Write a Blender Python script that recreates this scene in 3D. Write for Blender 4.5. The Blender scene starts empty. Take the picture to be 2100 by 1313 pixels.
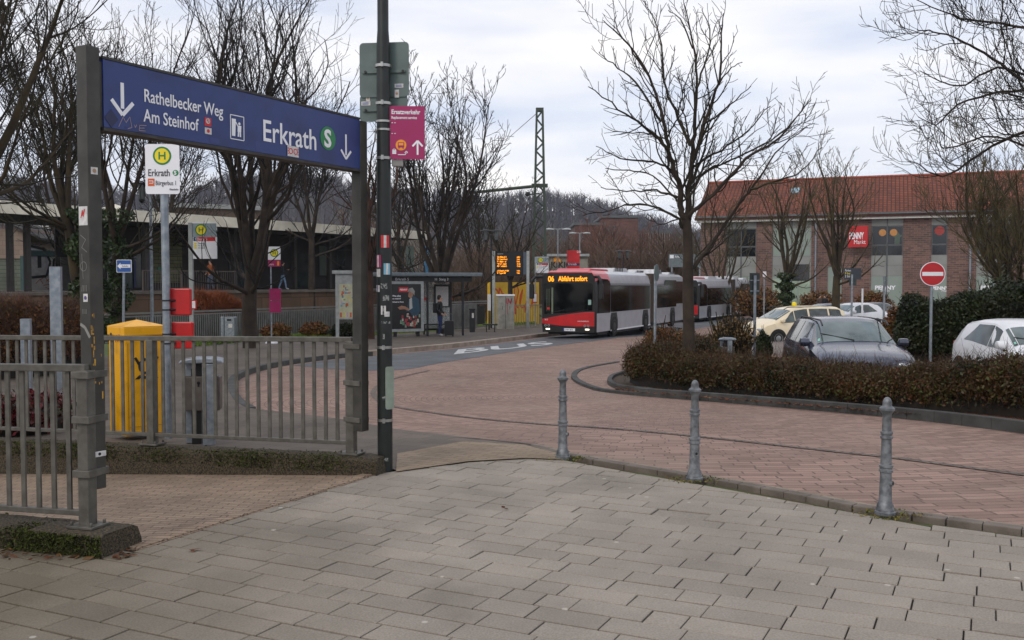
import bpy, bmesh, math, random
import numpy as np
from mathutils import Vector, Matrix
R = math.radians
S = bpy.context.scene
COL = S.collection
# ------------------------------------------------------------ camera, world, sun, exposure
FPX, EYE, HOR = 1990.0, 1.7, 580.0
PT = math.atan((656.5 - HOR) / FPX)
cam_d = bpy.data.cameras.new('camera'); cam = bpy.data.objects.new('camera', cam_d); COL.objects.link(cam)
cam.location = (0, 0, EYE); cam.rotation_euler = (math.pi/2 - PT, 0, 0)
cam_d.sensor_width = 36; cam_d.lens = 36 * FPX / 2100; cam_d.clip_start = .1; cam_d.clip_end = 3000
S.camera = cam
S.view_settings.view_transform = 'Standard'; S.view_settings.look = 'None'
S.view_settings.exposure = 0.3; S.view_settings.gamma = 1; S.view_settings.use_curve_mapping = False
SUN_EL, SUN_AZ = 38, 215          # azimuth clockwise from +Y
w = bpy.data.worlds.new('World'); S.world = w; w.use_nodes = True
nt = w.node_tree; nt.nodes.clear()
def N(nt, t, **k):
    n = nt.nodes.new(t)
    for a, b in k.items():
        if a.startswith('i_'): n.inputs[int(a[2:])].default_value = b
        else: setattr(n, a, b)
    return n
def L(nt, a, b): nt.links.new(a, b)
out = N(nt, 'ShaderNodeOutputWorld'); bg = N(nt, 'ShaderNodeBackground'); bg.inputs[1].default_value = .115
sky = N(nt, 'ShaderNodeTexSky', sky_type='NISHITA', sun_disc=False, sun_elevation=R(SUN_EL), sun_rotation=R(SUN_AZ), dust_density=2.0, ozone_density=1.5)
tc = N(nt, 'ShaderNodeTexCoord'); mp = N(nt, 'ShaderNodeMapping'); mp.inputs['Scale'].default_value = (1.0, 1.0, 5.5); mp.inputs['Rotation'].default_value = (R(6), R(-7), 0)
L(nt, tc.outputs['Generated'], mp.inputs[0])
n1 = N(nt, 'ShaderNodeTexNoise'); n1.inputs['Scale'].default_value = 2.1; n1.inputs['Detail'].default_value = 6; n1.inputs['Roughness'].default_value = .5
n2 = N(nt, 'ShaderNodeTexNoise'); n2.inputs['Scale'].default_value = 5.0; n2.inputs['Detail'].default_value = 5
L(nt, mp.outputs[0], n1.inputs[0]); L(nt, mp.outputs[0], n2.inputs[0])
cr = N(nt, 'ShaderNodeValToRGB'); e = cr.color_ramp.elements
K = 1/.115
e[0].position = .36; e[0].color = (.58*K, .65*K, .79*K, 1); e[1].position = .68; e[1].color = (1.02*K, .98*K, .95*K, 1)
mid = e.new(.5); mid.color = (.80*K, .81*K, .86*K, 1)
L(nt, n1.outputs[0], cr.inputs[0])
cr2 = N(nt, 'ShaderNodeValToRGB'); e = cr2.color_ramp.elements
e[0].position = .3; e[0].color = (.93, .94, .97, 1); e[1].position = .65; e[1].color = (1.05, 1.04, 1.03, 1)
L(nt, n2.outputs[0], cr2.inputs[0])
mm = N(nt, 'ShaderNodeMix', data_type='RGBA', blend_type='MULTIPLY'); mm.inputs[0].default_value = 1
L(nt, cr.outputs[0], mm.inputs[6]); L(nt, cr2.outputs[0], mm.inputs[7])
mx = N(nt, 'ShaderNodeMix', data_type='RGBA'); mx.inputs[0].default_value = .88
L(nt, sky.outputs[0], mx.inputs[6]); L(nt, mm.outputs[2], mx.inputs[7])
L(nt, mx.outputs[2], bg.inputs[0]); L(nt, bg.outputs[0], out.inputs[0])
sd = bpy.data.lights.new('sun', 'SUN'); sd.energy = .9; sd.angle = R(14); sd.color = (1, .93, .84)
sun = bpy.data.objects.new('sun', sd); COL.objects.link(sun)
az = R(SUN_AZ); dvec = Vector((math.sin(az)*math.cos(R(SUN_EL)), math.cos(az)*math.cos(R(SUN_EL)), math.sin(R(SUN_EL))))
sun.rotation_euler = dvec.to_track_quat('Z', 'Y').to_euler()

# ------------------------------------------------------------ geometry of the view
CP, SP = math.cos(PT), math.sin(PT)
def ray(px, py):
    cx, cy = (px-1050)/FPX, (656.5-py)/FPX
    return Vector((cx, CP+cy*SP, -SP+cy*CP))
def W(px, py, Y):
    d = ray(px, py); t = Y/d.y
    return Vector((d.x*t, Y, EYE+d.z*t))
ZB = [(-50, 0), (9.5, 0), (13, -.15), (20, -.5), (30, -.62), (44, -.75), (50, -.95), (60, -1.0), (95, -1.0), (130, -1.0), (1500, -1.0)]
def zg(Y):
    for (a, za), (b, zb) in zip(ZB, ZB[1:]):
        if Y <= b: return za + (zb-za)*(Y-a)/(b-a)
    return -1.0
def G(px, py, off=0):
    d = ray(px, py); lo, hi = 1.0, 900.0
    f = lambda Y: EYE + d.z*Y/d.y - zg(Y) - off
    Y = 1.0
    while Y < 900 and f(Y) > 0: Y *= 1.02
    lo, hi = Y/1.02, Y
    for _ in range(30):
        m = (lo+hi)/2
        if f(m) > 0: lo = m
        else: hi = m
    return Vector((d.x/d.y*lo, lo, zg(lo)+off))

# ------------------------------------------------------------ materials
MATS = {}
def lin(c):
    if isinstance(c, str):
        c = [int(c[i:i+2], 16)/255 for i in (0, 2, 4)]
        c = [x/12.92 if x <= .04045 else ((x+.055)/1.055)**2.4 for x in c]
    return (c[0], c[1], c[2], 1)
def mat(name, col, rough=.6, metal=0., var=.12, scale=6., col2=None, bump=0., bscale=None, emit=0., spec=.5, coat=0., detail=4, lo=.35, hi=.68):
    if name in MATS: return MATS[name]
    m = bpy.data.materials.new(name); m.use_nodes = True; MATS[name] = m
    nt = m.node_tree; b = nt.nodes['Principled BSDF']
    c = lin(col); c2 = lin(col2) if col2 else tuple(x*(1-var*2.2) for x in c[:3])+(1,)
    b.inputs['Roughness'].default_value = rough; b.inputs['Metallic'].default_value = metal
    b.inputs['Specular IOR Level'].default_value = spec; b.inputs['Coat Weight'].default_value = coat; b.inputs['Coat Roughness'].default_value = .08
    tc = N(nt, 'ShaderNodeTexCoord'); nz = N(nt, 'ShaderNodeTexNoise'); nz.inputs['Scale'].default_value = scale; nz.inputs['Detail'].default_value = detail
    L(nt, tc.outputs['Object'], nz.inputs[0])
    r = N(nt, 'ShaderNodeValToRGB'); r.color_ramp.elements[0].position = lo; r.color_ramp.elements[0].color = c2
    r.color_ramp.elements[1].position = hi; r.color_ramp.elements[1].color = c
    L(nt, nz.outputs[0], r.inputs[0]); L(nt, r.outputs[0], b.inputs['Base Color'])
    if emit:
        L(nt, r.outputs[0], b.inputs['Emission Color']); b.inputs['Emission Strength'].default_value = emit
    if bump:
        n2 = N(nt, 'ShaderNodeTexNoise'); n2.inputs['Scale'].default_value = bscale or scale*4; n2.inputs['Detail'].default_value = 5
        L(nt, tc.outputs['Object'], n2.inputs[0])
        bp = N(nt, 'ShaderNodeBump'); bp.inputs['Strength'].default_value = bump; bp.inputs['Distance'].default_value = .02
        L(nt, n2.outputs[0], bp.inputs['Height']); L(nt, bp.outputs[0], b.inputs['Normal'])
    return m
def leafmat(name, cols, rough=.6, scale=1.5):
    if name in MATS: return MATS[name]
    m = bpy.data.materials.new(name); m.use_nodes = True; MATS[name] = m
    nt = m.node_tree; b = nt.nodes['Principled BSDF']; b.inputs['Roughness'].default_value = rough; b.inputs['Specular IOR Level'].default_value = .25
    g = N(nt, 'ShaderNodeNewGeometry'); tc = N(nt, 'ShaderNodeTexCoord'); nz = N(nt, 'ShaderNodeTexNoise'); nz.inputs['Scale'].default_value = scale
    L(nt, tc.outputs['Object'], nz.inputs[0])
    a = N(nt, 'ShaderNodeMath', operation='MULTIPLY_ADD'); a.inputs[1].default_value = .55; 
    L(nt, g.outputs['Random Per Island'], a.inputs[0]); 
    s = N(nt, 'ShaderNodeMath', operation='MULTIPLY_ADD'); s.inputs[1].default_value = 2.2; s.inputs[2].default_value = -.85
    L(nt, nz.outputs[0], s.inputs[0]); L(nt, s.outputs[0], a.inputs[2])
    r = N(nt, 'ShaderNodeValToRGB'); el = r.color_ramp.elements
    while len(el) < len(cols): el.new(.5)
    for i, c in enumerate(cols): el[i].position = i/(len(cols)-1); el[i].color = lin(c)
    L(nt, a.outputs[0], r.inputs[0]); L(nt, r.outputs[0], b.inputs['Base Color'])
    return m
def paving(name, c1, c2, mortar, bw, rh, ang, mort=.006, offs=.5, polar=None, rough=.75, blotch=(.72, 1.1), bs=.6, fine=.12, moss=None, bump=.5, spots=False, squash=1., wobble=0., stain=None, island=None):
    m = bpy.data.materials.new(name); m.use_nodes = True; MATS[name] = m
    nt = m.node_tree; b = nt.nodes['Principled BSDF']; b.inputs['Roughness'].default_value = rough; b.inputs['Specular IOR Level'].default_value = .3
    tc = N(nt, 'ShaderNodeTexCoord'); obj_out = tc.outputs['Object']
    if polar:
        sx = N(nt, 'ShaderNodeVectorMath', operation='SUBTRACT'); sx.inputs[1].default_value = (polar[0], polar[1], 0); L(nt, obj_out, sx.inputs[0])
        fl = N(nt, 'ShaderNodeVectorMath', operation='MULTIPLY'); fl.inputs[1].default_value = (1, 1, 0); L(nt, sx.outputs[0], fl.inputs[0])
        ln = N(nt, 'ShaderNodeVectorMath', operation='LENGTH'); L(nt, fl.outputs[0], ln.inputs[0])
        sp = N(nt, 'ShaderNodeSeparateXYZ'); L(nt, fl.outputs[0], sp.inputs[0])
        at = N(nt, 'ShaderNodeMath', operation='ARCTAN2'); L(nt, sp.outputs[1], at.inputs[0]); L(nt, sp.outputs[0], at.inputs[1])
        mu = N(nt, 'ShaderNodeMath', operation='MULTIPLY'); mu.inputs[1].default_value = polar[2]; L(nt, at.outputs[0], mu.inputs[0])
        dv = N(nt, 'ShaderNodeMath', operation='DIVIDE'); dv.inputs[1].default_value = rh; L(nt, ln.outputs['Value'], dv.inputs[0]); fr_ = N(nt, 'ShaderNodeMath', operation='FLOOR'); L(nt, dv.outputs[0], fr_.inputs[0])
        wn = N(nt, 'ShaderNodeTexWhiteNoise', noise_dimensions='1D'); L(nt, fr_.outputs[0], wn.inputs['W']); ad = N(nt, 'ShaderNodeMath', operation='ADD'); L(nt, mu.outputs[0], ad.inputs[0]); L(nt, wn.outputs[0], ad.inputs[1]); mu = ad
        cb = N(nt, 'ShaderNodeCombineXYZ'); L(nt, mu.outputs[0], cb.inputs[0]); L(nt, ln.outputs['Value'], cb.inputs[1]); vec = cb.outputs[0]
    else:
        mp = N(nt, 'ShaderNodeMapping'); mp.inputs['Rotation'].default_value = (0, 0, -ang); L(nt, obj_out, mp.inputs[0]); vec = mp.outputs[0]
    if wobble:
        nw = N(nt, 'ShaderNodeTexNoise'); nw.inputs['Scale'].default_value = 1.3; L(nt, obj_out, nw.inputs[0])
        ws = N(nt, 'ShaderNodeVectorMath', operation='MULTIPLY_ADD'); ws.inputs[1].default_value = (wobble, wobble, 0); L(nt, nw.outputs['Color'], ws.inputs[0]); L(nt, vec, ws.inputs[2]); vec = ws.outputs[0]
    br = N(nt, 'ShaderNodeTexBrick'); br.offset = offs; br.squash = squash; br.squash_frequency = 3
    br.inputs['Color1'].default_value = lin(c1); br.inputs['Color2'].default_value = lin(c2); br.inputs['Mortar'].default_value = lin(mortar)
    br.inputs['Scale'].default_value = 1; br.inputs['Brick Width'].default_value = bw; br.inputs['Row Height'].default_value = rh
    br.inputs['Mortar Size'].default_value = mort; br.inputs['Mortar Smooth'].default_value = .25
    L(nt, vec, br.inputs[0])
    nz = N(nt, 'ShaderNodeTexNoise'); nz.inputs['Scale'].default_value = bs; nz.inputs['Detail'].default_value = 6; nz.inputs['Roughness'].default_value = .6; L(nt, obj_out, nz.inputs[0])
    rm = N(nt, 'ShaderNodeMapRange'); rm.inputs[1].default_value = .3; rm.inputs[2].default_value = .7; rm.inputs[3].default_value = blotch[0]; rm.inputs[4].default_value = blotch[1]; L(nt, nz.outputs[0], rm.inputs[0])
    nf = N(nt, 'ShaderNodeTexNoise'); nf.inputs['Scale'].default_value = 90; nf.inputs['Detail'].default_value = 3; L(nt, obj_out, nf.inputs[0])
    rf = N(nt, 'ShaderNodeMapRange'); rf.inputs[1].default_value = .3; rf.inputs[2].default_value = .7; rf.inputs[3].default_value = 1-fine; rf.inputs[4].default_value = 1+fine; L(nt, nf.outputs[0], rf.inputs[0])
    mu1 = N(nt, 'ShaderNodeMath', operation='MULTIPLY'); L(nt, rm.outputs[0], mu1.inputs[0]); L(nt, rf.outputs[0], mu1.inputs[1])
    sc = N(nt, 'ShaderNodeVectorMath', operation='SCALE'); L(nt, br.outputs['Color'], sc.inputs[0]); L(nt, mu1.outputs[0], sc.inputs['Scale']); colr = sc.outputs[0]
    if island:
        gi = N(nt, 'ShaderNodeNewGeometry'); ri = N(nt, 'ShaderNodeMapRange'); ri.inputs[3].default_value = island[0]; ri.inputs[4].default_value = island[1]; L(nt, gi.outputs['Random Per Island'], ri.inputs[0]); si = N(nt, 'ShaderNodeVectorMath', operation='SCALE'); L(nt, colr, si.inputs[0]); L(nt, ri.outputs[0], si.inputs['Scale']); colr = si.outputs[0]
    if moss:
        nm = N(nt, 'ShaderNodeTexNoise'); nm.inputs['Scale'].default_value = moss[1]; nm.inputs['Detail'].default_value = 8; L(nt, obj_out, nm.inputs[0])
        rr = N(nt, 'ShaderNodeMapRange'); rr.inputs[1].default_value = moss[2]; rr.inputs[2].default_value = moss[2]+.12; rr.inputs[4].default_value = moss[3]; L(nt, nm.outputs[0], rr.inputs[0])
        mxx = N(nt, 'ShaderNodeMix', data_type='RGBA'); L(nt, rr.outputs[0], mxx.inputs[0]); L(nt, colr, mxx.inputs[6]); mxx.inputs[7].default_value = lin(moss[0]); colr = mxx.outputs[2]
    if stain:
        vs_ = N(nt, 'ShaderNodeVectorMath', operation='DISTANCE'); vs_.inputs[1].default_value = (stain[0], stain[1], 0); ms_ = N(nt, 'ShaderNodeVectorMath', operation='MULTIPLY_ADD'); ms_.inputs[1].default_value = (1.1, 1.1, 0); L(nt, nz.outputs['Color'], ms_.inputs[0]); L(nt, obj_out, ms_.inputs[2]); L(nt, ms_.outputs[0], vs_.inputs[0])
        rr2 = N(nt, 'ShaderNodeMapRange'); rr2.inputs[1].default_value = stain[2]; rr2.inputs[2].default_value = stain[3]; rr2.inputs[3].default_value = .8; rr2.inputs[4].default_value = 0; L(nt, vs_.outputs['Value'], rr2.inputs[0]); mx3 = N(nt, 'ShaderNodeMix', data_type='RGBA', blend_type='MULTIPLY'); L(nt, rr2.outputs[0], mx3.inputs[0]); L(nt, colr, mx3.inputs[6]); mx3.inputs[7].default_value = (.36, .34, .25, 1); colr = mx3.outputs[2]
    if spots:
        vo = N(nt, 'ShaderNodeTexVoronoi'); vo.inputs['Scale'].default_value = 3.1; L(nt, obj_out, vo.inputs[0])
        rs = N(nt, 'ShaderNodeMapRange'); rs.inputs[1].default_value = .06; rs.inputs[2].default_value = .045; rs.inputs[4].default_value = .5; L(nt, vo.outputs['Distance'], rs.inputs[0])
        mxs = N(nt, 'ShaderNodeMix', data_type='RGBA'); L(nt, rs.outputs[0], mxs.inputs[0]); L(nt, colr, mxs.inputs[6]); mxs.inputs[7].default_value = lin('c9c2b8'); colr = mxs.outputs[2]
    L(nt, colr, b.inputs['Base Color'])
    hh = N(nt, 'ShaderNodeMath', operation='MULTIPLY_ADD'); hh.inputs[1].default_value = -1; L(nt, br.outputs['Fac'], hh.inputs[0]); 
    h2 = N(nt, 'ShaderNodeMath', operation='MULTIPLY'); h2.inputs[1].default_value = .18; L(nt, nf.outputs[0], h2.inputs[0]); L(nt, h2.outputs[0], hh.inputs[2])
    bp = N(nt, 'ShaderNodeBump'); bp.inputs['Strength'].default_value = bump; bp.inputs['Distance'].default_value = .008
    L(nt, hh.outputs[0], bp.inputs['Height']); L(nt, bp.outputs[0], b.inputs['Normal'])
    return m

# ------------------------------------------------------------ object helpers
ORG = {}
def link(o): COL.objects.link(o); return o
def tag(o, label=None, cat=None, group=None, kind=None):
    if label: o['label'] = label
    if cat: o['category'] = cat
    if group: o['group'] = group
    if kind: o['kind'] = kind
    return o
def thing(name, loc, label, cat, group=None):
    o = link(bpy.data.objects.new(name, None)); o.location = loc; o.empty_display_size = .2
    ORG[o.name] = Vector(loc); return tag(o, label, cat, group)
def finish(o, parent, org):
    if parent is not None:
        o.parent = parent; ORG[o.name] = ORG[parent.name]
    else:
        o.location = org; ORG[o.name] = Vector(org)
class MB:
    def __init__(s, M=None): s.v = []; s.f = []; s.mi = []; s.m = 0; s.M = M or Matrix.Identity(4); s.sm = []; s.smooth = False
    def add(s, vs, fs, smooth=None):
        k = len(s.v); s.v += [tuple(s.M @ Vector(p)) for p in vs]
        s.f += [tuple(i+k for i in f) for f in fs]; s.mi += [s.m]*len(fs); s.sm += [s.smooth if smooth is None else smooth]*len(fs); return s
    def box(s, x, y, z, a, b, c, rz=0):     # centre, full sizes
        ca, sa = math.cos(rz), math.sin(rz); vs = []
        for dz in (-c/2, c/2):
            for dx, dy in ((-a/2, -b/2), (a/2, -b/2), (a/2, b/2), (-a/2, b/2)):
                vs.append((x+dx*ca-dy*sa, y+dx*sa+dy*ca, z+dz))
        return s.add(vs, [(3,2,1,0),(4,5,6,7),(0,1,5,4),(1,2,6,5),(2,3,7,6),(3,0,4,7)])
    def bb(s, x0, x1, y0, y1, z0, z1): return s.box((x0+x1)/2, (y0+y1)/2, (z0+z1)/2, abs(x1-x0), abs(y1-y0), abs(z1-z0))
    def prism(s, poly, w0, w1):
        n = len(poly); A = sum(poly[i][0]*poly[(i+1)%n][1]-poly[(i+1)%n][0]*poly[i][1] for i in range(n))
        if A < 0: poly = poly[::-1]
        vs = [(p[0], p[1], w0) for p in poly]+[(p[0], p[1], w1) for p in poly]
        return s.add(vs, [tuple(range(n-1, -1, -1)), tuple(range(n, 2*n))]+[(i, (i+1)%n, n+(i+1)%n, n+i) for i in range(n)])
    def disc(s, u, v, r, w0, w1, n=28): return s.prism([(u+r*math.cos(2*math.pi*i/n), v+r*math.sin(2*math.pi*i/n)) for i in range(n)], w0, w1)
    def rrect(s, x0, x1, y0, y1, r, w0, w1, k=4):
        P = []
        for cx, cy, a0 in ((x1-r, y1-r, 0), (x0+r, y1-r, 90), (x0+r, y0+r, 180), (x1-r, y0+r, 270)):
            P += [(cx+r*math.cos(R(a0+90*i/k)), cy+r*math.sin(R(a0+90*i/k))) for i in range(k+1)]
        return s.prism(P, w0, w1)
    def ring(s, u, v, r0, r1, w0, w1, n=28, a0=0, a1=360):
        full = abs(a1-a0) >= 360; k = n if full else n+1; vs = []
        for i in range(k):
            a = R(a0+(a1-a0)*i/n); c, d = math.cos(a), math.sin(a)
            vs += [(u+r0*c, v+r0*d, w0), (u+r1*c, v+r1*d, w0), (u+r1*c, v+r1*d, w1), (u+r0*c, v+r0*d, w1)]
        fs = []
        for i in range(n):
            a, b = 4*i, 4*((i+1) % k)
            for j in range(4): fs.append((a+j, a+(j+1)%4, b+(j+1)%4, b+j))
        if not full: fs += [(3,2,1,0), (4*n, 4*n+1, 4*n+2, 4*n+3)]
        return s.add(vs, fs)
    def stroke(s, pts, wd, w0, w1):          # flat stroke in uv
        for (a, b), (c, d) in zip(pts, pts[1:]):
            l = math.hypot(c-a, d-b) or 1e-6; nx, ny = -(d-b)/l*wd/2, (c-a)/l*wd/2
            s.prism([(a+nx, b+ny), (a-nx, b-ny), (c-nx, d-ny), (c+nx, d+ny)], w0, w1)
        return s
    def cyl(s, p0, p1, r0, r1=None, n=12, caps=True):
        r1 = r0 if r1 is None else r1; p0, p1 = Vector(p0), Vector(p1); d = (p1-p0).normalized()
        a = d.orthogonal().normalized(); b = d.cross(a); vs = []
        for p, r in ((p0, r0), (p1, r1)):
            vs += [p+(a*math.cos(2*math.pi*i/n)+b*math.sin(2*math.pi*i/n))*r for i in range(n)]
        s.add(vs, [(i, (i+1)%n, n+(i+1)%n, n+i) for i in range(n)], True)
        if caps: k = len(s.v)-2*n; s.f += [tuple(range(k+n-1, k-1, -1)), tuple(range(k+n, k+2*n))]; s.mi += [s.m]*2; s.sm += [False]*2
        return s
    def tube(s, pts, r, n=8):
        pts = [Vector(p) for p in pts]; rs = r if isinstance(r, (list, tuple)) else [r]*len(pts); vs = []
        up = None
        for i, p in enumerate(pts):
            d = (pts[min(i+1, len(pts)-1)]-pts[max(i-1, 0)]).normalized()
            if up is None: up = d.orthogonal().normalized()
            a = (up-d*up.dot(d)).normalized(); up = a; b = d.cross(a)
            vs += [p+(a*math.cos(2*math.pi*j/n)+b*math.sin(2*math.pi*j/n))*rs[i] for j in range(n)]
        fs = [(i*n+j, i*n+(j+1)%n, (i+1)*n+(j+1)%n, (i+1)*n+j) for i in range(len(pts)-1) for j in range(n)]
        fs += [tuple(range(n-1, -1, -1)), tuple(range(len(pts)*n-n, len(pts)*n))]
        return s.add(vs, fs, True)
    def lathe(s, prof, c=(0, 0, 0), n=20, axis='z'):
        vs = []
        for r, z in prof:
            for i in range(n):
                a = 2*math.pi*i/n; x, y = r*math.cos(a), r*math.sin(a)
                vs.append((c[0]+x, c[1]+y, c[2]+z) if axis == 'z' else (c[0]+x, c[1]+z, c[2]+y))
        m = len(prof)
        fs = [((i*n+j), (i*n+(j+1)%n), ((i+1)*n+(j+1)%n), ((i+1)*n+j)) for i in range(m-1) for j in range(n)]
        fs += [tuple(range(n-1, -1, -1)), tuple(range((m-1)*n, m*n))]
        return s.add(vs, fs, True)
def obj(name, mb, mats, parent=None, org=None, bev=0, auto=35):
    if not isinstance(mats, (list, tuple)): mats = [mats]
    if parent is None and org is None:
        a = np.array(mb.v); org = Vector(((a[:,0].min()+a[:,0].max())/2, (a[:,1].min()+a[:,1].max())/2, a[:,2].min()))
    o_ = ORG[parent.name] if parent is not None else Vector(org)
    me = bpy.data.meshes.new(name); me.from_pydata([tuple(Vector(v)-o_) for v in mb.v], [], mb.f)
    for m in mats: me.materials.append(m)
    me.polygons.foreach_set('material_index', mb.mi); me.polygons.foreach_set('use_smooth', mb.sm)
    me.update()
    if any(mb.sm):
        try: me.set_sharp_from_angle(angle=R(auto))
        except Exception: pass
    o = link(bpy.data.objects.new(name, me)); finish(o, parent, org)
    if bev:
        md = o.modifiers.new('bevel', 'BEVEL'); md.width = bev; md.segments = 2; md.limit_method = 'ANGLE'; md.angle_limit = R(40)
    return o
def arr(name, V, F, mats, parent=None, org=(0, 0, 0), smooth=False):
    o_ = np.array(ORG[parent.name] if parent is not None else org, dtype=np.float32)
    V = (np.asarray(V, dtype=np.float32)-o_).astype(np.float32); F = np.asarray(F, dtype=np.int32)
    me = bpy.data.meshes.new(name); k = F.shape[1]
    me.vertices.add(len(V)); me.vertices.foreach_set('co', V.ravel())
    me.loops.add(F.size); me.loops.foreach_set('vertex_index', F.ravel())
    me.polygons.add(len(F)); me.polygons.foreach_set('loop_start', np.arange(0, F.size, k, dtype=np.int32)); me.polygons.foreach_set('loop_total', np.full(len(F), k, dtype=np.int32))
    me.polygons.foreach_set('use_smooth', np.full(len(F), smooth)); me.update(calc_edges=True)
    me.materials.append(mats); o = link(bpy.data.objects.new(name, me)); finish(o, parent, org); return o
def frame(o, ang=0, tilt=0):
    r = Vector((math.cos(ang), math.sin(ang), 0)); u = Vector((0, 0, 1)); n = r.cross(u)
    M = Matrix((r, u, n)).transposed().to_4x4()
    return Matrix.Translation(Vector(o)) @ M @ Matrix.Rotation(tilt, 4, 'Z')
def text(s, size, M, m, parent, name='lettering', sx=1., align='LEFT', bold=0., ext=.001, off=.003):
    cu = bpy.data.curves.new('t', 'FONT'); cu.body = s; cu.size = size; cu.align_x = align; cu.extrude = ext; cu.offset = bold; cu.resolution_u = 3
    t = bpy.data.objects.new('t', cu); COL.objects.link(t); dg = bpy.context.evaluated_depsgraph_get(); dg.update()
    me = bpy.data.meshes.new_from_object(t.evaluated_get(dg)); bpy.data.objects.remove(t); bpy.data.curves.remove(cu)
    me.name = name; me.transform(Matrix.Diagonal((sx, 1, 1, 1))); me.transform(M @ Matrix.Translation((0, 0, off)))
    me.transform(Matrix.Translation(-ORG[parent.name])); me.materials.clear(); me.materials.append(m)
    o = link(bpy.data.objects.new(name, me)); o.parent = parent; ORG[o.name] = ORG[parent.name]; return o
def T(M, u=0, v=0, w=0): return M @ Matrix.Translation((u, v, w))
def copy_tree(r, loc=None, rz=None, label=None):
    c = link(r.copy())
    if loc is not None: c.location = loc
    if rz is not None: c.rotation_euler = (0, 0, rz)
    if label: c['label'] = label
    for ch in r.children:
        d = link(ch.copy()); d.parent = c
        for g in ch.children:
            h = link(g.copy()); h.parent = d
    return c
def tubes(branches, k=5):
    V = []; F = []; n0 = 0; ang = np.linspace(0, 2*np.pi, k, endpoint=False); ca, sa = np.cos(ang), np.sin(ang)
    for P, r in branches:
        P = np.asarray(P, dtype=float); r = np.asarray(r, dtype=float); n = len(P)
        if n < 2: continue
        d = np.empty_like(P); d[1:-1] = P[2:]-P[:-2]; d[0] = P[1]-P[0]; d[-1] = P[-1]-P[-2]
        d /= np.linalg.norm(d, axis=1)[:, None]+1e-9
        ref = np.array([1., 0, 0]) if abs(d[0][0]) < .8 else np.array([0, 1., 0])
        a = np.cross(d, ref); a /= np.linalg.norm(a, axis=1)[:, None]+1e-9; b = np.cross(d, a)
        V.append((P[:, None, :]+(a[:, None, :]*ca[None, :, None]+b[:, None, :]*sa[None, :, None])*r[:, None, None]).reshape(-1, 3))
        i = np.arange(n-1)[:, None]*k; j = np.arange(k)[None, :]; j2 = (j+1) % k
        F.append(np.stack([i+j, i+j2, i+k+j2, i+k+j], -1).reshape(-1, 4)+n0); n0 += n*k
    return np.concatenate(V), np.concatenate(F)
# ============================================================ GROUND
CY = [b[0] for b in ZB[1:-1]]
def drape(name, poly, m, off=0., extra=(), offf=None, kind='structure'):
    bm = bmesh.new()
    for q in (poly if isinstance(poly[0], list) else [poly]): bm.faces.new([bm.verts.new((p[0], p[1], 0)) for p in q])
    bmesh.ops.triangulate(bm, faces=bm.faces[:])
    for y in list(CY)+list(extra):
        bmesh.ops.bisect_plane(bm, geom=bm.verts[:]+bm.edges[:]+bm.faces[:], dist=1e-5, plane_co=(0, y, 0), plane_no=(0, 1, 0))
    for v in bm.verts: v.co.z = zg(v.co.y)+(offf(v.co.y) if offf else off)
    bmesh.ops.recalc_face_normals(bm, faces=bm.faces[:])
    for f in bm.faces:
        if f.normal.z < 0: f.normal_flip()
    me = bpy.data.meshes.new(name); bm.to_mesh(me); bm.free(); me.materials.append(m)
    o = link(bpy.data.objects.new(name, me)); o['kind'] = kind; ORG[o.name] = Vector((0, 0, 0)); return o
def g2(pts, off=0): return [G(a, b, off).xy for a, b in pts]
def arc(pts, n=6):                          # Catmull-Rom through points
    P = [Vector(p) for p in pts]; out = []
    for i in range(len(P)-1):
        p0, p1, p2, p3 = P[max(i-1, 0)], P[i], P[i+1], P[min(i+2, len(P)-1)]
        for j in range(n):
            t = j/n; out.append(.5*((2*p1)+(p2-p0)*t+(2*p0-5*p1+4*p2-p3)*t*t+(3*p1-p0-3*p2+p3)*t**3))
    return out+[P[-1]]
MAIN = R(-26.1)
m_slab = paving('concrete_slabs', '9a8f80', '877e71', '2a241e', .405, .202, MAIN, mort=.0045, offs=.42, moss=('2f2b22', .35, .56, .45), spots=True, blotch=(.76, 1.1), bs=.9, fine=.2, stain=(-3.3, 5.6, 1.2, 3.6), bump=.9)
m_path = paving('path_bricks', '978370', '857261', '5c4e41', .2, .065, R(-3), mort=.005, blotch=(.75, 1.1), bs=1.2, fine=.2, bump=.8)
m_pave = paving('pavement_slabs', '685e54', '5c544c', '423b34', .3, .3, MAIN, mort=.004, offs=0.5, blotch=(.7, 1.1), fine=.15)
m_soil = mat('soil', '4a3a2a', .95, scale=4, col2='2c2318', bump=.6, bscale=40)
m_ground = mat('grass_ground', '4c5a2c', .95, scale=1.5, col2='4a4028', bump=.5, bscale=30)
m_asph = mat('asphalt', '5d6063', .7, scale=1.2, col2='4a4d50', bump=.25, bscale=120, detail=8)
m_kerbd = mat('kerb_dark', '4a4a48', .85, scale=3, col2='343432', bump=.3, bscale=60)
m_kerbb = mat('kerb_beige', '9a8c7e', .8, scale=3, col2='7c6e62', bump=.3, bscale=60)
m_white = mat('road_white', 'c9c9c9', .7, scale=8, col2='9a9c9e')
m_edge = mat('edge_stone', '6f665d', .85, scale=5, col2='5a5149', bump=.3, bscale=60)
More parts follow.
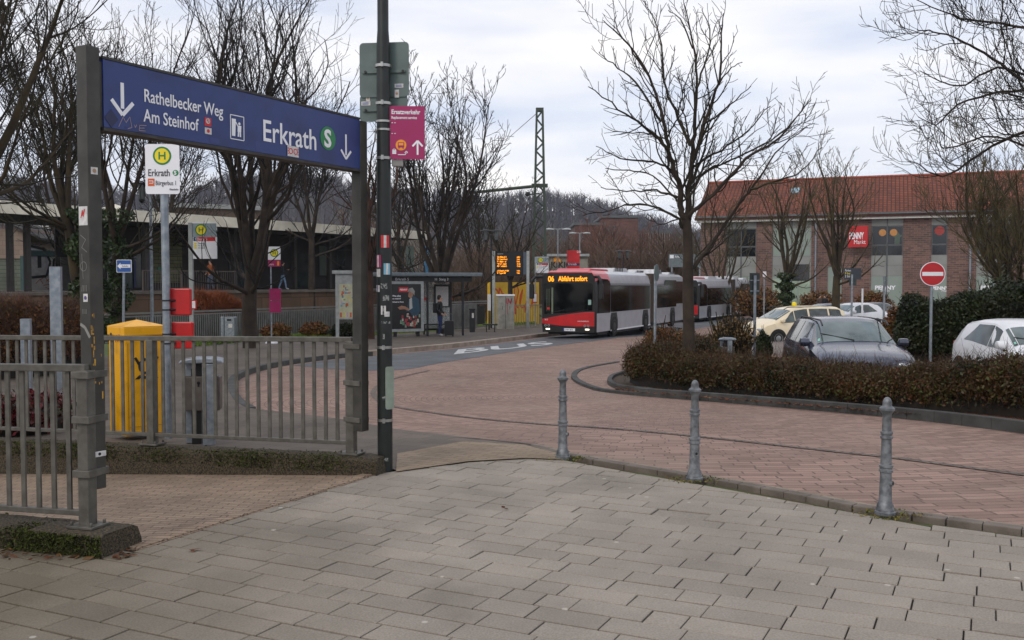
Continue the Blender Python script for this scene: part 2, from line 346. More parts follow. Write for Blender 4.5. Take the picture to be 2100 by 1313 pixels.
# turning circle
cen = G(1330, 812)
A0 = G(765, 800); r_in = (A0-cen).length
m_road = paving('road_bricks', '9a7e71', '7e665b', '615048', .2, .1, 0, mort=.006, polar=(cen.x, cen.y, r_in), blotch=(.78, 1.12), bs=.5, fine=.1, bump=.6, moss=('8a7a6c', .6, .55, .4))
P1, P2 = G(285, 1128), G(778, 972)
NL = Vector((-.954, .30)); FL = Vector((-.954, .30))           # railing directions
drape('ground', [[(-700, -12), (700, -12), (700, P1.y), (-700, P1.y)], [(-700, P1.y), (-14, P1.y), (-14, 9.45), (-38, 17), (-700, 17.1)],
    [(P1.x, P1.y), (700, P1.y), (700, 8.8), (-1.2, 8.8)], [(-1.2, 8.8), (700, 8.8), (700, 11.25), (-9, 11.25)], [(-9, 11.25), (700, 11.25), (700, 20.5), (-38, 20.5)], [(-700, 20.5), (700, 20.5), (700, 1200), (-700, 1200)]], m_ground, -.05)
# foreground slabs
rb = arc([G(*p).xy for p in [(700, 868), (810, 884), (960, 898), (1090, 911), (1180, 932), (1424, 972), (1620, 1006), (1815, 1042), (2100, 1080), (2500, 1135)]], 4)
slab_edge = g2([(815, 966), (960, 948), (1080, 940), (1154, 944), (1424, 992), (1815, 1064), (2100, 1102), (2500, 1155)])
plz = [Vector(p) for p in [(P1.x, P1.y), (P2.x, P2.y)]+list(slab_edge)+[(14, 2), (14, -10), (-14, -10), (-14, 9.5)]]
drape('plaza', [tuple(p) for p in plz], mat('joint_bed', '20180f', .95, scale=1.5, col2='100d0a', bump=.4, bscale=60), -.012)
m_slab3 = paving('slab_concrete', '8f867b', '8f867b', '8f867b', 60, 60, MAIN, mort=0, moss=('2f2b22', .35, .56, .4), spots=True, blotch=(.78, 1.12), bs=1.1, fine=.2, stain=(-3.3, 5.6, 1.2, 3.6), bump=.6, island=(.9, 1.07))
def inside(p):
    c = False; n = len(plz)
    for i in range(n):
        a, b = plz[i], plz[(i+1) % n]
        if (a.y > p.y) != (b.y > p.y) and p.x < (b.x-a.x)*(p.y-a.y)/(b.y-a.y)+a.x: c = not c
    return c
Ar = sum(plz[i].x*plz[(i+1) % len(plz)].y-plz[(i+1) % len(plz)].x*plz[i].y for i in range(len(plz)))
rs = random.Random(12); eu = Vector((math.cos(MAIN), math.sin(MAIN))); ev = Vector((-math.sin(MAIN), math.cos(MAIN))); SV, SF = [], []
def clipline(poly, a, b):
    n = Vector((-(b-a).y, (b-a).x))*(1 if Ar > 0 else -1); out = []
    for i in range(len(poly)):
        p, q = poly[i], poly[(i+1) % len(poly)]; dp, dq = (p-a).dot(n), (q-a).dot(n)
        if dp >= 0: out.append(p)
        if dp*dq < 0: out.append(p+(q-p)*(dp/(dp-dq)))
    return out
rw = .2; k0 = -45
for k in range(-45, 90):
    v = k*rw; u = -15+rs.random()*.4
    while u < 18:
        ln = rs.choice((.4, .4, .4, .4, .4, .3, .4, .2)); g = rs.uniform(.004, .008); gv = rs.uniform(.008, .0115); c0 = eu*(u+ln/2)+ev*(v+rw/2)
        if -1 < c0.y < 12 and -10 < c0.x < 12:
            poly = [eu*a+ev*b for a, b in ((u+g, v+gv), (u+ln-g*.3, v+gv), (u+ln-g*.3, v+rw-gv*.5), (u+g, v+rw-gv*.5))]
            ins = [inside(p) for p in poly]
            if not all(ins):
                mn, mx_ = Vector((min(p.x for p in poly), min(p.y for p in poly))), Vector((max(p.x for p in poly), max(p.y for p in poly)))
                for i in range(len(plz)):
                    a, b = plz[i], plz[(i+1) % len(plz)]
                    if max(a.x, b.x) < mn.x-.02 or min(a.x, b.x) > mx_.x+.02 or max(a.y, b.y) < mn.y-.02 or min(a.y, b.y) > mx_.y+.02: continue
                    sg = [(p-a).dot(Vector((-(b-a).y, (b-a).x))) > 0 for p in poly]
                    if len(poly) > 2 and any(sg) and not all(sg) and (i != len(plz)-1 or c0.x < P1.x-.1): poly = clipline(poly, a, b)
            if len(poly) > 2:
                c = sum(poly, Vector((0, 0)))/len(poly)
                if inside(c):
                    n = len(poly); h = rs.gauss(0, .0012); tx, ty = rs.gauss(0, .003), rs.gauss(0, .005); b0_ = len(SV)
                    if rs.random() < .04: h -= .004
                    zz = lambda p: h+(p-c).dot(eu)*tx+(p-c).dot(ev)*ty
                    for p in poly: q = p+(c-p).normalized()*.005; SV.append((q.x, q.y, zz(q)))
                    for p in poly: SV.append((p.x, p.y, zz(p)-.003))
                    for p in poly: SV.append((p.x, p.y, -.03))
                    SF.append(tuple(range(b0_, b0_+n)))
                    for r_ in (0, n): SF += [(b0_+r_+i, b0_+r_+n+i, b0_+r_+n+(i+1) % n, b0_+r_+(i+1) % n) for i in range(n)]
        u += ln
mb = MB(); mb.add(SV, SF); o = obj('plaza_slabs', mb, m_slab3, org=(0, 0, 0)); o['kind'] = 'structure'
# sloping brick path between the two plinths
def zpath(p): return -.0565*max(0, (Vector((p[0], p[1]))-P2.xy).dot(Vector((-.898, .44))))
pp = [(P1.x, P1.y), (P2.x, P2.y), (-9, 11.3), (-38, 20.2), (-38, 17.3), (-9, 8.0)]
me = bpy.data.meshes.new('path'); me.from_pydata([(x, y, zpath((x, y))+.001) for x, y in pp], [], [(0, 1, 2), (0, 2, 5), (5, 2, 3), (5, 3, 4)]); me.materials.append(m_path)
o = link(bpy.data.objects.new('path', me)); o['kind'] = 'structure'
mb = MB()
a, b = Vector((P1.x, P1.y, 0)), Vector((P2.x, P2.y, 0)); d = (b-a).normalized(); nn = Vector((-d.y, d.x, 0))
ln = (b-a).length; k = int(ln/.4)
for i in range(k):
    c = a+d*(ln*(i+.5)/k)+nn*.07; mb.box(c.x, c.y, -.04, ln/k-.008, .1, .1, math.atan2(d.y, d.x))
tag(obj('edging', mb, m_path, bev=.004), kind='structure')
# pavement behind the far plinth and round the turning circle
def offp(Y): return .004 if Y < 11 else (.1 if Y > 14 else .004+.096*(Y-11)/3)
lk = arc([G(*p).xy for p in [(505, 850), (480, 832), (468, 805), (474, 780), (520, 760), (600, 744), (700, 732), (760, 728)]], 4)
bk = arc([G(*p).xy for p in [(760, 728), (930, 712), (1040, 699), (1105, 691), (1250, 673), (1460, 652)]], 4)
back = g2([(1460, 646), (1250, 663), (1105, 668), (1000, 673), (760, 692), (560, 699), (385, 716), (150, 745)])
front_line = [(-20, 14.7), (-9, 11.27), (-1.15, 8.86)]
drape('pavement', lk+bk[1:]+back+front_line+[slab_edge[0], slab_edge[1], slab_edge[2], rb[12], rb[9], rb[4], rb[0]], m_pave, extra=(11, 14), offf=offp)
# red brick road surface: everything the buses and cars drive on
drape('road', rb[::-1]+lk+bk[1:]+[(60, 130), (140, 130), (140, 10), G(2500, 1135).xy], m_road, -.03, offf=lambda Y: -.03 if Y > 12 else -.03)
def kerb(name, line, wd, h, m, off=0, side=1, step=.5, low=-.1):
    mb = MB(); L_ = [Vector((p[0], p[1])) for p in line]
    for a, b in zip(L_, L_[1:]):
        d = b-a; l = d.length
        if l < 1e-4: continue
        d /= l; n = Vector((-d.y, d.x))*side; q = max(1, round(l/step))
        for i in range(q):
            p, r = a+d*(l*i/q+.003), a+d*(l*(i+1)/q-.003)
            C = [p, r, r+n*wd, p+n*wd]; hh = h(p.y) if callable(h) else h
            top = [(c.x, c.y, zg(c.y)+hh+off) for c in C]; bot = [(c.x, c.y, zg(c.y)+low) for c in C]
            mb.add(bot+top, [(0,1,5,4),(1,2,6,5),(2,3,7,6),(3,0,4,7),(4,5,6,7)])
    o = obj(name, mb, m, bev=.008); tag(o, kind='structure'); return o
kerb('kerb', lk, .14, lambda Y: offp(Y)+.01, m_kerbd, side=-1)
kerb('kerb', bk, .3, .13, m_kerbb, side=1)
bk2 = [p+Vector((-.3, .9)).normalized()*.36 for p in bk]
kerb('kerb', bk2, .28, .106, mat('tactile_white', 'b5b0a6', .8, scale=4, col2='958f85'), side=1)
kerb('kerb', rb, .1, .0, m_edge, off=.004, side=-1)
kerb('kerb', [p+Vector((.02, .005)) for p in rb], .12, .0, mat('gutter_stone', '8a7c6c', .85, scale=5, col2='74685a', bump=.3), off=-.018, side=1)
drape('path', [G(812, 967, .012).xy, G(815, 930, .012).xy, G(950, 905, .012).xy, G(1075, 912, .012).xy, G(1140, 928, .012).xy, G(1150, 942, .012).xy, G(1080, 939, .012).xy, G(960, 946, .012).xy], paving('beige_bricks', '94826e', '86745f', '5f5244', .2, .1, MAIN, mort=.004), .012)
# asphalt bus lane
al = arc([G(*p).xy for p in [(600, 748), (715, 757), (830, 756), (920, 740), (1100, 713), (1220, 698), (1300, 689), (1480, 665), (1560, 655)]], 3)
au = arc([G(*p).xy for p in [(1500, 648), (1250, 675), (1105, 693), (1040, 701), (930, 714), (760, 730), (660, 739)]], 3)
drape('bus_lane', al+au, m_asph, -.024)
# drain lines of small dark setts: a ring and the long line
m_sett = paving('drain_setts', '7c6e64', '665a52', '463e38', .11, .1, 0, mort=.01, fine=.2)
def strip(name, line, wd, m, off):
    P = [Vector(p) for p in line]; Lf, Rt = [], []
    for i, p in enumerate(P):
        d = (P[min(i+1, len(P)-1)]-P[max(i-1, 0)]).normalized(); n = Vector((-d.y, d.x))*wd/2
        Lf.append(p+n); Rt.append(p-n)
    return drape(name, Lf+Rt[::-1], m, off)
dr = arc([G(*p).xy for p in [(880, 758), (800, 777), (766, 800), (790, 825), (900, 845), (1060, 862), (1270, 876), (1500, 898), (1750, 925), (2100, 968), (2400, 1005)]], 5)
strip('drain', dr, .11, m_sett, -.022)
# BUS lettering painted on the lane
cu = bpy.data.curves.new('t', 'FONT'); cu.body = 'BUS'; cu.size = 1; cu.offset = .02; tt = bpy.data.objects.new('t', cu); COL.objects.link(tt); dg = bpy.context.evaluated_depsgraph_get(); dg.update()
me = bpy.data.meshes.new_from_object(tt.evaluated_get(dg)); bpy.data.objects.remove(tt); me.name = 'road_marking'
co = [v.co.copy() for v in me.vertices]; x0, x1 = min(c.x for c in co), max(c.x for c in co); y0, y1 = min(c.y for c in co), max(c.y for c in co)
qa, qb, qc, qd = [G(*p) for p in ((930, 726), (1138, 705), (1120, 699), (940, 716))]
for v, c in zip(me.vertices, co):
    a, b = (c.x-x0)/(x1-x0), (c.y-y0)/(y1-y0); p = (qa*(1-a)+qb*a)*(1-b)+(qd*(1-a)+qc*a)*b; v.co = (p.x, p.y, zg(p.y)-.015)
me.materials.clear(); me.materials.append(m_white); o = link(bpy.data.objects.new('road_marking', me)); o['kind'] = 'structure'
# car park surface (greyer paving) behind the island
m_park = paving('carpark_setts', '7c726c', '6c635d', '4d4742', .2, .1, R(20), mort=.006, blotch=(.8, 1.1), fine=.1)
drape('car_park', g2([(1500, 712), (1475, 700), (1500, 690), (1640, 640), (1760, 628)])+[(60, 85), (60, 14), G(2500, 800).xy, G(1900, 770).xy], m_park, -.022)
# ---- planted island
isl = arc([G(*p).xy for p in [(2600, 965), (2100, 885), (1800, 850), (1500, 824), (1300, 808), (1215, 797), (1172, 775), (1190, 757), (1262, 743)]], 5)
kerb('kerb', isl[:21], .16, .15, m_kerbd, side=-1, off=-.03)
kerb('kerb', isl[20:], .14, .04, m_kerbd, side=-1, off=-.01)
soil_line = arc([G(*p).xy for p in [(2600, 955), (2100, 876), (1800, 843), (1500, 817), (1330, 806), (1255, 795), (1250, 778), (1290, 762), (1330, 730), (1360, 712), (1420, 700)]], 4)
drape('flower_bed', soil_line+g2([(1480, 712), (1540, 728), (1700, 748), (1900, 770), (2600, 800)]), m_soil, .04)
drape('traffic_island', isl[20:]+g2([(1300, 735), (1330, 730), (1320, 765), (1260, 800)]), m_road, .004)
kerb('kerb', [p for p in soil_line[16:28]], .1, .1, m_kerbd, side=-1)
# grass verge in front of the fence
m_grass = mat('grass_soil', '4f6a2c', .95, scale=8, col2='4c4a2c', bump=.6, bscale=60)
gv = g2([(385, 715), (560, 698), (760, 691), (1000, 672), (1100, 667), (1095, 655), (760, 676), (300, 700), (100, 720), (150, 745)])
drape('verge', gv, m_grass, .08)
# ============================================================ FOREGROUND STREET FURNITURE
m_gal = mat('rail_grey', '65625b', .5, .3, scale=12, col2='4e4b45', detail=9)
m_post = mat('sign_post_grey', '45433e', .5, .2, scale=7, col2='33312d', detail=9)
m_blue = mat('sign_blue', '1e3470', .36, scale=4, col2='15275c', lo=.3, hi=.55, detail=8)
m_bluedk = mat('sign_blue_dark', '141e4c', .4)
m_wht = mat('paint_white', 'e8e8ec', .4, var=.02)
m_blk = mat('black_paint', '101012', .5)
m_rust = mat('dark_frame', '3a3936', .6, scale=10, col2='2a2420')
m_red = mat('signal_red', 'c8181e', .4, var=.05)
m_yel = mat('post_yellow', 'e8a800', .38, col2='c48a00', scale=5, coat=.1, detail=9, lo=.3, hi=.5)
m_plinth = mat('exposed_aggregate', '5c513d', .95, scale=75, col2='1c160e', bump=1.0, bscale=110, lo=.36, hi=.66, detail=6)
m_moss = leafmat('moss', ['14140b', '23260f', '454f1a', '2e2d16', '1a160e'], .9, 7)
m_galv = mat('galvanised', '9aa1a8', .42, .55, scale=14, col2='7c848c')
m_polegreen = mat('pole_dark_green', '1d2423', .45, .1, scale=9, col2='121716', detail=9)
m_steel = mat('clamp_steel', 'b0b0ac', .3, .8)
m_signback = mat('sign_back_grey', '5d6b68', .5, .2, scale=6, col2='525f5c')
m_mag = mat('magenta', '9c1a5a', .4, var=.04)
m_org = mat('orange', 'f09a1c', .4, var=.04)
m_grn = mat('sign_green', '0d7a3c', .4, var=.04)
m_ylw = mat('sign_yellow', 'ecd412', .4, var=.04)
m_grnS = mat('sbahn_green', '1c8048', .4, var=.04)
RA = math.atan2(-NL.y, -NL.x)                                  # rail direction seen left to right
def railing(name, label, p_end, length, ztop, zbot, dirn, nb, gap, posts, slope, baseh, first=.1):
    """p_end: right end post (x, y); runs to the left along dirn; slope = z change per metre"""
    o = thing(name, (p_end[0], p_end[1], baseh), label, 'railing')
    d = Vector((dirn.x, dirn.y, 0)); A = math.atan2(d.y, d.x)
    def at(t, z): return Vector((p_end[0], p_end[1], z+slope*t))+d*t
    def beam(z, h, wd, t0, t1, nm):
        m = MB(); a, b = at(t0, z), at(t1, z); n = Vector((-d.y, d.x, 0))*wd/2; u = Vector((0, 0, h/2))
        m.add([a-n-u, a+n-u, a+n+u, a-n+u, b-n-u, b+n-u, b+n+u, b-n+u], [(0,1,2,3),(7,6,5,4),(0,4,5,1),(1,5,6,2),(2,6,7,3),(3,7,4,0)])
        obj(nm, m, m_gal, o, bev=.004)
    beam(ztop, .045, .07, -.02, length, 'handrail'); beam(zbot, .035, .045, .04, length, 'bottom_rail')
    for k in range(nb):
        t = first+gap*k
        if t > length: break
        if any(abs(t-q) < .05 for q in posts): continue
        p = at(t, 0); m = MB(); m.box(p.x, p.y, (ztop+zbot)/2+slope*t, .034, .014, ztop-zbot-.03, A); obj('baluster', m, m_gal, o)
    for t in posts:
        p = at(t, 0); m = MB(); zb = baseh+slope*t*.8
        m.box(p.x, p.y, (ztop+slope*t+zb)/2-.0, .08, .08, ztop+slope*t-zb-.03, A); q = obj('post', m, m_gal, o, bev=.005)
        m = MB(); m.box(p.x, p.y, zb+.009, .2, .17, .018, A)
        for sx in (-.075, .075):
            for sy in (-.06, .06):
                c = Vector((p.x, p.y, 0))+d*sx+Vector((-d.y, d.x, 0))*sy; m.cyl((c.x, c.y, zb+.018), (c.x, c.y, zb+.04), .011, n=6)
        obj('base_plate', m, m_gal, q, bev=.003)
    return o
near_e = W(181, 1088, 6.17); far_e = W(721, 935, 8.75)
zrail_n = W(181, 748, 6.17).z; zrail_f = W(721, 692, 8.75).z
railing('railing', 'near grey metal railing with flat handrail on the mossy plinth at the left', near_e, 3.2, zrail_n-.02, W(181, 1052, 6.17).z, NL, 30, .122, [0, 2.4], -.02, .137, first=.14)
railing('railing', 'longer grey metal railing on the far plinth in front of the yellow letter box', far_e, 8, zrail_f-.02, W(721, 908, 8.75).z, FL, 80, .117, [0, 2.14, 4.6, 7], -.012, .148, first=.14)
def plinth(nm, label, p, d, length, wd, z0, z1, zb, ext, seed):
    n = Vector((-d.y, d.x, 0)); d3 = Vector((d.x, d.y, 0)); V = []; F = []; rnd = random.Random(seed)
    ns = int((length+ext)/.06); prof = [(-wd/2, -1), (-wd/2-.004, .6), (-wd/2+.012, .93), (-wd/2+.05, 1), (0, 1), (wd/2-.04, 1), (wd/2, .9), (wd/2, -1)]
    for i in range(ns+1):
        t = -ext+(length+ext)*i/ns; zt = z0+(z1-z0)*max(t, 0)/length; b = zb*max(t, 0)/length-.1
        for j, (q, h) in enumerate(prof):
            z = b if h < 0 else b+(zt-b)*h
            sh = 0 if 0 < i < ns else (.03 if h < 1 else .0)
            V.append(Vector((p[0], p[1], 0))+d3*(t+rnd.uniform(-.004, .004)+(.02 if i == 0 and h >= .93 else 0))+n*(q+rnd.uniform(-.006, .006))+Vector((0, 0, z+rnd.uniform(-.004, .004))))
    k = len(prof)
    for i in range(ns):
        for j in range(k-1): F.append((i*k+j, (i+1)*k+j, (i+1)*k+j+1, i*k+j+1))
    m = MB(); m.add(V, F, True); m.f += [tuple(range(k)), tuple(range(ns*k, ns*k+k))[::-1]]; m.mi += [0, 0]; m.sm += [False]*2
    o = obj(nm, m, m_plinth, org=(p[0], p[1], -.1)); tag(o, label, 'plinth')
    # moss tufts
    Vm, Fm = [], []
    for i in range(int((12000 if seed == 3 else 2600)*length)):
        t = rnd.uniform(-ext, length); front = rnd.random() < .65
        w_ = (math.sin(t*3.1+seed)+math.sin(t*7.3))*.5
        if rnd.random() > .5+.5*w_: continue
        q = wd/2+rnd.uniform(0, .010) if front else wd/2-rnd.uniform(0, wd)*rnd.random()
        if not front and seed == 3 and t < .32: continue
        zt = z0+(z1-z0)*max(t, 0)/length; z = (zt-rnd.random()*.13) if front else zt
        c = Vector((p[0], p[1], z))+d3*t+n*q; s = rnd.uniform(.004, .011)
        for q_ in range(1):
            a = Vector([rnd.uniform(-1, 1) for _ in range(3)]).normalized()*s; b_ = Vector([rnd.uniform(-1, 1) for _ in range(3)]).normalized()*s
            kk = len(Vm); Vm += [c-a, c+b_, c+a, c-b_]; Fm.append((kk, kk+1, kk+2, kk+3))
    mo = arr('moss', Vm, Fm, m_moss, o)
    return o
plinth('plinth', 'short mossy concrete plinth under the near railing', (near_e.x, near_e.y), NL, 4, .37, .135, .10, -.0, .26, 3)
plinth('plinth', 'long rough concrete plinth behind the sloping brick path', (far_e.x, far_e.y-.02), FL, 10, .3, .145, .02, -.62, .33, 5)

# ---- blue station sign
sl = W(186, 500, 6.24); sr = W(738, 500, 8.68); dS = Vector((sr.x-sl.x, sr.y-sl.y, 0)); lS = dS.length; aS = math.atan2(dS.y, dS.x)
st = thing('station_sign', (sl.x, sl.y, 0), 'long blue overhead station sign reading Erkrath between two dark grey posts', 'sign')
for k, p in enumerate((sl, sr)):
    zt = 3.2 if k == 0 else 3.13; m = MB(); m.box(p.x, p.y, (zt+.37)/2, .1, .1, zt-.37, aS)
    q = obj('post', m, m_post, st, bev=.004)
    m = MB(); c = near_e if k == 0 else far_e
    for z in (1.115, .83, .485) if k == 0 else (1.13, .80, .47):
        m = MB(); m.box((p.x+c.x)/2, (p.y+c.y)/2, z, .2, .125, .045, math.atan2(p.y-c.y, p.x-c.x)); obj('clamp', m, m_gal, q, bev=.003)
FS = frame((sl.x, sl.y, 0), aS) @ Matrix.Translation((0, 0, .0))
u0, u1, v0, v1 = .075, lS-.055, 2.70, 3.135; BW = u1-u0
m = MB(T(FS, 0, 0, 0)); m.bb(u0, u1, v0, v1, -.05, .05); bd = obj('board', m, [m_blue], st, bev=.003)
m = MB(FS); m.bb(u0-.004, u1+.004, v0-.022, v0-.001, -.056, .054); m.bb(u0-.004, u1+.004, v1+.001, v1+.018, -.056, .054); m.bb(u0-.03, u0-.002, v0, v1-.02, -.05, .04); obj('edge_trim', m, m_rust, bd)
FB = T(FS, u0, v0, .05)
# pixel -> board coordinates for the lettering
def bu(px, py):
    d = ray(px, py); o_ = Vector((0, 0, EYE)); n = FB.to_3x3() @ Vector((0, 0, 1)); p0 = FB @ Vector((0, 0, 0))
    t = (p0-o_).dot(n)/d.dot(n); q = FB.inverted() @ (o_+d*t); return q.x, q.y
def arrow(M, mt, par, x, ytop, ybot, hw, th):
    m = MB(M); m.stroke([(x, ytop), (x, ybot+th*1.6)], th, .001, .003); hh = hw*1.05
    m.stroke([(x-hw, ybot+hh), (x, ybot)], th, .001, .0032); m.stroke([(x+hw, ybot+hh), (x, ybot)], th, .001, .0034); return obj('arrow', m, mt, par)
a = bu(250, 170); b = bu(250, 236); arrow(FB, m_wht, bd, a[0], a[1], b[1], .085, .026)
a = bu(709, 276); b = bu(709, 326); arrow(FB, m_wht, bd, a[0], a[1], b[1], .068, .02)
def btext(s, pl, pr, size, bold=0):
    """fit a line of text between two base-line pixels"""
    a, b = bu(*pl), bu(*pr); t = text(s, size, T(FB, a[0], a[1]), m_wht, bd, bold=bold)
    xs = [v.co for v in t.data.vertices]; inv = (T(FB, a[0], a[1], 0)).inverted(); X = [(inv @ (c+ORG[bd.name])).x for c in xs]
    k = (b[0]-a[0])/(max(X)); Mx = T(FB, a[0], a[1]); O = ORG[bd.name]
    D = Matrix.Translation(-O) @ Mx @ Matrix.Diagonal((k, 1, 1, 1)) @ Mx.inverted() @ Matrix.Translation(O); t.data.transform(D); return t
btext('Rathelbecker Weg', (294, 208), (457, 244), .122, .001)
btext('Am Steinhof', (294, 249), (407, 271), .122, .001)
btext('Erkrath', (537, 288), (648, 305), .235, .002)
a = bu(672, 284); m = MB(FB); m.disc(a[0], a[1], .098, .001, .004); lo = obj('logo', m, m_grnS, bd)
tS = text('S', .2, T(FB, a[0]-.052, a[1]-.07, .003), m_wht, bd, bold=.006)
a = bu(472, 235); b = bu(500, 289); x0, y1, x1, y0 = a[0], a[1], b[0], b[1]; wdt = x1-x0; hgt = y1-y0
m = MB(FB)
m.stroke([(x0, y0), (x1, y0), (x1, y1), (x0, y1), (x0, y0)], .006, .001, .003)
m.prism([(x0+.1*wdt, y0+.13*hgt), (x0+.34*wdt, y0+.13*hgt), (x0+.4*wdt, y0+.85*hgt), (x0+.1*wdt, y0+.85*hgt)], .001, .003)
m.disc(x0+.66*wdt, y0+.68*hgt, .08*wdt, .001, .003, 12)
m.prism([(x0+.52*wdt, y0+.34*hgt), (x0+.78*wdt, y0+.34*hgt), (x0+.8*wdt, y0+.6*hgt), (x0+.54*wdt, y0+.6*hgt)], .001, .003)
m.stroke([(x0+.4*wdt, y0+.72*hgt), (x0+.56*wdt, y0+.56*hgt)], .06*wdt, .001, .0032)
m.stroke([(x0+.6*wdt, y0+.36*hgt), (x0+.57*wdt, y0+.13*hgt)], .09*wdt, .001, .0034); m.stroke([(x0+.72*wdt, y0+.36*hgt), (x0+.73*wdt, y0+.13*hgt)], .09*wdt, .001, .0034)
obj('pictogram', m, m_wht, bd)
rS = random.Random(4)
m_stw = mat('sticker_white', 'd4d2cf', .5, scale=30, col2='b5b3b2')
def sticker(M, u, v, wd, ht, m1, m2, par, kind=0, w0=.001):
    m = MB(T(M, u, v)); m.bb(-wd/2, wd/2, -ht/2, ht/2, w0, w0+.0015); m.m = 1
    if kind == 1:
        m.ring(0, ht*.1, wd*.2, wd*.32, w0+.0015, w0+.003, 16); m.stroke([(-wd*.1, -ht*.05), (wd*.1, ht*.2)], wd*.1, w0+.0015, w0+.0032)
    elif kind == 2:
        for s_ in (-1, 1): m.ring(s_*wd*.22, 0, wd*.13, wd*.19, w0+.0015, w0+.003, 14)
        for y in (-.25, 0, .25):
            for s_ in (-1, 1): m.bb(s_*wd*.43-wd*.04, s_*wd*.43+wd*.04, y*ht-ht*.05, y*ht+ht*.05, w0+.0015, w0+.0028)
    elif kind == 3: m.stroke([(-wd*.25, -ht*.1), (-wd*.05, ht*.3), (-wd*.1, 0), (wd*.2, ht*.35), (wd*.05, -ht*.05)], wd*.08, w0+.0015, w0+.003)
    elif kind == 4:
        for y in (.25, .1, -.1, -.25): m.bb(-wd*.35, wd*.3, y*ht-ht*.04, y*ht+ht*.04, w0+.0015, w0+.003)
    elif kind == 5: m.disc(0, 0, min(wd, ht)*.3, w0+.0015, w0+.003, 14)
    return obj('sticker', m, [m1, m2], par)
a = bu(426, 256); sticker(FB, a[0], a[1]+.02, .062, .06, m_red, m_stw, bd, 1); sticker(FB, a[0]+.002, a[1]-.045, .064, .045, m_stw, m_red, bd, 5)
a = bu(600, 311); sticker(FB, a[0], a[1], .13, .085, m_stw, m_red, bd, 2, .0045)
m = MB(FB); a = bu(228, 243); m.prism([(a[0]-.055, a[1]), (a[0], a[1]-.06), (a[0]+.055, a[1]), (a[0], a[1]+.06)], .001, .003); obj('sticker', m, m_bluedk, bd)
m_marker = mat('marker_grey', 'a08f96', .5); m = MB(FB)
g_ = [bu(*p) for p in [(243, 260), (252, 240), (258, 252), (266, 240), (270, 262), (262, 264)]]; m.stroke(g_, .004, .001, .0025)
g_ = [bu(*p) for p in [(275, 256), (277, 262), (280, 256)]]; m.stroke(g_, .004, .001, .0025)
for q in ([(300, 258), (286, 257), (285, 268), (298, 269)], [(285, 263), (296, 263)]): m.stroke([bu(*p) for p in q], .004, .001, .0025)
obj('scribble', m, m_marker, bd)
for q in ((528, 300, .05, .07), (268, 266, .1, .04), (440, 290, .09, .05)):
    m = MB(FB); a = bu(q[0], q[1]); m.rrect(a[0]-q[2]/2, a[0]+q[2]/2, max(.012, a[1]-q[3]/2), a[1]+q[3]/2, .012, .0006, .0012); obj('paint_patch', m, mat('overpaint_blue', '1e2c6e', .3, scale=20, col2='23346e'), bd)
# stickers and scratches on the left post: viewer-side faces
FPost = frame((sl.x, sl.y, 0), RA-.38)
def postsign(par, F_, items):
    for it in items: sticker(F_, *it[:4], it[4], it[5], par, it[6])
pl_ = [c for c in st.children if c.name.startswith('post')]
def face_frame(p, ang, dist): return frame((p.x+math.cos(ang-math.pi/2)*dist, p.y+math.sin(ang-math.pi/2)*dist, 0), ang)
FA = face_frame(sl, aS, .0505)          # face on the right of the edge
FBk = face_frame(sl, aS-math.pi/2, .0505)
m_vio = mat('sticker_violet', '5d4f86', .5); m_skin_s = mat('sticker_tan', 'b08d6c', .5)
zpx = lambda py, Y: W(0, py, Y).z
sticker(FBk, .0, zpx(443, 6.2), .082, .12, m_stw, m_red, pl_[0], 3)
sticker(FBk, .01, zpx(611, 6.2), .042, .052, m_stw, m_vio, pl_[0], 5)
sticker(FA, -.005, zpx(350, 6.2), .05, .045, m_stw, m_skin_s, pl_[0], 5)
sticker(FA, .0, zpx(932, 6.2), .098, .035, m_stw, m_blk, pl_[0], 5)
sticker(FBk, .0, zpx(932, 6.2), .098, .035, m_stw, m_blk, pl_[0], 5)
m_chalk = mat('scratch_chalk', '8c8b86', .7); m = MB(FBk); zc = zpx(495, 6.2)
m.stroke([(-.03, zc+.04), (.02, zc+.01), (-.02, zc-.04), (.03, zc-.07)], .003, .0008, .0018)
m.ring(-.005, zc-.16, .028, .031, .0008, .0018, 18); m.stroke([(-.02, zc-.08), (-.01, zc-.24)], .003, .0008, .0018)
for k in range(4): m.stroke([(-.025+.015*k, zpx(598, 6.2)), (-.02+.013*k, zpx(585, 6.2))], .004, .0008, .0018); m.stroke([(-.02+.012*k, zpx(634, 6.2)), (-.02+.012*k, zpx(644, 6.2))], .003, .0008, .0018)
m.stroke([(-.045, zpx(665, 6.2)), (.0, zpx(672, 6.2)), (.045, zpx(692, 6.2))], .02, .0008, .0018)
obj('scratches', m, m_chalk, pl_[0])
m = MB(FA); m.m = 0
for k in range(26):
    u = rS.uniform(-.045, -.02) if rS.random() < .6 else rS.uniform(-.045, .04); z = zpx(rS.uniform(640, 820), 6.2)
    m.box(u, z, .0012, rS.uniform(.003, .012), rS.uniform(.006, .05), .0012)
obj('yellow_tape', m, mat('tape_yellow', 'c8982c', .6, scale=60, col2='8a6a30'), pl_[0])

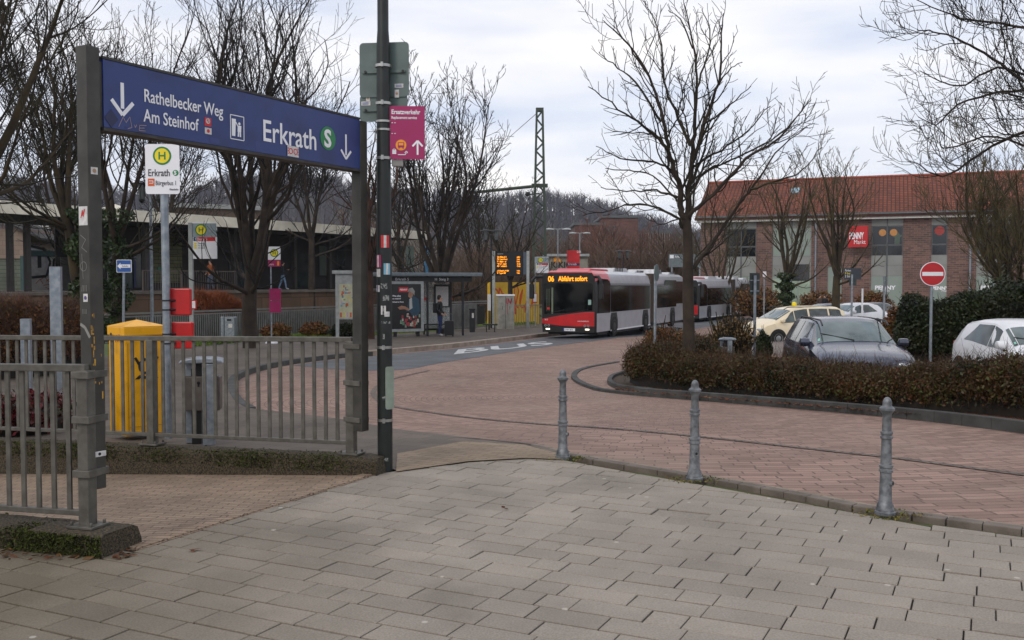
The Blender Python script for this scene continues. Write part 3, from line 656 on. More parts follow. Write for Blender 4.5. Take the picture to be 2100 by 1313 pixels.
# ---- tall pole with road signs seen from behind
pb = G(790, 965); PY = pb.y; px_ = lambda px, py: W(px, py, PY-.06)
pole = thing('lamp_post', (pb.x, pb.y, 0), 'tall dark green pole covered in stickers beside the end of the railing', 'pole')
m = MB(); zk = W(0, 90, PY).z
m.lathe([(.068, -.02), (.068, 1.6), (.064, 2.6), (.058, zk), (.05, zk+.12), (.048, 6.6)], (pb.x, pb.y, 0), 28); shaft = obj('shaft', m, m_polegreen, pole)
def clampz(py): return W(0, py, PY).z
m = MB()
for py in (136, 213, 325, 712, 861):
    m = MB(); m.lathe([(.0695, -.012), (.072, -.012), (.072, .012), (.0695, .012)], (pb.x, pb.y, clampz(py)), 24); m.box(pb.x+.0, pb.y-.08, clampz(py), .022, .025, .04); obj('band_clamp', m, m_steel, pole)
for py in (250, 267): m = MB(); m.lathe([(.066, -.009), (.071, -.009), (.071, .009), (.066, .009)], (pb.x, pb.y, clampz(py)), 24); obj('band_clamp', m, m_steel, pole)
F0 = frame((pb.x, pb.y, 0), .05)
def uvp(px, py): p = W(px, py, PY); return p.x-pb.x, p.z
def cyl_sticker(py, ang, wd, ht, mt, m2=None):
    m = MB(); r = .0700; n = 6; z = clampz(py)
    for i in range(n):
        a0 = R(ang)-wd/r/2+wd/r*i/n; a1 = a0+wd/r/n
        q = [(pb.x+r*math.sin(a), pb.y-r*math.cos(a), zz) for a, zz in ((a0, z-ht/2), (a1, z-ht/2), (a1, z+ht/2), (a0, z+ht/2))]; m.m = 1 if (m2 and i in (2, 3)) else 0; m.add(q, [(0, 1, 2, 3)])
    return obj('sticker', m, [mt, m2 or mt], shaft)
m_lb = mat('sticker_lightblue', '7cb8d0', .5); m_dirty = mat('sticker_torn', '8c8c8a', .7, scale=60, col2='2b3433', lo=.45, hi=.55)
cyl_sticker(496, 15, .075, .11, m_red, m_stw); cyl_sticker(536, -45, .07, .11, m_mag, m_stw); cyl_sticker(560, -45, .055, .07, m_stw)
cyl_sticker(552, 30, .065, .1, m_lb, m_stw); cyl_sticker(592, -50, .05, .06, m_stw, m_vio); cyl_sticker(587, 5, .06, .05, m_dirty); cyl_sticker(611, 20, .06, .05, m_dirty)
cyl_sticker(636, 0, .045, .08, m_stw, m_dirty); cyl_sticker(644, 28, .05, .045, m_stw); cyl_sticker(661, 20, .09, .02, m_dirty); cyl_sticker(690, 0, .02, .05, m_dirty)
cyl_sticker(815, 0, .03, .04, m_dirty); cyl_sticker(940, 15, .04, .03, m_dirty)
m = MB(frame((pb.x, pb.y, 0), .75)); z0, z1 = clampz(838), clampz(751); m.rrect(-.045, .045, z0, z1, .02, .072, .078); obj('cover_plate', m, mat('plate_greygreen', '8d9a8c', .5, scale=8), pole)
# sign plates on the far side of the pole
M1 = frame((pb.x, pb.y+.075, 0), -.12)
def plate(name, label, x0p, y0p, x1p, y1p, off, parent_none=True):
    a, b = uvp(x0p, y0p), uvp(x1p, y1p); m = MB(M1); m.rrect(a[0], b[0], b[1], a[1], .035, -off-.004, -off)
    s_ = thing(name, (pb.x, pb.y+.075, b[1]), label, 'sign'); pn = obj('panel', m, m_signback, s_)
    m = MB(M1)
    for z in ((a[1]+b[1])/2-.02,): m.bb(a[0]+.03, b[0]-.03, z-.012, z+.012, -off, -off+.018)
    obj('fixing_rail', m, m_signback, pn)
    m = MB(M1)
    for x in (a[0]+.06, b[0]-.05): m.lathe([(.012, 0), (.012, .01)], (x, (a[1]+b[1])/2-.02, -off+.018), 8)
    obj('bolt', m, m_blk, pn); return s_, pn, a, b
s1, pn1, a, b = plate('road_sign', 'large grey road sign seen from behind near the top of the dark pole', 733, 83, 838, 196, 0)
s2, pn2, a, b = plate('road_sign', 'lower small grey road sign plate seen from behind above the magenta sign', 733, 190, 834, 246, .012)
a = uvp(817, 178); sticker(T(M1, 0, 0, .0), a[0], a[1]+.02, .08, .035, m_stw, mat('st_blue', '5d6aa8', .5), pn1, 4); sticker(M1, a[0]-.02, a[1]-.05, .04, .07, m_stw, m_skin_s, pn1, 5)
a = uvp(746, 208); sticker(T(M1, 0, 0, -.012), a[0], a[1], .085, .035, m_stw, MATS['st_blue'], pn2, 4); sticker(T(M1, 0, 0, -.012), a[0]+.02, a[1]+.045, .035, .05, m_stw, m_skin_s, pn2, 5)
# magenta replacement-service sign
M2 = frame((pb.x+.055, pb.y-.02, 0), .08)
a = uvp(805, 218); b = uvp(874, 327); wd = .325; zt = a[1]; zb_ = b[1]
ms = thing('replacement_service_sign', (pb.x+.2, pb.y, zb_), 'magenta sign with an upward arrow fixed to the right of the dark pole', 'sign')
m = MB(M2); m.bb(.0, wd-.01, zb_, zt, -.004, 0); pn = obj('panel', m, m_mag, ms)
text('Ersatzverkehr', .0555, T(M2, .018, zt-.072), m_wht, pn, sx=.82, bold=.0012); text('Replacement service', .034, T(M2, .018, zt-.115), m_wht, pn, sx=.8, bold=.0006)
m = MB(M2)
for z in (zt-.15, zt-.245):
    for x in (.025, .05): m.box(x, z, .002, .012, .006, .002)
m.stroke([(.25, zb_+.04), (.25, zb_+.155)], .016, .001, .003); m.stroke([(.205, zb_+.115), (.25, zb_+.165)], .016, .001, .0032); m.stroke([(.295, zb_+.115), (.25, zb_+.165)], .016, .001, .0034)
m.stroke([(.075, zb_+.04), (.14, zb_+.04), (.15, zb_+.06)], .006, .001, .003); m.stroke([(.135, zb_+.055), (.15, zb_+.072), (.163, zb_+.055)], .006, .001, .0032)
m.ring(.042, zb_+.075, .012, .017, .001, .003, 14); m.bb(.025, .06, zb_+.045, zb_+.08, .001, .003); obj('arrow', m, m_wht, pn)
m = MB(M2); m.disc(.103, zb_+.125, .048, .001, .003); q = obj('bus_symbol', m, m_org, pn)
m = MB(M2); m.rrect(.075, .131, zb_+.103, zb_+.15, .006, .003, .0042); m.bb(.08, .09, zb_+.093, zb_+.103, .003, .0042); m.bb(.116, .126, zb_+.093, zb_+.103, .003, .0042); obj('bus_outline', m, m_mag, q)
m = MB(M2); m.rrect(.082, .124, zb_+.122, zb_+.144, .004, .0042, .005); obj('bus_window', m, m_org, q)
m = MB(M2); m.bb(.02, .12, zb_-.06, zb_+.0, -.06, -.012); obj('bracket_box', m, mat('bracket_grey', '8a8884', .5), ms, bev=.004)
# green paint drips at the pole
# ---- bollards
def bollard():
    o = thing('bollard', (0, 0, 0), '', 'bollard', 'grey cast bollards along the plaza edge'); H = .865
    P = [(.073, 0), (.073, .022), (.066, .03), (.066, .045), (.060, .055), (.060, .07), (.052, .085), (.046, .1), (.041, .3), (.041, .315), (.050, .32), (.050, .335), (.044, .34), (.044, .35), (.050, .355), (.050, .37), (.040, .375), (.036, .55), (.036, .565), (.045, .57), (.045, .585), (.039, .59), (.039, .6), (.044, .605), (.044, .618), (.034, .625), (.031, .745), (.043, .765), (.054, .78), (.054, .795), (.035, .81), (.033, .82), (.033, .84), (.025, .862), (.012, .875), (.001, .878)]
    m = MB(); m.lathe([(r, z*H/.878) for r, z in P], n=26); body = obj('body', m, m_boll, o)
    m = MB(); m.cyl((0, -.03, .235), (0, -.056, .235), .02, n=14); c = obj('lock_socket', m, m_boll, o)
    m = MB(); m.cyl((0, -.052, .235), (0, -.0575, .235), .011, n=12); obj('socket_hole', m, m_blk, c); return o
m_boll = mat('bollard_grey', '7a7d80', .5, .35, scale=16, col2='484b4e', lo=.3, hi=.6, bump=.2, bscale=80)
b0 = bollard()
BL = [((1154, 940), 'left bollard of three, standing farthest away at the plaza corner', 1.2), ((1424, 984), 'middle bollard of the three along the plaza edge, socket facing front', .1), ((1815, 1055), 'right bollard of three, nearest to the viewer, socket on its right side', .7)]
for i, (p, lb, rz) in enumerate(BL):
    c = G(*p)
    q = b0 if i == 0 else copy_tree(b0)
    q.location = (c.x, c.y, 0); q.rotation_euler = (0, R(.6) if i == 2 else 0, rz); q['label'] = lb
b0.name = 'bollard'
# ---- yellow letter box
yb = G(262, 906); m_yd = m_yel
fx = W(258, 906, yb.y); rt = W(335, 895, yb.y+.12); lf = W(205, 900, yb.y+.33)
aY = math.atan2(.25, .5)
H = W(0, 668, yb.y).z
FY = frame((fx.x, fx.y, 0), R(44))      # right-hand face
o = thing('letter_box', (fx.x+.1, fx.y+.3, 0), 'yellow pillar letter box with a black post horn behind the far railing', 'letter box')
wa, wb, ch = .47, .44, .03
m = MB(FY); poly = [(ch*0, 0), (wa, 0), (wa, -wb), (0, -wb)]
def yprism(m, x0, x1, d0, d1, z0, z1): m.bb(x0, x1, z0, z1, -d1, -d0)
yprism(m, 0, wa, 0, wb, .0, H-.12); body = obj('body', m, m_yel, o, bev=.02)
m = MB(FY); yprism(m, -.012, wa+.012, -.012, wb+.012, H-.12, H-.015); hood = obj('hood', m, m_yel, o, bev=.012)
m = MB(FY); e_ = .012
m.add([(-e_, H-.015, e_), (wa+e_, H-.015, e_), (wa+e_, H-.015, -wb-e_), (-e_, H-.015, -wb-e_), (wa/2, H+.055, -wb/2)], [(0, 1, 4), (1, 2, 4), (2, 3, 4), (3, 0, 4), (3, 2, 1, 0)]); obj('cap', m, m_yel, o)
# horn emblem on the right face
m = MB(T(FY, wa*.52, H-.46) @ Matrix.Scale(1.12, 4)); r_ = .078
m.ring(0, .0, r_-.022, r_+.006, .001, .004, 26, -35, 215)
m.prism([(-.125, .085), (-.078, .0), (-.062, .028), (-.105, .098)], .001, .0042); m.prism([(.125, .085), (.078, .0), (.062, .028), (.105, .098)], .001, .0042)
m.stroke([(-.07, -.02), (-.03, -.065), (.03, -.065), (.07, -.02)], .026, .001, .0035)
for s_ in (-1, 1): m.prism([(s_*.12, -.125), (s_*.075, -.125), (s_*.03, -.085), (s_*.075, -.085)], .001, .004); m.prism([(s_*.05, -.125), (s_*.005, -.125), (s_*.005, -.1), (s_*.025, -.092)], .001, .0042)
obj('post_horn', m, m_blk, body)
m = MB(FY); m.bb(.05, wa-.05, .1, .104, .001, .003); m.bb(.035, .04, .02, H-.2, .001, .002); m.bb(wa-.04, wa-.035, .02, H-.2, .001, .002); obj('seam', m, mat('seam_amber', '8a6000', .6), body)
FYl = frame((fx.x, fx.y, 0), R(44)-math.pi/2) 
m = MB(T(FYl, -wb*.3, H-.13, .013)); m.stroke([(-.07, -.06), (-.03, .02), (-.01, -.05), (.03, .03), (.05, -.03)], .012, .001, .003); obj('sticker', m, mat('st_red', 'a02848', .5), hood)
m = MB(T(FYl, -wb*.75, H-.1, .013)); m.bb(-.02, .02, -.045, .01, .001, .003); obj('sticker', m, m_blk, hood)
# ---- citizens' bus stop sign
c = G(346, 908); m = MB(); zs = W(0, 398, c.y).z; x_t = W(337, 400, c.y).x
o = thing('bus_stop_sign', (c.x, c.y, 0), 'white bus stop sign with green H on a thick galvanised pole behind the letter box', 'bus stop sign')
m.cyl((c.x, c.y, 0), (x_t, c.y, zs), .041, .041, 18); m.cyl((x_t, c.y, zs-.0), (x_t, c.y, zs+.06), .047, n=18); pl = obj('pole', m, m_galv, o)
def hdisc(M, u, v, r, par):
    m = MB(M); m.disc(u, v, r, .001, .003); q = obj('stop_emblem', m, m_grn, par)
    m = MB(M); m.disc(u, v, r*.8, .003, .004); y = obj('emblem_centre', m, m_ylw, q)
    m = MB(M); h = r*.42; t = r*.17
    m.bb(u-h*.72-t/2, u-h*.72+t/2, v-h, v+h, .004, .005); m.bb(u+h*.72-t/2, u+h*.72+t/2, v-h, v+h, .004, .005); m.bb(u-h*.72, u+h*.72, v-t/2, v+t/2, .004, .0052); obj('emblem_letter', m, m_grn, q)
MS = frame((x_t, c.y-.05, 0), .02); s0, t0 = W(302, 399, c.y), W(371, 297, c.y); zb_, zt = s0.z, t0.z; hw = .182
m = MB(MS); m.rrect(-hw, hw, zb_, zt, .03, -.012, 0); pn = obj('panel', m, m_wht, o)
hdisc(MS, 0, zt-.125, .098, pn)
m_txt = mat('text_dark', '3a3c42', .6)
text('Erkrath', .105, T(MS, -.155, zb_+.192), m_txt, pn, sx=.75, bold=.0008)
m = MB(MS); m.disc(.142, zb_+.227, .032, .001, .003, 18); obj('logo', m, m_grnS, pn); text('S', .058, T(MS, .125, zb_+.207, .002), m_wht, pn, bold=.002)
m = MB(MS); m.bb(-.155, -.085, zb_+.085, zb_+.165, .001, .003); obj('badge', m, mat('orange_badge', 'e2662a', .5), pn)
m = MB(MS); m.stroke([(-.145, zb_+.14), (-.1, zb_+.14), (-.1, zb_+.115), (-.14, zb_+.115)], .006, .003, .0042); obj('badge_mark', m, m_wht, pn)
text('Bürgerbus 1', .07, T(MS, -.075, zb_+.095), m_txt, pn, sx=.66); text('Rheinbahn', .03, T(MS, .075, zb_+.04), m_txt, pn, sx=.75)
# red timetable boxes clamped to that pole
m_redp = mat('red_plastic', 'be0e0e', .35, var=.1, scale=5)
for k, (ya, yb2, xl, xr) in enumerate(((592, 647, 337, 379), (661, 716, 339, 383))):
    za, zb2 = W(0, ya, c.y).z, W(0, yb2, c.y).z; xa, xb = W(xl, 0, c.y).x, W(xr, 0, c.y).x
    o2 = thing('timetable_box', ((xa+xb)/2, c.y+.09, zb2), ('upper' if k == 0 else 'lower')+' red timetable box clamped to the bus stop pole behind the letter box', 'timetable box', 'red timetable boxes on the pole')
    m = MB(); m.bb(xa, xb, c.y+.045, c.y+.12, zb2, za); bx = obj('case', m, m_redp, o2, bev=.012)
    m = MB()
    for z in (zb2+.06, za-.13): m = MB(); m.cyl((x_t+.03, c.y-.02, z), (x_t+.085, c.y+.05, z), .012, n=8); m.lathe([(.043, -.008), (.047, -.008), (.047, .008), (.043, .008)], (x_t+(c.x-x_t)*.5, c.y, z), 18); obj('clamp', m, m_blk, o2)
# ---- litter bins behind the railing
def litter_bin(c, h, label, nm='litter_bin', rz=0):
    o = thing(nm, (c.x, c.y, c.z), label, 'litter bin'); F_ = frame(c, rz)
    for q in ((-.2, -.1, -.25, -.2), (.0, .12, -.1, -.03)): m = MB(F_); m.bb(q[0], q[1], 0, h-.06, q[2], q[3]); obj('post', m, m_galv, o, bev=.006)
    m = MB(F_); m.bb(-.13, -.03, 0, h-.12, -.22, -.14); obj('support', m, m_blk, o)
    m = MB(F_); m.rrect(-.22, .17, .36, h-.2, .02, -.30, -.11); bx = obj('bin_body', m, m_binbr, o, bev=.01)
    m = MB(F_); m.disc(-.05, h-.27, .018, -.109, -.106, 12); m.bb(-.06, -.04, h-.31, h-.27, -.109, -.106); obj('lock', m, m_blk, bx)
    m = MB(F_); m.bb(-.1, -.0, h-.2, h-.06, -.2, -.12); obj('inner_bin', m, m_blk, o)
    m = MB(); m.M = F_
    prof = [(-.24, h-.055), (-.22, h-.02), (-.1, h), (.1, h), (.2, h-.02), (.22, h-.055)]; m.prism(prof, -.33, -.02); obj('hood', m, m_galv, o, bev=.01); return o
m_binbr = mat('bin_brownish', '6a615b', .5, .3, scale=7, col2='544c47')
c = G(415, 915); litter_bin(c, .93, 'litter bin with brown side panels and rounded galvanised hood behind the far railing', rz=.15)
# ---- galvanised square posts at the left
for (pb_, ptop, xw, lb) in (((120, 872), 548, 26, 'tall galvanised square post beside the red-leaved bed'), ((57, 860), 655, 23, 'short galvanised square post left of the taller one')):
    c = G(*pb_); zt = W(0, ptop, c.y).z; wv = xw/FPX*c.y*.8
    m = MB(); m.box(c.x, c.y, (zt+c.z)/2, wv, wv, zt-c.z, .25); m.box(c.x, c.y, zt+.002, wv*1.04, wv*1.04, .006, .25); tag(obj('metal_post', m, m_galv, bev=.005), lb, 'post', 'galvanised square posts')
# ============================================================ TREES
m_bark = mat('bark_grey', '3c3126', .95, scale=3, col2='211a15', bump=.7, bscale=25)
m_barkm = mat('bark_mossy', '40351f', .95, scale=2.2, col2='251d14', bump=.6, bscale=25)
m_twig = mat('twig_dark', '211a14', .95, scale=1.2, col2='151210')
m_twigm = mat('twig_mossy', '332e19', .95, scale=1.6, col2='1a1610')
m_twigr = mat('twig_reddish', '6a4c40', .95, scale=.6, col2='4a382e')
m_twigo = mat('twig_olive', '5c5232', .95, scale=1.6, col2='3a3322')
m_barkr = mat('bark_red', '4f3424', .95, scale=2.2, col2='2c1e18', bump=.6, bscale=25)
class Tree:
    def __init__(s, seed, maxl=4, rmin=.004, up=.18, wob=.16, dens=1.0, ang=(28, 55), ratio=(.5, .75), seglen=.22, droop=0):
        s.r = random.Random(seed); s.maxl = maxl; s.rmin = rmin; s.up = up; s.wob = wob; s.dens = dens; s.ang = ang; s.ratio = ratio; s.sl = seglen; s.B = [[], []]; s.droop = droop
    def grow(s, p, d, ln, r, lev):
        rd = s.r; n = max(2, int(ln/(s.sl*(1 if lev < 3 else .7)))); st = ln/n; P = [p.copy()]; Rr = [r]; d = d.normalized(); r1 = max(s.rmin, r*(.42 if lev < s.maxl else .5))
        for i in range(n):
            d = (d+Vector((rd.gauss(0, s.wob), rd.gauss(0, s.wob), rd.gauss(0, s.wob)+s.up*(1 if lev > 1 else .4)))).normalized()
            p = p+d*st; P.append(p.copy()); Rr.append(r+(r1-r)*(i+1)/n)
        s.B[0 if r > .035 else 1].append((P, Rr)); s.kids(P, Rr, ln, lev)
    def kids(s, P, Rr, ln, lev, start=.2):
        if lev >= s.maxl: return
        rd = s.r; cnt = max(2, int(s.dens*(ln/(.26 if lev >= 2 else .34)))) if lev > 0 else int(s.dens*8)
        cnt = min(cnt, 18)
        for k in range(cnt):
            t = start+(1-start)*(k+rd.random())/cnt; x = t*(len(P)-1); i = min(int(x), len(P)-2); q = Vector(P[i]).lerp(Vector(P[i+1]), x-i)
            dd = (Vector(P[i+1])-Vector(P[i])).normalized(); a = R(rd.uniform(*s.ang)); ax = dd.orthogonal(); ax.rotate(Matrix.Rotation(rd.uniform(0, 6.283), 3, dd)); nd = dd.copy(); nd.rotate(Matrix.Rotation(a, 3, ax))
            rr = Rr[i]*rd.uniform(.3, .55); L_ = ln*rd.uniform(*s.ratio)*(1.05-.55*t)
            if L_ < .12: continue
            s.grow(q, nd, L_, max(rr, s.rmin), lev+1)
    def limb(s, P, r0, r1, lev=1, start=.15, dens=None):
        ln = sum((Vector(b)-Vector(a)).length for a, b in zip(P, P[1:])); Q = [Vector(x) for x in arc(P, 4)]
        Q = [q+Vector((s.r.gauss(0, .012), s.r.gauss(0, .012), s.r.gauss(0, .012))) for q in Q]
        Rr = [r0+(r1-r0)*i/(len(Q)-1) for i in range(len(Q))]; s.B[0 if r0 > .035 else 1].append((Q, Rr)); s.kids(Q, Rr, ln, lev, start); return Q
    def build(s, base, trunkpoly, label, group, mb_=None, mt=None, cat='tree', name='bare_tree', ksides=(8, 4)):
        o = thing(name, base, label, cat, group)
        V, F = tubes(trunkpoly, 14); arr('trunk', V, F, mb_ or m_bark, o, smooth=True)
        allb = []
        if s.B[0]: V, F = tubes(s.B[0], ksides[0]); arr('limbs', V, F, mb_ or m_bark, o, smooth=True)
        if s.B[1]: V, F = tubes(s.B[1], ksides[1]); arr('crown', V, F, mt or m_twig, o, smooth=True)
        return o
def pl(pts, Y, Yd=0):                       # pixel polyline -> world, depth drifting by Yd
    n = len(pts); return [W(a, b, Y+Yd*i/max(1, n-1)) for i, (a, b) in enumerate(pts)]
# --- main tree on the island, drawn limb by limb
t = Tree(11, maxl=4, rmin=.0046, up=.15, wob=.17, dens=1.7, seglen=.14, ratio=(.24, .48), ang=(28, 60))
YT = 19.3; gz = zg(YT)
tp = [W(1412, 800, YT), W(1413, 700, YT), W(1411, 600, YT), W(1411, 540, YT), W(1410, 480, YT), W(1406, 440, YT)]
trunk = [(arc(tp, 4), list(np.linspace(.125, .085, 21)))]
def LB(p, Yd, r0, r1=.008, dens=None, Y=YT): return t.limb(pl(p, Y, Yd), r0, r1)
LB([(1406, 450), (1396, 430), (1395, 385), (1376, 333), (1369, 298), (1355, 228), (1331, 158), (1285, 88), (1236, 42)], -.5, .07)
LB([(1409, 460), (1413, 420), (1413, 385), (1422, 308), (1425, 245), (1430, 175), (1422, 91), (1404, 4)], .2, .072)
LB([(1415, 298), (1383, 224), (1362, 168), (1352, 70), (1327, 14)], .9, .035)
LB([(1420, 336), (1446, 252), (1474, 168), (1478, 88), (1485, 28)], -.8, .042)
LB([(1413, 392), (1446, 354), (1488, 333), (1548, 308), (1614, 262), (1662, 204)], .9, .034)
LB([(1414, 450), (1422, 434), (1478, 385), (1530, 326), (1590, 290), (1625, 250), (1655, 212)], -.9, .05)
LB([(1412, 560), (1424, 545), (1455, 505), (1500, 440), (1548, 378), (1590, 315), (1650, 266)], .5, .05)
LB([(1540, 388), (1600, 368), (1645, 352), (1684, 300)], .9, .022, Y=19)
LB([(1402, 470), (1385, 445), (1338, 424), (1290, 420), (1250, 432), (1195, 442)], -.9, .035)
LB([(1396, 405), (1360, 397), (1338, 389), (1285, 392), (1233, 385)], .7, .026)
LB([(1388, 362), (1355, 336), (1320, 330), (1270, 325), (1222, 298)], -1., .03)
LB([(1371, 305), (1320, 259), (1268, 224), (1208, 178)], -.7, .032, Y=19.)
LB([(1357, 250), (1303, 168), (1257, 133), (1226, 105)], .8, .028)
LB([(1421, 343), (1478, 308), (1530, 270), (1580, 215)], .2, .026)
LB([(1444, 258), (1495, 217), (1541, 175)], -1.0, .026, Y=18.9)
LB([(1474, 170), (1500, 140), (1522, 128)], .3, .016)
LB([(1428, 180), (1450, 120), (1455, 60), (1440, 20)], .6, .022)
LB([(1422, 100), (1395, 40), (1370, 20)], -.5, .016)
LB([(1338, 170), (1300, 110), (1265, 60), (1262, 30)], .5, .02)
LB([(1396, 420), (1340, 360), (1290, 350), (1240, 345)], 1.0, .022)
t.build((tp[0].x, YT, gz), trunk, 'bare tree with grey trunk rising from the island hedge in front of the road', None, mt=m_twigm)
# --- branches of the tree outside the frame on the right
t = Tree(23, maxl=4, rmin=.0045, up=.13, wob=.16, dens=1.6, seglen=.12, ratio=(.24, .48), ang=(25, 58))
YT = 13.; tp = [W(2360, 1000, YT), W(2355, 700, YT), W(2350, 400, YT), W(2340, 150, YT), W(2330, -150, YT), W(2320, -400, YT)]; tp[0].z = zg(YT)-.1
trunk = [(arc(tp, 4), list(np.linspace(.17, .08, 21)))]
for p, Yd, r0 in [([(2345, 420), (2200, 330), (2080, 270), (1990, 300), (1900, 358), (1860, 350), (1815, 325)], .8, .045), ([(2345, 300), (2200, 220), (2070, 175), (1990, 120), (1930, 85), (1870, 65), (1836, 60)], -.8, .045),
    ([(2340, 330), (2220, 280), (2100, 200), (2010, 190), (1920, 215), (1875, 255), (1838, 240)], .4, .04), ([(2335, 150), (2200, 120), (2060, 60), (1960, 45), (1900, 30), (1835, 0)], -1.0, .04),
    ([(2335, 250), (2220, 210), (2090, 165), (2000, 140), (1930, 175), (1880, 165), (1840, 145)], 1.1, .038), ([(2330, 50), (2200, 20), (2080, -20), (1980, -30)], .5, .04),
    ([(2340, 380), (2220, 330), (2110, 235), (2040, 195), (1960, 190)], -1.2, .04), ([(2330, 100), (2220, 60), (2120, 10), (2060, -40)], -.9, .04), ([(2340, 200), (2200, 160), (2120, 100), (2050, 20)], -.2, .04), ([(2345, 450), (2210, 390), (2110, 330), (2000, 280), (1900, 305), (1880, 290)], -.6, .036)]:
    LB([(a+45, b) for a, b in p], Yd, r0)
t.build((tp[0].x, YT, tp[0].z), trunk, 'bare tree whose drooping branches enter at the right edge above the roof', None, mt=m_twigm)

def auto(seed, base, H, r, label, group, nst=3, fork=.3, lean=(0, 0), spread=.35, mt=None, mb_=None, maxl=4, dens=1., rmin=.006, width=None, up=.16, name='bare_tree', sl=.3, cat='tree', low=True):
    """vase shaped bare tree: short trunk, nst rising stems with their side branches"""
    t = Tree(seed, maxl=maxl, rmin=rmin, up=up, wob=.13, dens=dens, seglen=sl, ratio=(.34, .6), ang=(25, 55)); rd = t.r; base = Vector(base)
    top = base+Vector((lean[0]*fork, lean[1]*fork, H*fork)); mid = base.lerp(top, .5)+Vector((rd.uniform(-.08, .08), 0, 0))
    trunk = [(arc([base-Vector((0, 0, .15)), mid, top], 5), list(np.linspace(r*1.15, r*.82, 11)))]
    for k in range(nst):
        a = 6.283*(k+rd.uniform(-.2, .2))/nst; sp = spread*rd.uniform(.3, 1.2); d = Vector((math.cos(a)*sp+lean[0]/H, math.sin(a)*sp+lean[1]/H, 1)).normalized(); hh = H*(1-fork)*rd.uniform(.8, 1.05)
        P = [top-Vector((0, 0, .1)), top+d*hh*.3, top+(d+Vector((rd.uniform(-.1, .1), rd.uniform(-.1, .1), .15))).normalized()*hh*.65, top+(d+Vector((rd.uniform(-.15, .15), rd.uniform(-.15, .15), .3))).normalized()*hh]
        t.limb(P, r*.6, rmin*1.3, lev=1, start=.22)
    if low:
        for k in range(3):
            a = rd.uniform(0, 6.283); d = Vector((math.cos(a), math.sin(a), rd.uniform(.3, .7))).normalized(); L_ = H*.33; q = base.lerp(top, rd.uniform(.75, 1))
            t.limb([q, q+d*L_*.5, q+(d+Vector((0, 0, .25))).normalized()*L_], r*.35, rmin*1.3, lev=2, start=.1)
    return t.build(base, trunk, label, group, mb_=mb_, mt=mt, name=name, cat=cat)
def place(px, Y, ytop): c = W(px, 580, Y); c.z = zg(Y); return c, W(px, ytop, Y).z-c.z
def atree(seed, px, Y, ytop, r, label, **k):
    c, H = place(px, Y, ytop); return auto(seed, c, H, r, label, k.pop('group', 'bare winter trees'), **k)
# left and centre trees
atree(31, 515, 33.5, -10, .26, 'tall many-stemmed bare tree standing behind the blue station sign', nst=7, fork=.2, spread=.36, dens=.6, sl=.35)
atree(32, 190, 27, 20, .16, 'leaning bare tree with ivy at its foot behind the left sign post', nst=4, fork=.4, lean=(-1.6, 0), spread=.35, mt=m_twigm, mb_=m_barkm, sl=.35)
atree(33, -130, 20, -160, .15, 'bare tree at the left edge with branches filling the corner of the sky', nst=5, fork=.45, spread=.5, mt=m_twigm, mb_=m_barkm, sl=.3)
atree(34, 240, 32, 0, .17, 'bare tree with ivy-wrapped stem just right of the left sign post', nst=4, fork=.3, spread=.3, dens=.75, mt=m_twigm, sl=.35)
atree(35, -60, 17, -200, .17, 'bare tree beyond the left edge reaching over the near railing', nst=5, fork=.4, spread=.55, mt=m_twigm, mb_=m_barkm, sl=.25)
atree(36, 757, 40, 260, .2, 'reddish-barked bare tree between the map case and the tall dark pole', nst=4, fork=.4, spread=.3, dens=.6, mb_=m_barkr, sl=.4)
atree(37, 905, 46, 205, .24, 'wide bare tree growing behind the glass bus shelter', nst=6, fork=.2, spread=.36, sl=.4, dens=.6, rmin=.01)
atree(38, 1046, 58, 390, .16, 'small bare tree directly behind the departure display', nst=5, fork=.35, spread=.6, dens=.7, mt=m_twigm, sl=.35)
atree(39, 345, 60, 180, .2, 'thin bare tree behind the station canopy', nst=4, fork=.35, spread=.3, rmin=.012, dens=.8, sl=.6)
atree(40, 120, 62, 150, .22, 'bare tree above the station canopy at the left', nst=4, fork=.35, spread=.4, rmin=.012, dens=.8, sl=.6)
atree(41, 640, 62, 230, .22, 'bare tree rising behind the right half of the blue sign', nst=4, fork=.4, spread=.4, rmin=.012, dens=.8, sl=.6)
atree(42, 820, 66, 330, .2, 'low bare tree behind the shelter roof', nst=4, fork=.35, spread=.5, rmin=.012, dens=.6, sl=.6, mt=m_twigm)
atree(43, 980, 70, 360, .2, 'twiggy tree left of the catenary mast', nst=5, fork=.25, spread=.5, rmin=.012, dens=.6, sl=.6, mt=m_twigm)
# car park trees
atree(44, 1614, 56, 330, .2, 'bare car park tree with ivy trunk in front of the glazed shop front', dens=.55, nst=5, fork=.3, spread=.36, rmin=.01, mt=m_twigo, mb_=m_barkm, sl=.45)
atree(45, 1716, 52, 320, .22, 'bare vase-shaped car park tree left of the red shop sign', dens=.5, nst=6, fork=.32, spread=.38, rmin=.01, mt=m_twigo, mb_=m_barkm, sl=.45)
atree(46, 1478, 74, 395, .2, 'scrubby brownish tree at the left corner of the brick shop building', dens=.5, nst=5, fork=.12, spread=.45, rmin=.012, mt=m_twigo, mb_=m_barkm, sl=.5)
atree(47, 2110, 31, 250, .22, 'dense mossy twiggy tree at the right edge in front of the brick facade', nst=8, fork=.12, spread=.75, rmin=.007, dens=1.4, mt=m_twigo, mb_=m_barkm, sl=.28)
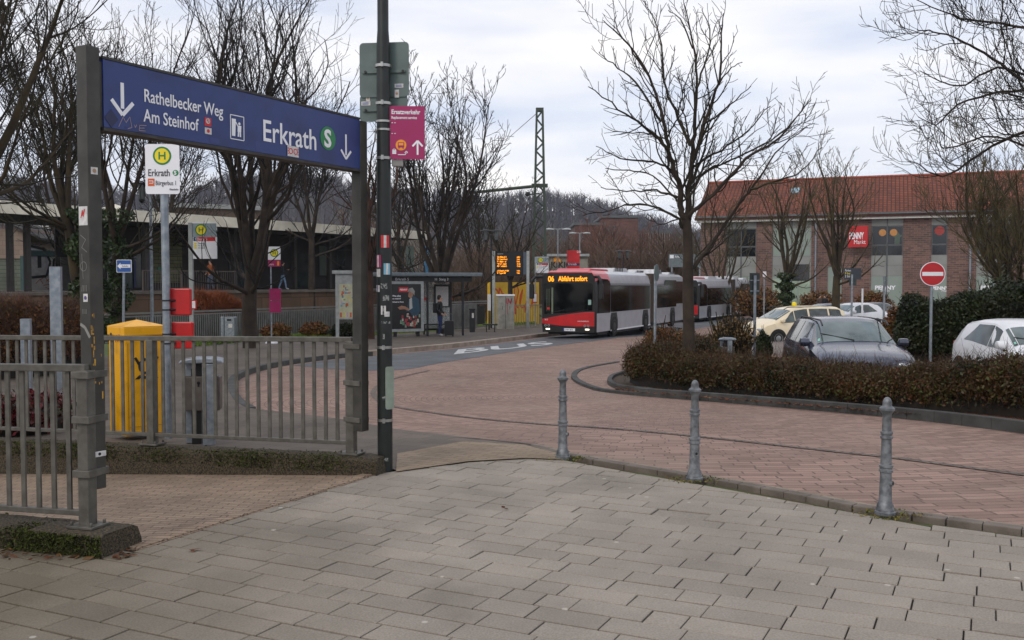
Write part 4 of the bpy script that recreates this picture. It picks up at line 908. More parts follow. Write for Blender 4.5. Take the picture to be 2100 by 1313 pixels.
# --- leafy things
def leaf_quads(P, size, rnd, flat=.5, aspect=1.7):
    n = len(P); a = rnd.normal(size=(n, 3)); a /= np.linalg.norm(a, axis=1)[:, None]; b = rnd.normal(size=(n, 3)); b -= a*np.sum(a*b, 1)[:, None]; b /= np.linalg.norm(b, axis=1)[:, None]
    s = size*rnd.uniform(.6, 1.3, (n, 1)); a *= s*aspect/2; b *= s/2
    V = np.stack([P-a, P+b*.9, P+a, P-b*.9], 1).reshape(-1, 3); F = np.arange(4*n).reshape(-1, 4); return V, F
def sticks(P, D, ln, r):                    # thin twigs as 3-sided tubes
    B = [((p, p+d*l*.5+np.array([0, 0, .03*l]), p+d*l), (r, r*.8, r*.4)) for p, d, l in zip(P, D, ln)]
    return tubes(B, 3)
IVY = leafmat('ivy_leaves', ['16210f', '24331a', '36451f', '2a3a1c'], .45, 2)
def ivy(par, px, Y, y0, y1, r, n, seed, lean=0):
    rn = np.random.default_rng(seed); a = W(px, y0, Y); b = W(px+lean, y1, Y); t_ = rn.uniform(0, 1, n); th = rn.uniform(0, 6.28, n); rr = r*(.8+.6*rn.random(n))*(1+.5*np.sin(t_*19+seed))
    P = np.stack([a.x+(b.x-a.x)*t_+rr*np.cos(th), a.y+rr*np.sin(th), a.z+(b.z-a.z)*t_], 1); V, F = leaf_quads(P, .09, rn); return arr('ivy', V, F, IVY, par)
tr = {o.get('label', ''): o for o in COL.objects if o.get('category') == 'tree'}
for k, o in list(tr.items()):
    if k.startswith('leaning'): ivy(o, 195, 27, 690, 430, .32, 3500, 1, -20)
    if k.startswith('bare tree with ivy-wrapped'): ivy(o, 238, 32, 690, 430, .3, 2600, 2)
    if k.startswith('bare car park tree'): ivy(o, 1612, 56, 625, 560, .3, 2200, 3)
def hedge(name, label, front, depth, h, cols, n, leaf, seed, mcore=None, cat='hedge', twigs=1500, twm=None, lump=.12, org=None, hfun=None, leaning=0):
    """front: ground line (left to right as seen); the body extends 'depth' away from the viewer"""
    rn = np.random.default_rng(seed); F_ = [Vector(p) for p in front]; seg = [(b-a).length for a, b in zip(F_, F_[1:])]; tot = sum(seg)
    c0 = F_[len(F_)//2]; o = thing(name, (c0.x, c0.y+depth/2, zg(c0.y)), label, cat)
    def along(s):
        for a, b, l in zip(F_, F_[1:], seg):
            if s <= l: return a.lerp(b, s/l), (b-a).normalized()
            s -= l
        return F_[-1], (F_[-1]-F_[-2]).normalized()
    def surf(s, q):                          # q 0..1: front bottom -> top -> back bottom
        p, d = along(s); nrm = Vector((-d.y, d.x)); hh = (hfun(s/tot) if hfun else h)*(1+lump*math.sin(s*1.7+seed)+lump*.6*math.sin(s*4.1+1))
        a = q*math.pi; y = .5-.5*math.copysign(abs(math.cos(a))**.45, math.cos(a)); z = min(1, max(0., math.sin(a))**.5); e = min(1, .35+min(s, tot-s)/.5)
        y = .5+(y-.5)*e; bul = .06*math.sin(s*3+q*5)
        c = p+nrm*(y*depth+bul); return Vector((c.x, c.y, zg(c.y)+hh*z*min(1, e+.1)))
    m = MB(); ns = max(8, int(tot/.3)); nq = 10; V = []
    for i in range(ns+1):
        for j in range(nq+1):
            v = surf(tot*i/ns, j/nq); ctr, d = along(tot*i/ns); cc = Vector((ctr.x-d.y*depth/2, ctr.y+d.x*depth/2, zg(ctr.y)+.05)); V.append(cc+(v-cc)*.86)
    m.add(V, [(i*(nq+1)+j, (i+1)*(nq+1)+j, (i+1)*(nq+1)+j+1, i*(nq+1)+j+1) for i in range(ns) for j in range(nq)], True)
    m.add(V[:nq+1], [tuple(range(nq+1))]); m.add(V[-nq-1:], [tuple(range(nq+1))[::-1]])
    obj('core', m, mcore or m_core, o)
    P = np.empty((n, 3)); s_ = rn.uniform(0, tot, n); q_ = rn.beta(1.15, 1.5, n)*.85+.03; sh = 1-.28*rn.random(n)**2
    for i in range(n):
        v = surf(s_[i], q_[i]); ctr, d = along(s_[i]); cc = Vector((ctr.x-d.y*depth/2, ctr.y+d.x*depth/2, zg(ctr.y))); v = cc+(v-cc)*sh[i]*1.02; P[i] = v
    P += rn.normal(size=P.shape)*.045
    V, F = leaf_quads(P, leaf, rn); arr('foliage', V, F, cols, o)
    if twigs:
        idx = rn.integers(0, n, twigs); D = rn.normal(size=(twigs, 3)); D[:, 2] = np.abs(D[:, 2])+.9; D /= np.linalg.norm(D, axis=1)[:, None]
        V, F = sticks(P[idx]-D*.08, D, rn.uniform(.12, .42, twigs), .0035 if h < 1.3 else .006); arr('twigs', V, F, twm or m_twigr, o)
    return o
m_core = mat('hedge_inside', '241c12', .95, scale=9, col2='120f0a')
LFI = leafmat('island_leaves', ['141a08', '2a3412', '3c2c14', '4a2c18', '3a4619', '5a3622'], .5, 1.1)
LFR = leafmat('brown_leaves', ['35240f', '5a3a1a', '6e421e', '54491f', '7a5628'], .6, 1.0)
LFG = leafmat('green_leaves', ['0c1008', '161f0e', '222c14', '303a1a', '2c2816', '1a2010'], .5, 1.2)
fr = arc([G(*p).xy for p in [(1266, 786), (1310, 799), (1400, 808), (1550, 820), (1750, 838), (1950, 856), (2140, 872), (2500, 905)]], 3)
def hf(t_): return float(np.interp(t_, [0, .08, .27, .5, .65, .76, 1], [.7, .86, .71, .53, .62, .71, .78]))+.03*math.sin(t_*41)+.02*math.sin(t_*97)
hedge('hedge', 'low clipped brown-green hedge along the kerb of the planted island', fr, 1.7, .82, LFI, 95000, .032, 5, hfun=hf, twigs=9000, twm=mat('hedge_twig', '4a3420', .9, scale=2, col2='2c2014'), lump=.09)
fr = arc([G(*p).xy for p in [(1310, 775), (1360, 770), (1440, 776)]], 3)
hedge('ground_shrub', 'low green shrub mound around the foot of the bare island tree', [G(1300, 752).xy, G(1400, 760).xy, G(1490, 765).xy], 2.0, .85, LFI, 22000, .035, 8, cat='shrub', twigs=900)
hy = 22.3
hedge('evergreen_hedge', 'tall dark green evergreen hedge behind the parked cars at the right', [W(1832, 0, 24.).xy, W(1960, 0, 23.3).xy, W(2120, 0, 22.5).xy, W(2500, 0, 21).xy], 2.6, 2.0, LFG, 110000, .05, 9, twigs=1500, twm=m_twigm, lump=.07, hfun=lambda t_: 1.85+.35*t_)
hedge('brown_hedge', 'russet leafless hedge below the station canopy at the left edge', [W(-260, 0, 19).xy, W(0, 0, 21).xy, W(160, 0, 23).xy, W(205, 0, 24).xy], 2.5, 1.5, LFR, 45000, .045, 10, twigs=16000, lump=.05, hfun=lambda t_: 1.72)
hedge('red_shrub', 'bed of red and green leaved shrubs behind the left end of the railing', [(-10.5, 11.9), (-7.2, 10.95), (-5.5, 10.7)], 1.6, .34, leafmat('red_leaves', ['20260f', '2e3418', '4c1a20', '6a2028', '3a2216'], .5, 3), 16000, .05, 12, cat='shrub', twigs=900)
hedge('ornamental_grass', 'orange-brown winter grass clump at the foot of the platform wall', [W(395, 0, 40).xy, W(455, 0, 41).xy, W(510, 0, 42).xy], 1.8, 1.75, leafmat('rust_leaves', ['3a2412', '6a3616', '5a3016', '40301c'], .6, .6), 4500, .05, 13, cat='shrub', twigs=12000, twm=mat('rust_twig', '7a3f1c', .9, scale=1))
LFR2 = leafmat('tan_leaves', ['4a3a1e', '6e5530', '7c6038', '5c4c28'], .6, 1.5)
def shrub(name, label, px, py, wpx, ytop, cols, n, leaf, seed, twm=None, stems=26, stem_h=.25, ball=False, Y=None, leafd=1., cat='shrub'):
    c = G(px, py) if Y is None else Vector((W(px, 0, Y).x, Y, zg(Y))); rn = np.random.default_rng(seed); Hh = W(px, ytop, c.y).z-c.z; rad = wpx/2/FPX*c.y
    o = thing(name, c, label, cat); cz = c.z+Hh*(stem_h+(1-stem_h)/2); hz = Hh*(1-stem_h)/2
    d = rn.normal(size=(n, 3)); d /= np.linalg.norm(d, axis=1)[:, None]; rr = rn.random(n)**(.25 if ball else .45)
    lump_ = 1+.16*np.sin(d[:, 0]*5+seed)*np.cos(d[:, 2]*6)+(0 if ball else .08*rn.normal(size=n))
    P = np.array([c.x, c.y, cz])+d*np.stack([rad*rr*lump_, rad*rr*lump_, hz*rr*lump_], 1)
    V, F = leaf_quads(P, leaf, rn); arr('foliage', V, F, cols, o)
    B = []
    for i in range(stems*4):
        e = P[rn.integers(0, n)]; s0 = np.array([c.x+rn.normal()*.06, c.y+rn.normal()*.06, c.z-.05]); mid_ = s0+(e-s0)*.5+np.array([rn.normal()*.05, rn.normal()*.05, .08]); r0 = .004*c.y/12*rn.uniform(1, 2.2)
        B.append(((s0, mid_, e, e+(e-mid_)*.25), (r0*1.8, r0*1.2, r0*.7, r0*.4)))
    V, F = tubes(B, 4); arr('stems', V, F, twm or m_twigm, o); return o
shrub('round_bush', 'brown round bush left of the island tree in front of the bus', 1358, 762, 88, 668, LFR, 2600, .045, 1, stems=60, stem_h=.12)
shrub('globe_bush', 'globe-shaped brown bush between the bus and the taxi', 1508, 735, 88, 648, LFR2, 2300, .04, 2, stems=130, stem_h=.3, Y=21.5)
shrub('topiary', 'small clipped dark ball bush in front of the taxi', 1574, 735, 32, 680, LFG, 4200, .03, 3, stems=12, stem_h=.35, ball=True, Y=20.3)
shrub('evergreen_shrub', 'dark evergreen shrub at the foot of the globe-shaped bush', 1462, 0, 60, 700, LFG, 2500, .05, 4, Y=20, stem_h=.0)
for i, (px, Y, wp, yt, cc, lb) in enumerate([(1560, 72, 110, 588, LFR, 'reddish low shrub row below the glazed shop front'), (1690, 78, 90, 598, LFR, 'reddish low shrubs beside the standing couple'), (1800, 74, 70, 597, LFR, 'reddish shrub beside the dark sedan'), (1850, 30, 60, 628, LFR, 'brown shrub at the left end of the evergreen hedge'),
    (640, 42, 60, 660, LFR, 'small reddish shrub in front of the grey fence'), (700, 41, 60, 664, LFG, 'green shrub under the map case'), (560, 40, 60, 665, LFR, 'small brown shrub behind the temporary stop pole'), (2070, 25, 120, 575, LFG, 'green shrub standing above the hedge at the right edge')]):
    shrub('shrub', lb, px, 0, wp, yt, cc, 3500 if i != 7 else 7000, .12 if Y > 50 else .07, 20+i, Y=Y, stem_h=.05)
# grass tufts on the verge
rn = np.random.default_rng(3); P = []
tri = [(385, 715), (560, 698), (760, 691), (1000, 672), (1100, 667)]
for i in range(26000):
    k = rn.integers(0, 4); t_ = rn.random(); px = tri[k][0]+(tri[k+1][0]-tri[k][0])*t_; py = tri[k][1]+(tri[k+1][1]-tri[k][1])*t_-1-rn.random()*14
    g = G(px, py, .09); P.append((g.x, g.y, g.z+.02))
P = np.array(P); D = rn.normal(size=P.shape); D[:, 2] = np.abs(D[:, 2])+1.5; D /= np.linalg.norm(D, axis=1)[:, None]; D *= rn.uniform(.06, .14, (len(P), 1)); s_ = rn.normal(size=P.shape)*.012
V = np.stack([P-s_, P+s_, P+D], 1).reshape(-1, 3); o = arr('grass', V, np.arange(len(V)).reshape(-1, 3), leafmat('grass_blades', ['3a4a1a', '55702a', '6a8032', '6a6030'], .7, .5)); tag(o, 'short green grass on the verge in front of the grey fence', 'grass', kind='stuff')
# leaf litter under the hedge and single leaves on the slabs
P = []
for i in range(3500):
    px = rn.uniform(1262, 2100); py = 806+(px-1262)*.079-4-rn.random()*14; g = G(px, py, .05); P.append((g.x, g.y, g.z+.01))
for px, py in [(1032, 1043), (1038, 1046), (395, 1133), (400, 1130), (262, 1131), (1150, 1116), (1537, 930)]:
    g = G(px, py); P.append((g.x, g.y, g.z+.012))
for i in range(60):
    px, py = rn.uniform(0, 280), rn.uniform(1128, 1150); g = G(px, py); P.append((g.x, g.y, .01))
V, F = leaf_quads(np.array(P), .045, rn); V = V.reshape(-1, 4, 3); zc = V[:, :, 2].mean(1, keepdims=True); V[:, :, 2] = zc+(V[:, :, 2]-zc)*.25; o = arr('fallen_leaves', V.reshape(-1, 3), F, leafmat('dead_leaves', ['4a2c18', '6a3c20', '3c2414', '80603c'], .8, 2)); tag(o, 'dry brown fallen leaves under the island hedge and on the slabs', 'leaves', kind='stuff')

# weeds at the feet of the bollards
P = []
for (px, py), _, _ in BL:
    g = G(px, py)
    for i in range(160):
        a = rn.uniform(0, 6.28); r = .08+abs(rn.normal())*.05; P.append((g.x+r*math.cos(a)*1.5, g.y+r*math.sin(a), .006))
V, F = leaf_quads(np.array(P), .014, rn); o = arr('weeds', V, F, leafmat('weed_green', ['3a3c1a', '5a6024', '7a6a3a', '4a3a20'], .8, 5)); tag(o, 'small weeds in the joints round the bollard feet', 'weeds', kind='stuff')
# ============================================================ BUSES
m_busw = mat('bus_white', 'b0b2b8', .35, .15, scale=2, col2='a3a5ab', coat=.3)
m_busr = mat('bus_red', 'c01018', .3, scale=2, col2='a80e16', coat=.4)
m_busroof = mat('bus_roof_red', 'd0444c', .35, scale=2, coat=.3)
m_glass = mat('dark_glass', '090b0c', .06, .0, var=.05, spec=.22, coat=.0)
m_glassg = mat('car_glass', '8a9694', .07, .6, scale=1.5, col2='5f6a6a', spec=.8)
m_sideg = mat('car_side_glass', '4a5658', .06, .35, scale=3, col2='242c2e', spec=.8)
m_rub = mat('tyre_rubber', '141414', .85)
m_rim = mat('rim_silver', 'a0a0a2', .35, .6)
m_bel = mat('bellows', '5e5044', .8, scale=8, col2='41372e')
m_led = mat('led_orange', 'ff9a10', .5, var=.0, emit=1.3)
m_lamp = mat('lit_headlight', 'fff4dc', .3, var=0, emit=1.6)
m_roofw = mat('roof_unit_white', 'c8c8ca', .5)
def wheel(par, x, y, r, wd, side, nm='wheel', hub=None):
    m = MB(); m.lathe([(r*.62, -wd/2), (r*.94, -wd/2), (r, -wd*.36), (r, wd*.36), (r*.94, wd/2), (r*.62, wd/2)], (x, y, r), 26, 'y'); t = obj('wheel', m, m_rub, par)
    m = MB(); yy = side*wd/2; m.lathe([(r*.64, -.02), (r*.62, .01), (r*.5, -.01), (r*.2, .015), (.001, .02)] if side > 0 else [(r*.64, .02), (r*.62, -.01), (r*.5, .01), (r*.2, -.015), (.001, -.02)], (x, y+yy, r), 20, 'y'); rm = obj('rim', m, hub or m_rim, t)
    return t
def bus():
    o = thing('articulated_bus', (0, 0, 0), '', 'bus', 'articulated city buses')
    HB = 3.0
    sec = [(0, .3), (-.0, 1.2), (.0, 2.3), (.05, 2.62), (.14, 2.86), (.34, HB), (2.21, HB), (2.41, 2.86), (2.5, 2.62), (2.55, 2.3), (2.55, 1.2), (2.55, .3)]
    def shell(name, xs, mt, par, ins=None):
        m = MB(); V = []; k = len(sec)
        for x, s in xs:
            for y, z in sec: V.append((x, 1.275+(y-1.275)*s, .3+(z-.3)*(s*.35+.65)))
        m.add(V, [(i*k+j, i*k+(j+1) % k, (i+1)*k+(j+1) % k, (i+1)*k+j) for i in range(len(xs)-1) for j in range(k)], True)
        m.add(V[:k], [tuple(range(k))], False); m.add(V[-k:], [tuple(range(k))[::-1]], False); return obj(name, m, mt, par, auto=28)
    front = shell('front_body', [(0, .93), (.06, .965), (.18, .99), (.4, 1), (2.2, 1)], m_blk, o)
    sec_ = sec; sec = [(.03, 2.55), (.05, 2.62), (.14, 2.86), (.34, HB), (2.21, HB), (2.41, 2.86), (2.5, 2.62), (2.52, 2.55)]; shell('roof_cap', [(-.01, .94), (.06, .968), (.18, .993), (.4, 1.004), (2.2, 1.004)], m_busroof, front); sec = sec_
    mid = shell('front_section', [(2.2, 1.001), (9.5, 1.001)], m_busw, o)
    rear = shell('rear_section', [(10.85, 1.001), (17.8, 1.001), (18, .97)], m_busw, o)
    m = MB()
    for i in range(22): x = 9.5+1.34*i/22; s = 1.0 if i % 2 else .96; m.bb(x, x+.06, .0+(1-s)*1.3, 2.55-(1-s)*1.3, .4, HB*s-.02)
    obj('bellows', m, m_bel, o)
    FF = Matrix(((0, 0, -1, 0), (-1, 0, 0, 2.55), (0, 1, 0, 0), (0, 0, 0, 1)))      # u right, v up, w towards the viewer
    m = MB(FF); m.prism([(.08, .28), (2.47, .28), (2.5, .62), (2.5, 2.7), (2.36, 2.9), (.19, 2.9), (.05, 2.7), (.05, .62)], .0, .02); mask = obj('front_mask', m, m_blk, o, bev=.01)
    m = MB(FF); m.prism([(.16, 1.08), (1.2, 1.14), (2.38, 1.26), (2.42, 2.36), (2.34, 2.44), (.2, 2.44), (.12, 2.36)], .02, .032); ws = obj('windscreen', m, m_glass, mask)
    m = MB(FF)
    for u in (.28, .38): m.bb(u, u+.015, 1.2, 2.2, .033, .036)
    m.bb(.5, .58, 1.1, 2.25, .0325, .035); obj('inside_rail', m, mat('rail_inside', '6f7a62', .5), ws)
    m = MB(FF)
    m.stroke([(.3, 1.1), (1.1, 1.28)], .02, .033, .045); m.stroke([(1.3, 1.12), (2.2, 1.3)], .02, .033, .045); obj('wiper', m, m_blk, ws)
    m = MB(FF); m.rrect(2.2, 2.34, 1.5, 1.72, .01, .033, .036); obj('notice', m, mat('notice_pale', '8fb0a8', .6), ws)
    m = MB(FF); P = [(.06, .66), (1.0, .56), (1.7, .54), (2.49, .56)]; Q = [(2.49, 1.19), (2.0, 1.17), (1.4, 1.1), (.8, 1.0), (.06, .86)]
    m.prism(P+Q, .02, .05); band = obj('front_panel', m, m_busr, mask, bev=.01)
    text('7873', .09, T(FF, .18, .8, .051), m_wht, band, sx=.9); text('www.rheinbahn.de', .085, T(FF, 1.72, .76, .051), m_wht, band, sx=.8)
    text('06', .34, T(FF, .33, 2.52, .022), m_led, mask, sx=.85, bold=.006); text('Abfahrt sofort', .31, T(FF, .82, 2.54, .022), m_led, mask, sx=.74, bold=.006)
    for u in (.33, 2.16):
        m = MB(FF); m.bb(u-.09, u+.09, .39, .45, .02, .037); obj('headlight', m, m_lamp, mask)
        m = MB(FF)
        for q in (-.1, .05): m.ring(u+q, .58, .03, .055, .0505, .06, 14)
        obj('lamp_ring', m, m_rim, band)
    m = MB(FF); m.bb(1.05, 1.6, .34, .46, .02, .03); npl = obj('number_plate', m, m_wht, mask)
    m = MB(FF); m.bb(1.05, 1.1, .34, .46, .03, .032); obj('plate_band', m, mat('eu_blue', '1c3c9c', .5), npl); text('D·MM 7873', .1, T(FF, 1.12, .365, .031), m_txt, npl, sx=.78)
    m = MB(FF); m.bb(.3, .42, 1.28, 1.38, .033, .037); obj('notice', m, m_red, ws)
    for s_, u in ((-1, -.02), (1, 2.57)):
        m = MB(FF); m.tube([(u+(.06 if s_ < 0 else -.06), 2.72, .0), (u+s_*.16, 2.72, .25), (u+s_*.28, 2.58, .34), (u+s_*.3, 2.4, .34)], .075, 8); m.rrect(u+s_*.3-.1, u+s_*.3+.1, 1.75, 2.42, .06, .26, .4); obj('mirror', m, m_blk, o, bev=.02)
    FS_ = Matrix(((1, 0, 0, 0), (0, 0, -1, 0), (0, 1, 0, 0), (0, 0, 0, 1)))      # side: u to the rear, v up
    def pane(par, poly, nm='side_window'): m = MB(FS_); m.prism(poly, .002, .012); return obj(nm, m, m_glass, par)
    pane(front, [(.3, 1.12), (2.16, 1.12), (2.16, 2.42), (1.75, 2.62), (.32, 2.66)])
    m = MB(FS_); m.prism([(.12, .3), (2.19, .3), (2.19, 1.12), (.12, 1.12)], .0, .008); obj('lower_panel', m, m_busw, front)
    xs = [2.22, 3.7, 5.15, 6.6, 8.05, 9.42]
    for a, b in zip(xs, xs[1:]): pane(mid, [(a, 1.14), (b-.02, 1.14), (b-.02, 2.36), (a, 2.36)])
    xs = [10.95, 12.5, 14.0, 15.6]
    for i, (a, b) in enumerate(zip(xs, xs[1:])): pane(rear, [(a, 1.14), (b-.02, 1.14), (b-.02, 2.36), (a, 2.36)] if i < 1 else [(a, 1.14), (b-.02, 1.14), (b-.02, 2.66), (a+(.25 if i == 1 else 0), 2.66), (a, 2.36)])
    pane(rear, [(15.6, 1.3), (17.6, 1.3), (17.6, 2.6), (15.6, 2.6)])
    for par, c, s_ in ((mid, 2.75, 1), (mid, 8.5, 1), (rear, 14.65, 1)):
        m = MB(FS_); m.prism([(c-.62, .3), (c+.62, .3), (c+.62, .75), (c+.42, 1.1), (c-.42, 1.1), (c-.62, .75)], .0, .016); obj('wheel_arch', m, m_blk, par)
        wheel(o, c, .1, .48, .28, -1, hub=mat('hub_dark', '3c3c3e', .5, .4)); wheel(o, c, 2.45, .48, .28, 1, hub=MATS['hub_dark'])
    m = MB(FS_); m.bb(2.2, 9.5, .27, .33, .0, .02); obj('skirt_trim', m, m_wht, mid)
    m = MB(); m.bb(.6, 17.6, .12, 2.43, .16, .3); obj('underbody', m, m_blk, o)
    def pod(x0, x1, par, mt, y0=.5, y1=2.05, h=.2, vents=True):
        m = MB(Matrix(((1, 0, 0, 0), (0, 0, 1, y0), (0, 1, 0, 0), (0, 0, 0, 1)))); m.prism([(x0, 2.99), (x1, 2.99), (x1-.25, 2.99+h), (x0+.3, 2.99+h)], 0, y1-y0); q = obj('roof_unit', m, mt, par, bev=.03)
        if vents:
            for k in range(5): m = MB(); xx = x0+.5+k*.28; m.bb(xx, xx+.16, y0-.004, y0+.02, 3.03, 3.1+h-.1); obj('vent', m, m_blk, q)
    pod(.5, 3.6, front, m_busroof, h=.12, vents=False); pod(4.2, 7.0, mid, m_roofw); pod(8.2, 9.6, mid, m_roofw, h=.14); pod(12.2, 14.2, rear, m_roofw, h=.26); pod(15.6, 17.4, rear, m_roofw, h=.14)
    m = MB(FS_); m.bb(18.0, 18.01, 1.2, 2.5, -2.3, -.2); obj('rear_window', m, m_glass, rear)
    m = MB(FS_); m.bb(2.21, 9.5, 2.40, 2.44, .0, .01); m.bb(11.1, 13.9, 2.4, 2.44, .0, .01); obj('roof_gutter', m, mat('seam_grey', '7c7e84', .5), mid)
    return o
bu_ = bus(); bu_.name = 'articulated_bus'
R1 = W(1222, 695, 42.2); bang = math.atan2(.925, .38)
bu_.location = (R1.x, R1.y, zg(42.5)-.03); bu_.rotation_euler = (0, R(.2), bang)
bu_['label'] = 'front articulated bus, red nose, showing 06 Abfahrt sofort in orange letters'
R2 = W(1433, 662, 66)
b2 = copy_tree(bu_, (R2.x, R2.y, zg(66)-.03), math.atan2(.90, .435), 'second articulated bus, waiting behind the island tree and the first bus')
for ch in b2.children:
    for g in b2.children_recursive:
        if g.name.startswith('roof_cap'): g.material_slots[0].link = 'OBJECT'; g.material_slots[0].material = m_busw

# ============================================================ CARS
def carmesh(L_, Wd, H, prof, ring='car'):
    """prof: (x, zlow, zbelt, ztop, half width at belt, half width at roof)"""
    def sec(p):
        x, zl, zb, zt, wb, wt = p; e = min(.06, (zt-zb)*.5)
        return [(x, 0, zl), (x, wb*.86, zl), (x, wb*.98, zl+.14), (x, wb, zl+(zb-zl)*.55), (x, wb*.965, zb), (x, wt, zt-e), (x, wt*.86, zt-e*.25), (x, wt*.45, zt+.008), (x, 0, zt+.012)]
    return [sec(p) for p in prof]
def car(label, group, L_, Wd, H, prof, paint, side_win, ws, rw=None, wheels=(.8, -.8), wr=.32, roof_rails=False, extra=None, name='parked_car', roofmat=None):
    o = thing(name, (0, 0, 0), label, 'car', group); Sx = carmesh(L_, Wd, H, prof); n = len(Sx[0]); m = MB(); V = []; ring_n = 2*n-2
    for s in Sx: V += s+[(x, -y, z) for x, y, z in s[1:-1][::-1]]
    F = [(i*ring_n+j, i*ring_n+(j+1) % ring_n, (i+1)*ring_n+(j+1) % ring_n, (i+1)*ring_n+j) for i in range(len(Sx)-1) for j in range(ring_n)]
    m.add(V, F, True); m.add(V[:ring_n], [tuple(range(ring_n))[::-1]], False); m.add(V[-ring_n:], [tuple(range(ring_n))], False)
    body = obj('body', m, paint, o, auto=32)
    bm_ = body.data; 
    def P(s, j, side=1, off=.006):
        i = min(int(s), len(Sx)-2); f = s-i; k = min(int(j), n-2); g = j-k
        q = lambda a, b: Vector(Sx[a][b])
        p = (q(i, k)*(1-f)+q(i+1, k)*f)*(1-g)+(q(i, k+1)*(1-f)+q(i+1, k+1)*f)*g
        du = q(i+1, k)-q(i, k); dv = q(i, k+1)-q(i, k); nr = du.cross(dv)
        if nr.length > 1e-9: nr.normalize()
        c = Vector((p.x, 0, .6)); nr = nr if nr.dot(p-c) > 0 else -nr; p = p+nr*off
        return Vector((p.x, p.y*side, p.z))
    def patch(nm, mt, quads, side=1, off=.006, nu=6, nv=3):
        m = MB()
        for (s0, j0), (s1, j1), (s2, j2), (s3, j3) in quads:
            V = []
            for a in range(nu+1):
                for b in range(nv+1):
                    u, v = a/nu, b/nv; s = (s0*(1-u)+s1*u)*(1-v)+(s3*(1-u)+s2*u)*v; j = (j0*(1-u)+j1*u)*(1-v)+(j3*(1-u)+j2*u)*v; V.append(P(s, j, side, off))
            m.add(V, [(a*(nv+1)+b, (a+1)*(nv+1)+b, (a+1)*(nv+1)+b+1, a*(nv+1)+b+1) for a in range(nu) for b in range(nv)], True)
        return obj(nm, m, mt, body)
    for sd_ in (1, -1):
        for w_ in side_win: patch('side_window', m_sideg, [w_], sd_)
        q = P(side_win[0][1][0]-.02, side_win[0][1][1]+.15, sd_, .09); m = MB(); m.lathe([(.01, -.1), (.075, -.08), (.085, 0), (.075, .08), (.01, .1)], (q.x, q.y, q.z+.02), 12, 'y'); m.box(q.x, q.y-sd_*.06, q.z-.04, .05, .1, .03); obj('mirror', m, paint if extra != 'taxi' else paint, body)
    for nm, w_ in (('windscreen', ws), ('rear_window', rw)):
        if not w_: continue
        a, b, j = w_; m = MB(); V = []; nu, nv = 4, 10
        for u in range(nu+1):
            for v in range(nv+1):
                t_ = v/nv*2-1; jj = (n-1)-(n-1-j)*abs(t_); V.append(P(a+(b-a)*u/nu, min(jj, n-1.0001), 1 if t_ >= 0 else -1, .006))
        m.add(V, [(x*(nv+1)+y, (x+1)*(nv+1)+y, (x+1)*(nv+1)+y+1, x*(nv+1)+y+1) for x in range(nu) for y in range(nv)], True); obj(nm, m, m_glassg, body)
    for k, (sa, ja, sb_, jb) in enumerate(((6.93, 7.9, 6.6, 5.9), (6.93, 6.2, 6.75, 5.25))): m = MB(); m.tube([P(sa, ja if k == 0 else ja, -1 if k == 0 else 1, .016), P(sb_, jb, -1 if k == 0 else 1, .018)], .008, 5); obj('wiper', m, m_blk, body)
    m = MB(); m.add([P(a, j, -1, .012) for a, j in ((6.88, 5.35), (6.88, 5.75), (6.78, 5.75), (6.78, 5.35))], [(0, 1, 2, 3)]); obj('sticker', m, mat('sticker_mint', '8fc8b8', .5), body)
    xf, xr = prof[-1][0], prof[0][0]
    for sd_ in (1, -1):
        for x in wheels:
            yb = Wd/2
            m = MB(Matrix(((1, 0, 0, 0), (0, 0, sd_, 0), (0, 1, 0, 0), (0, 0, 0, 1)))); m.prism([(x+(wr+.07)*math.cos(R(a)), max(.17, wr+(wr+.07)*math.sin(R(a)))) for a in range(-30, 211, 15)], yb-.05, yb+.003); obj('wheel_arch', m, m_blk, body)
            wheel(o, x, sd_*(yb-.09), wr, .21, sd_)
        m = MB(); m.box(xf-.1, sd_*(Wd/2-.27), .68, .16, .34, .13); obj('headlight', m, mat('headlight_glass', 'c4c8cc', .15, .3), body, bev=.03)
        m = MB(); m.box(xr+.14, sd_*(Wd/2-.2), .85, .14, .22, .16); obj('tail_light', m, mat('tail_red', '8a1218', .3), body, bev=.03)
        if roof_rails:
            zr = H-.035; m = MB(); m.tube([(1.0*roof_rails, sd_*Wd*.335, zr-.09), (.8*roof_rails, sd_*Wd*.335, zr), (-.4*roof_rails, sd_*Wd*.33, zr+.01), (-1.35*roof_rails, sd_*Wd*.32, zr), (-1.6*roof_rails, sd_*Wd*.32, zr-.1)], .017, 6); obj('roof_rail', m, m_blk, body)
    m = MB(); m.bb(xf-.02, xf+.012, -.26, .26, .38, .49); obj('number_plate', m, m_wht, body); m = MB(); m.bb(xr-.012, xr+.02, -.26, .26, .55, .66); obj('number_plate', m, m_wht, body)
    return o
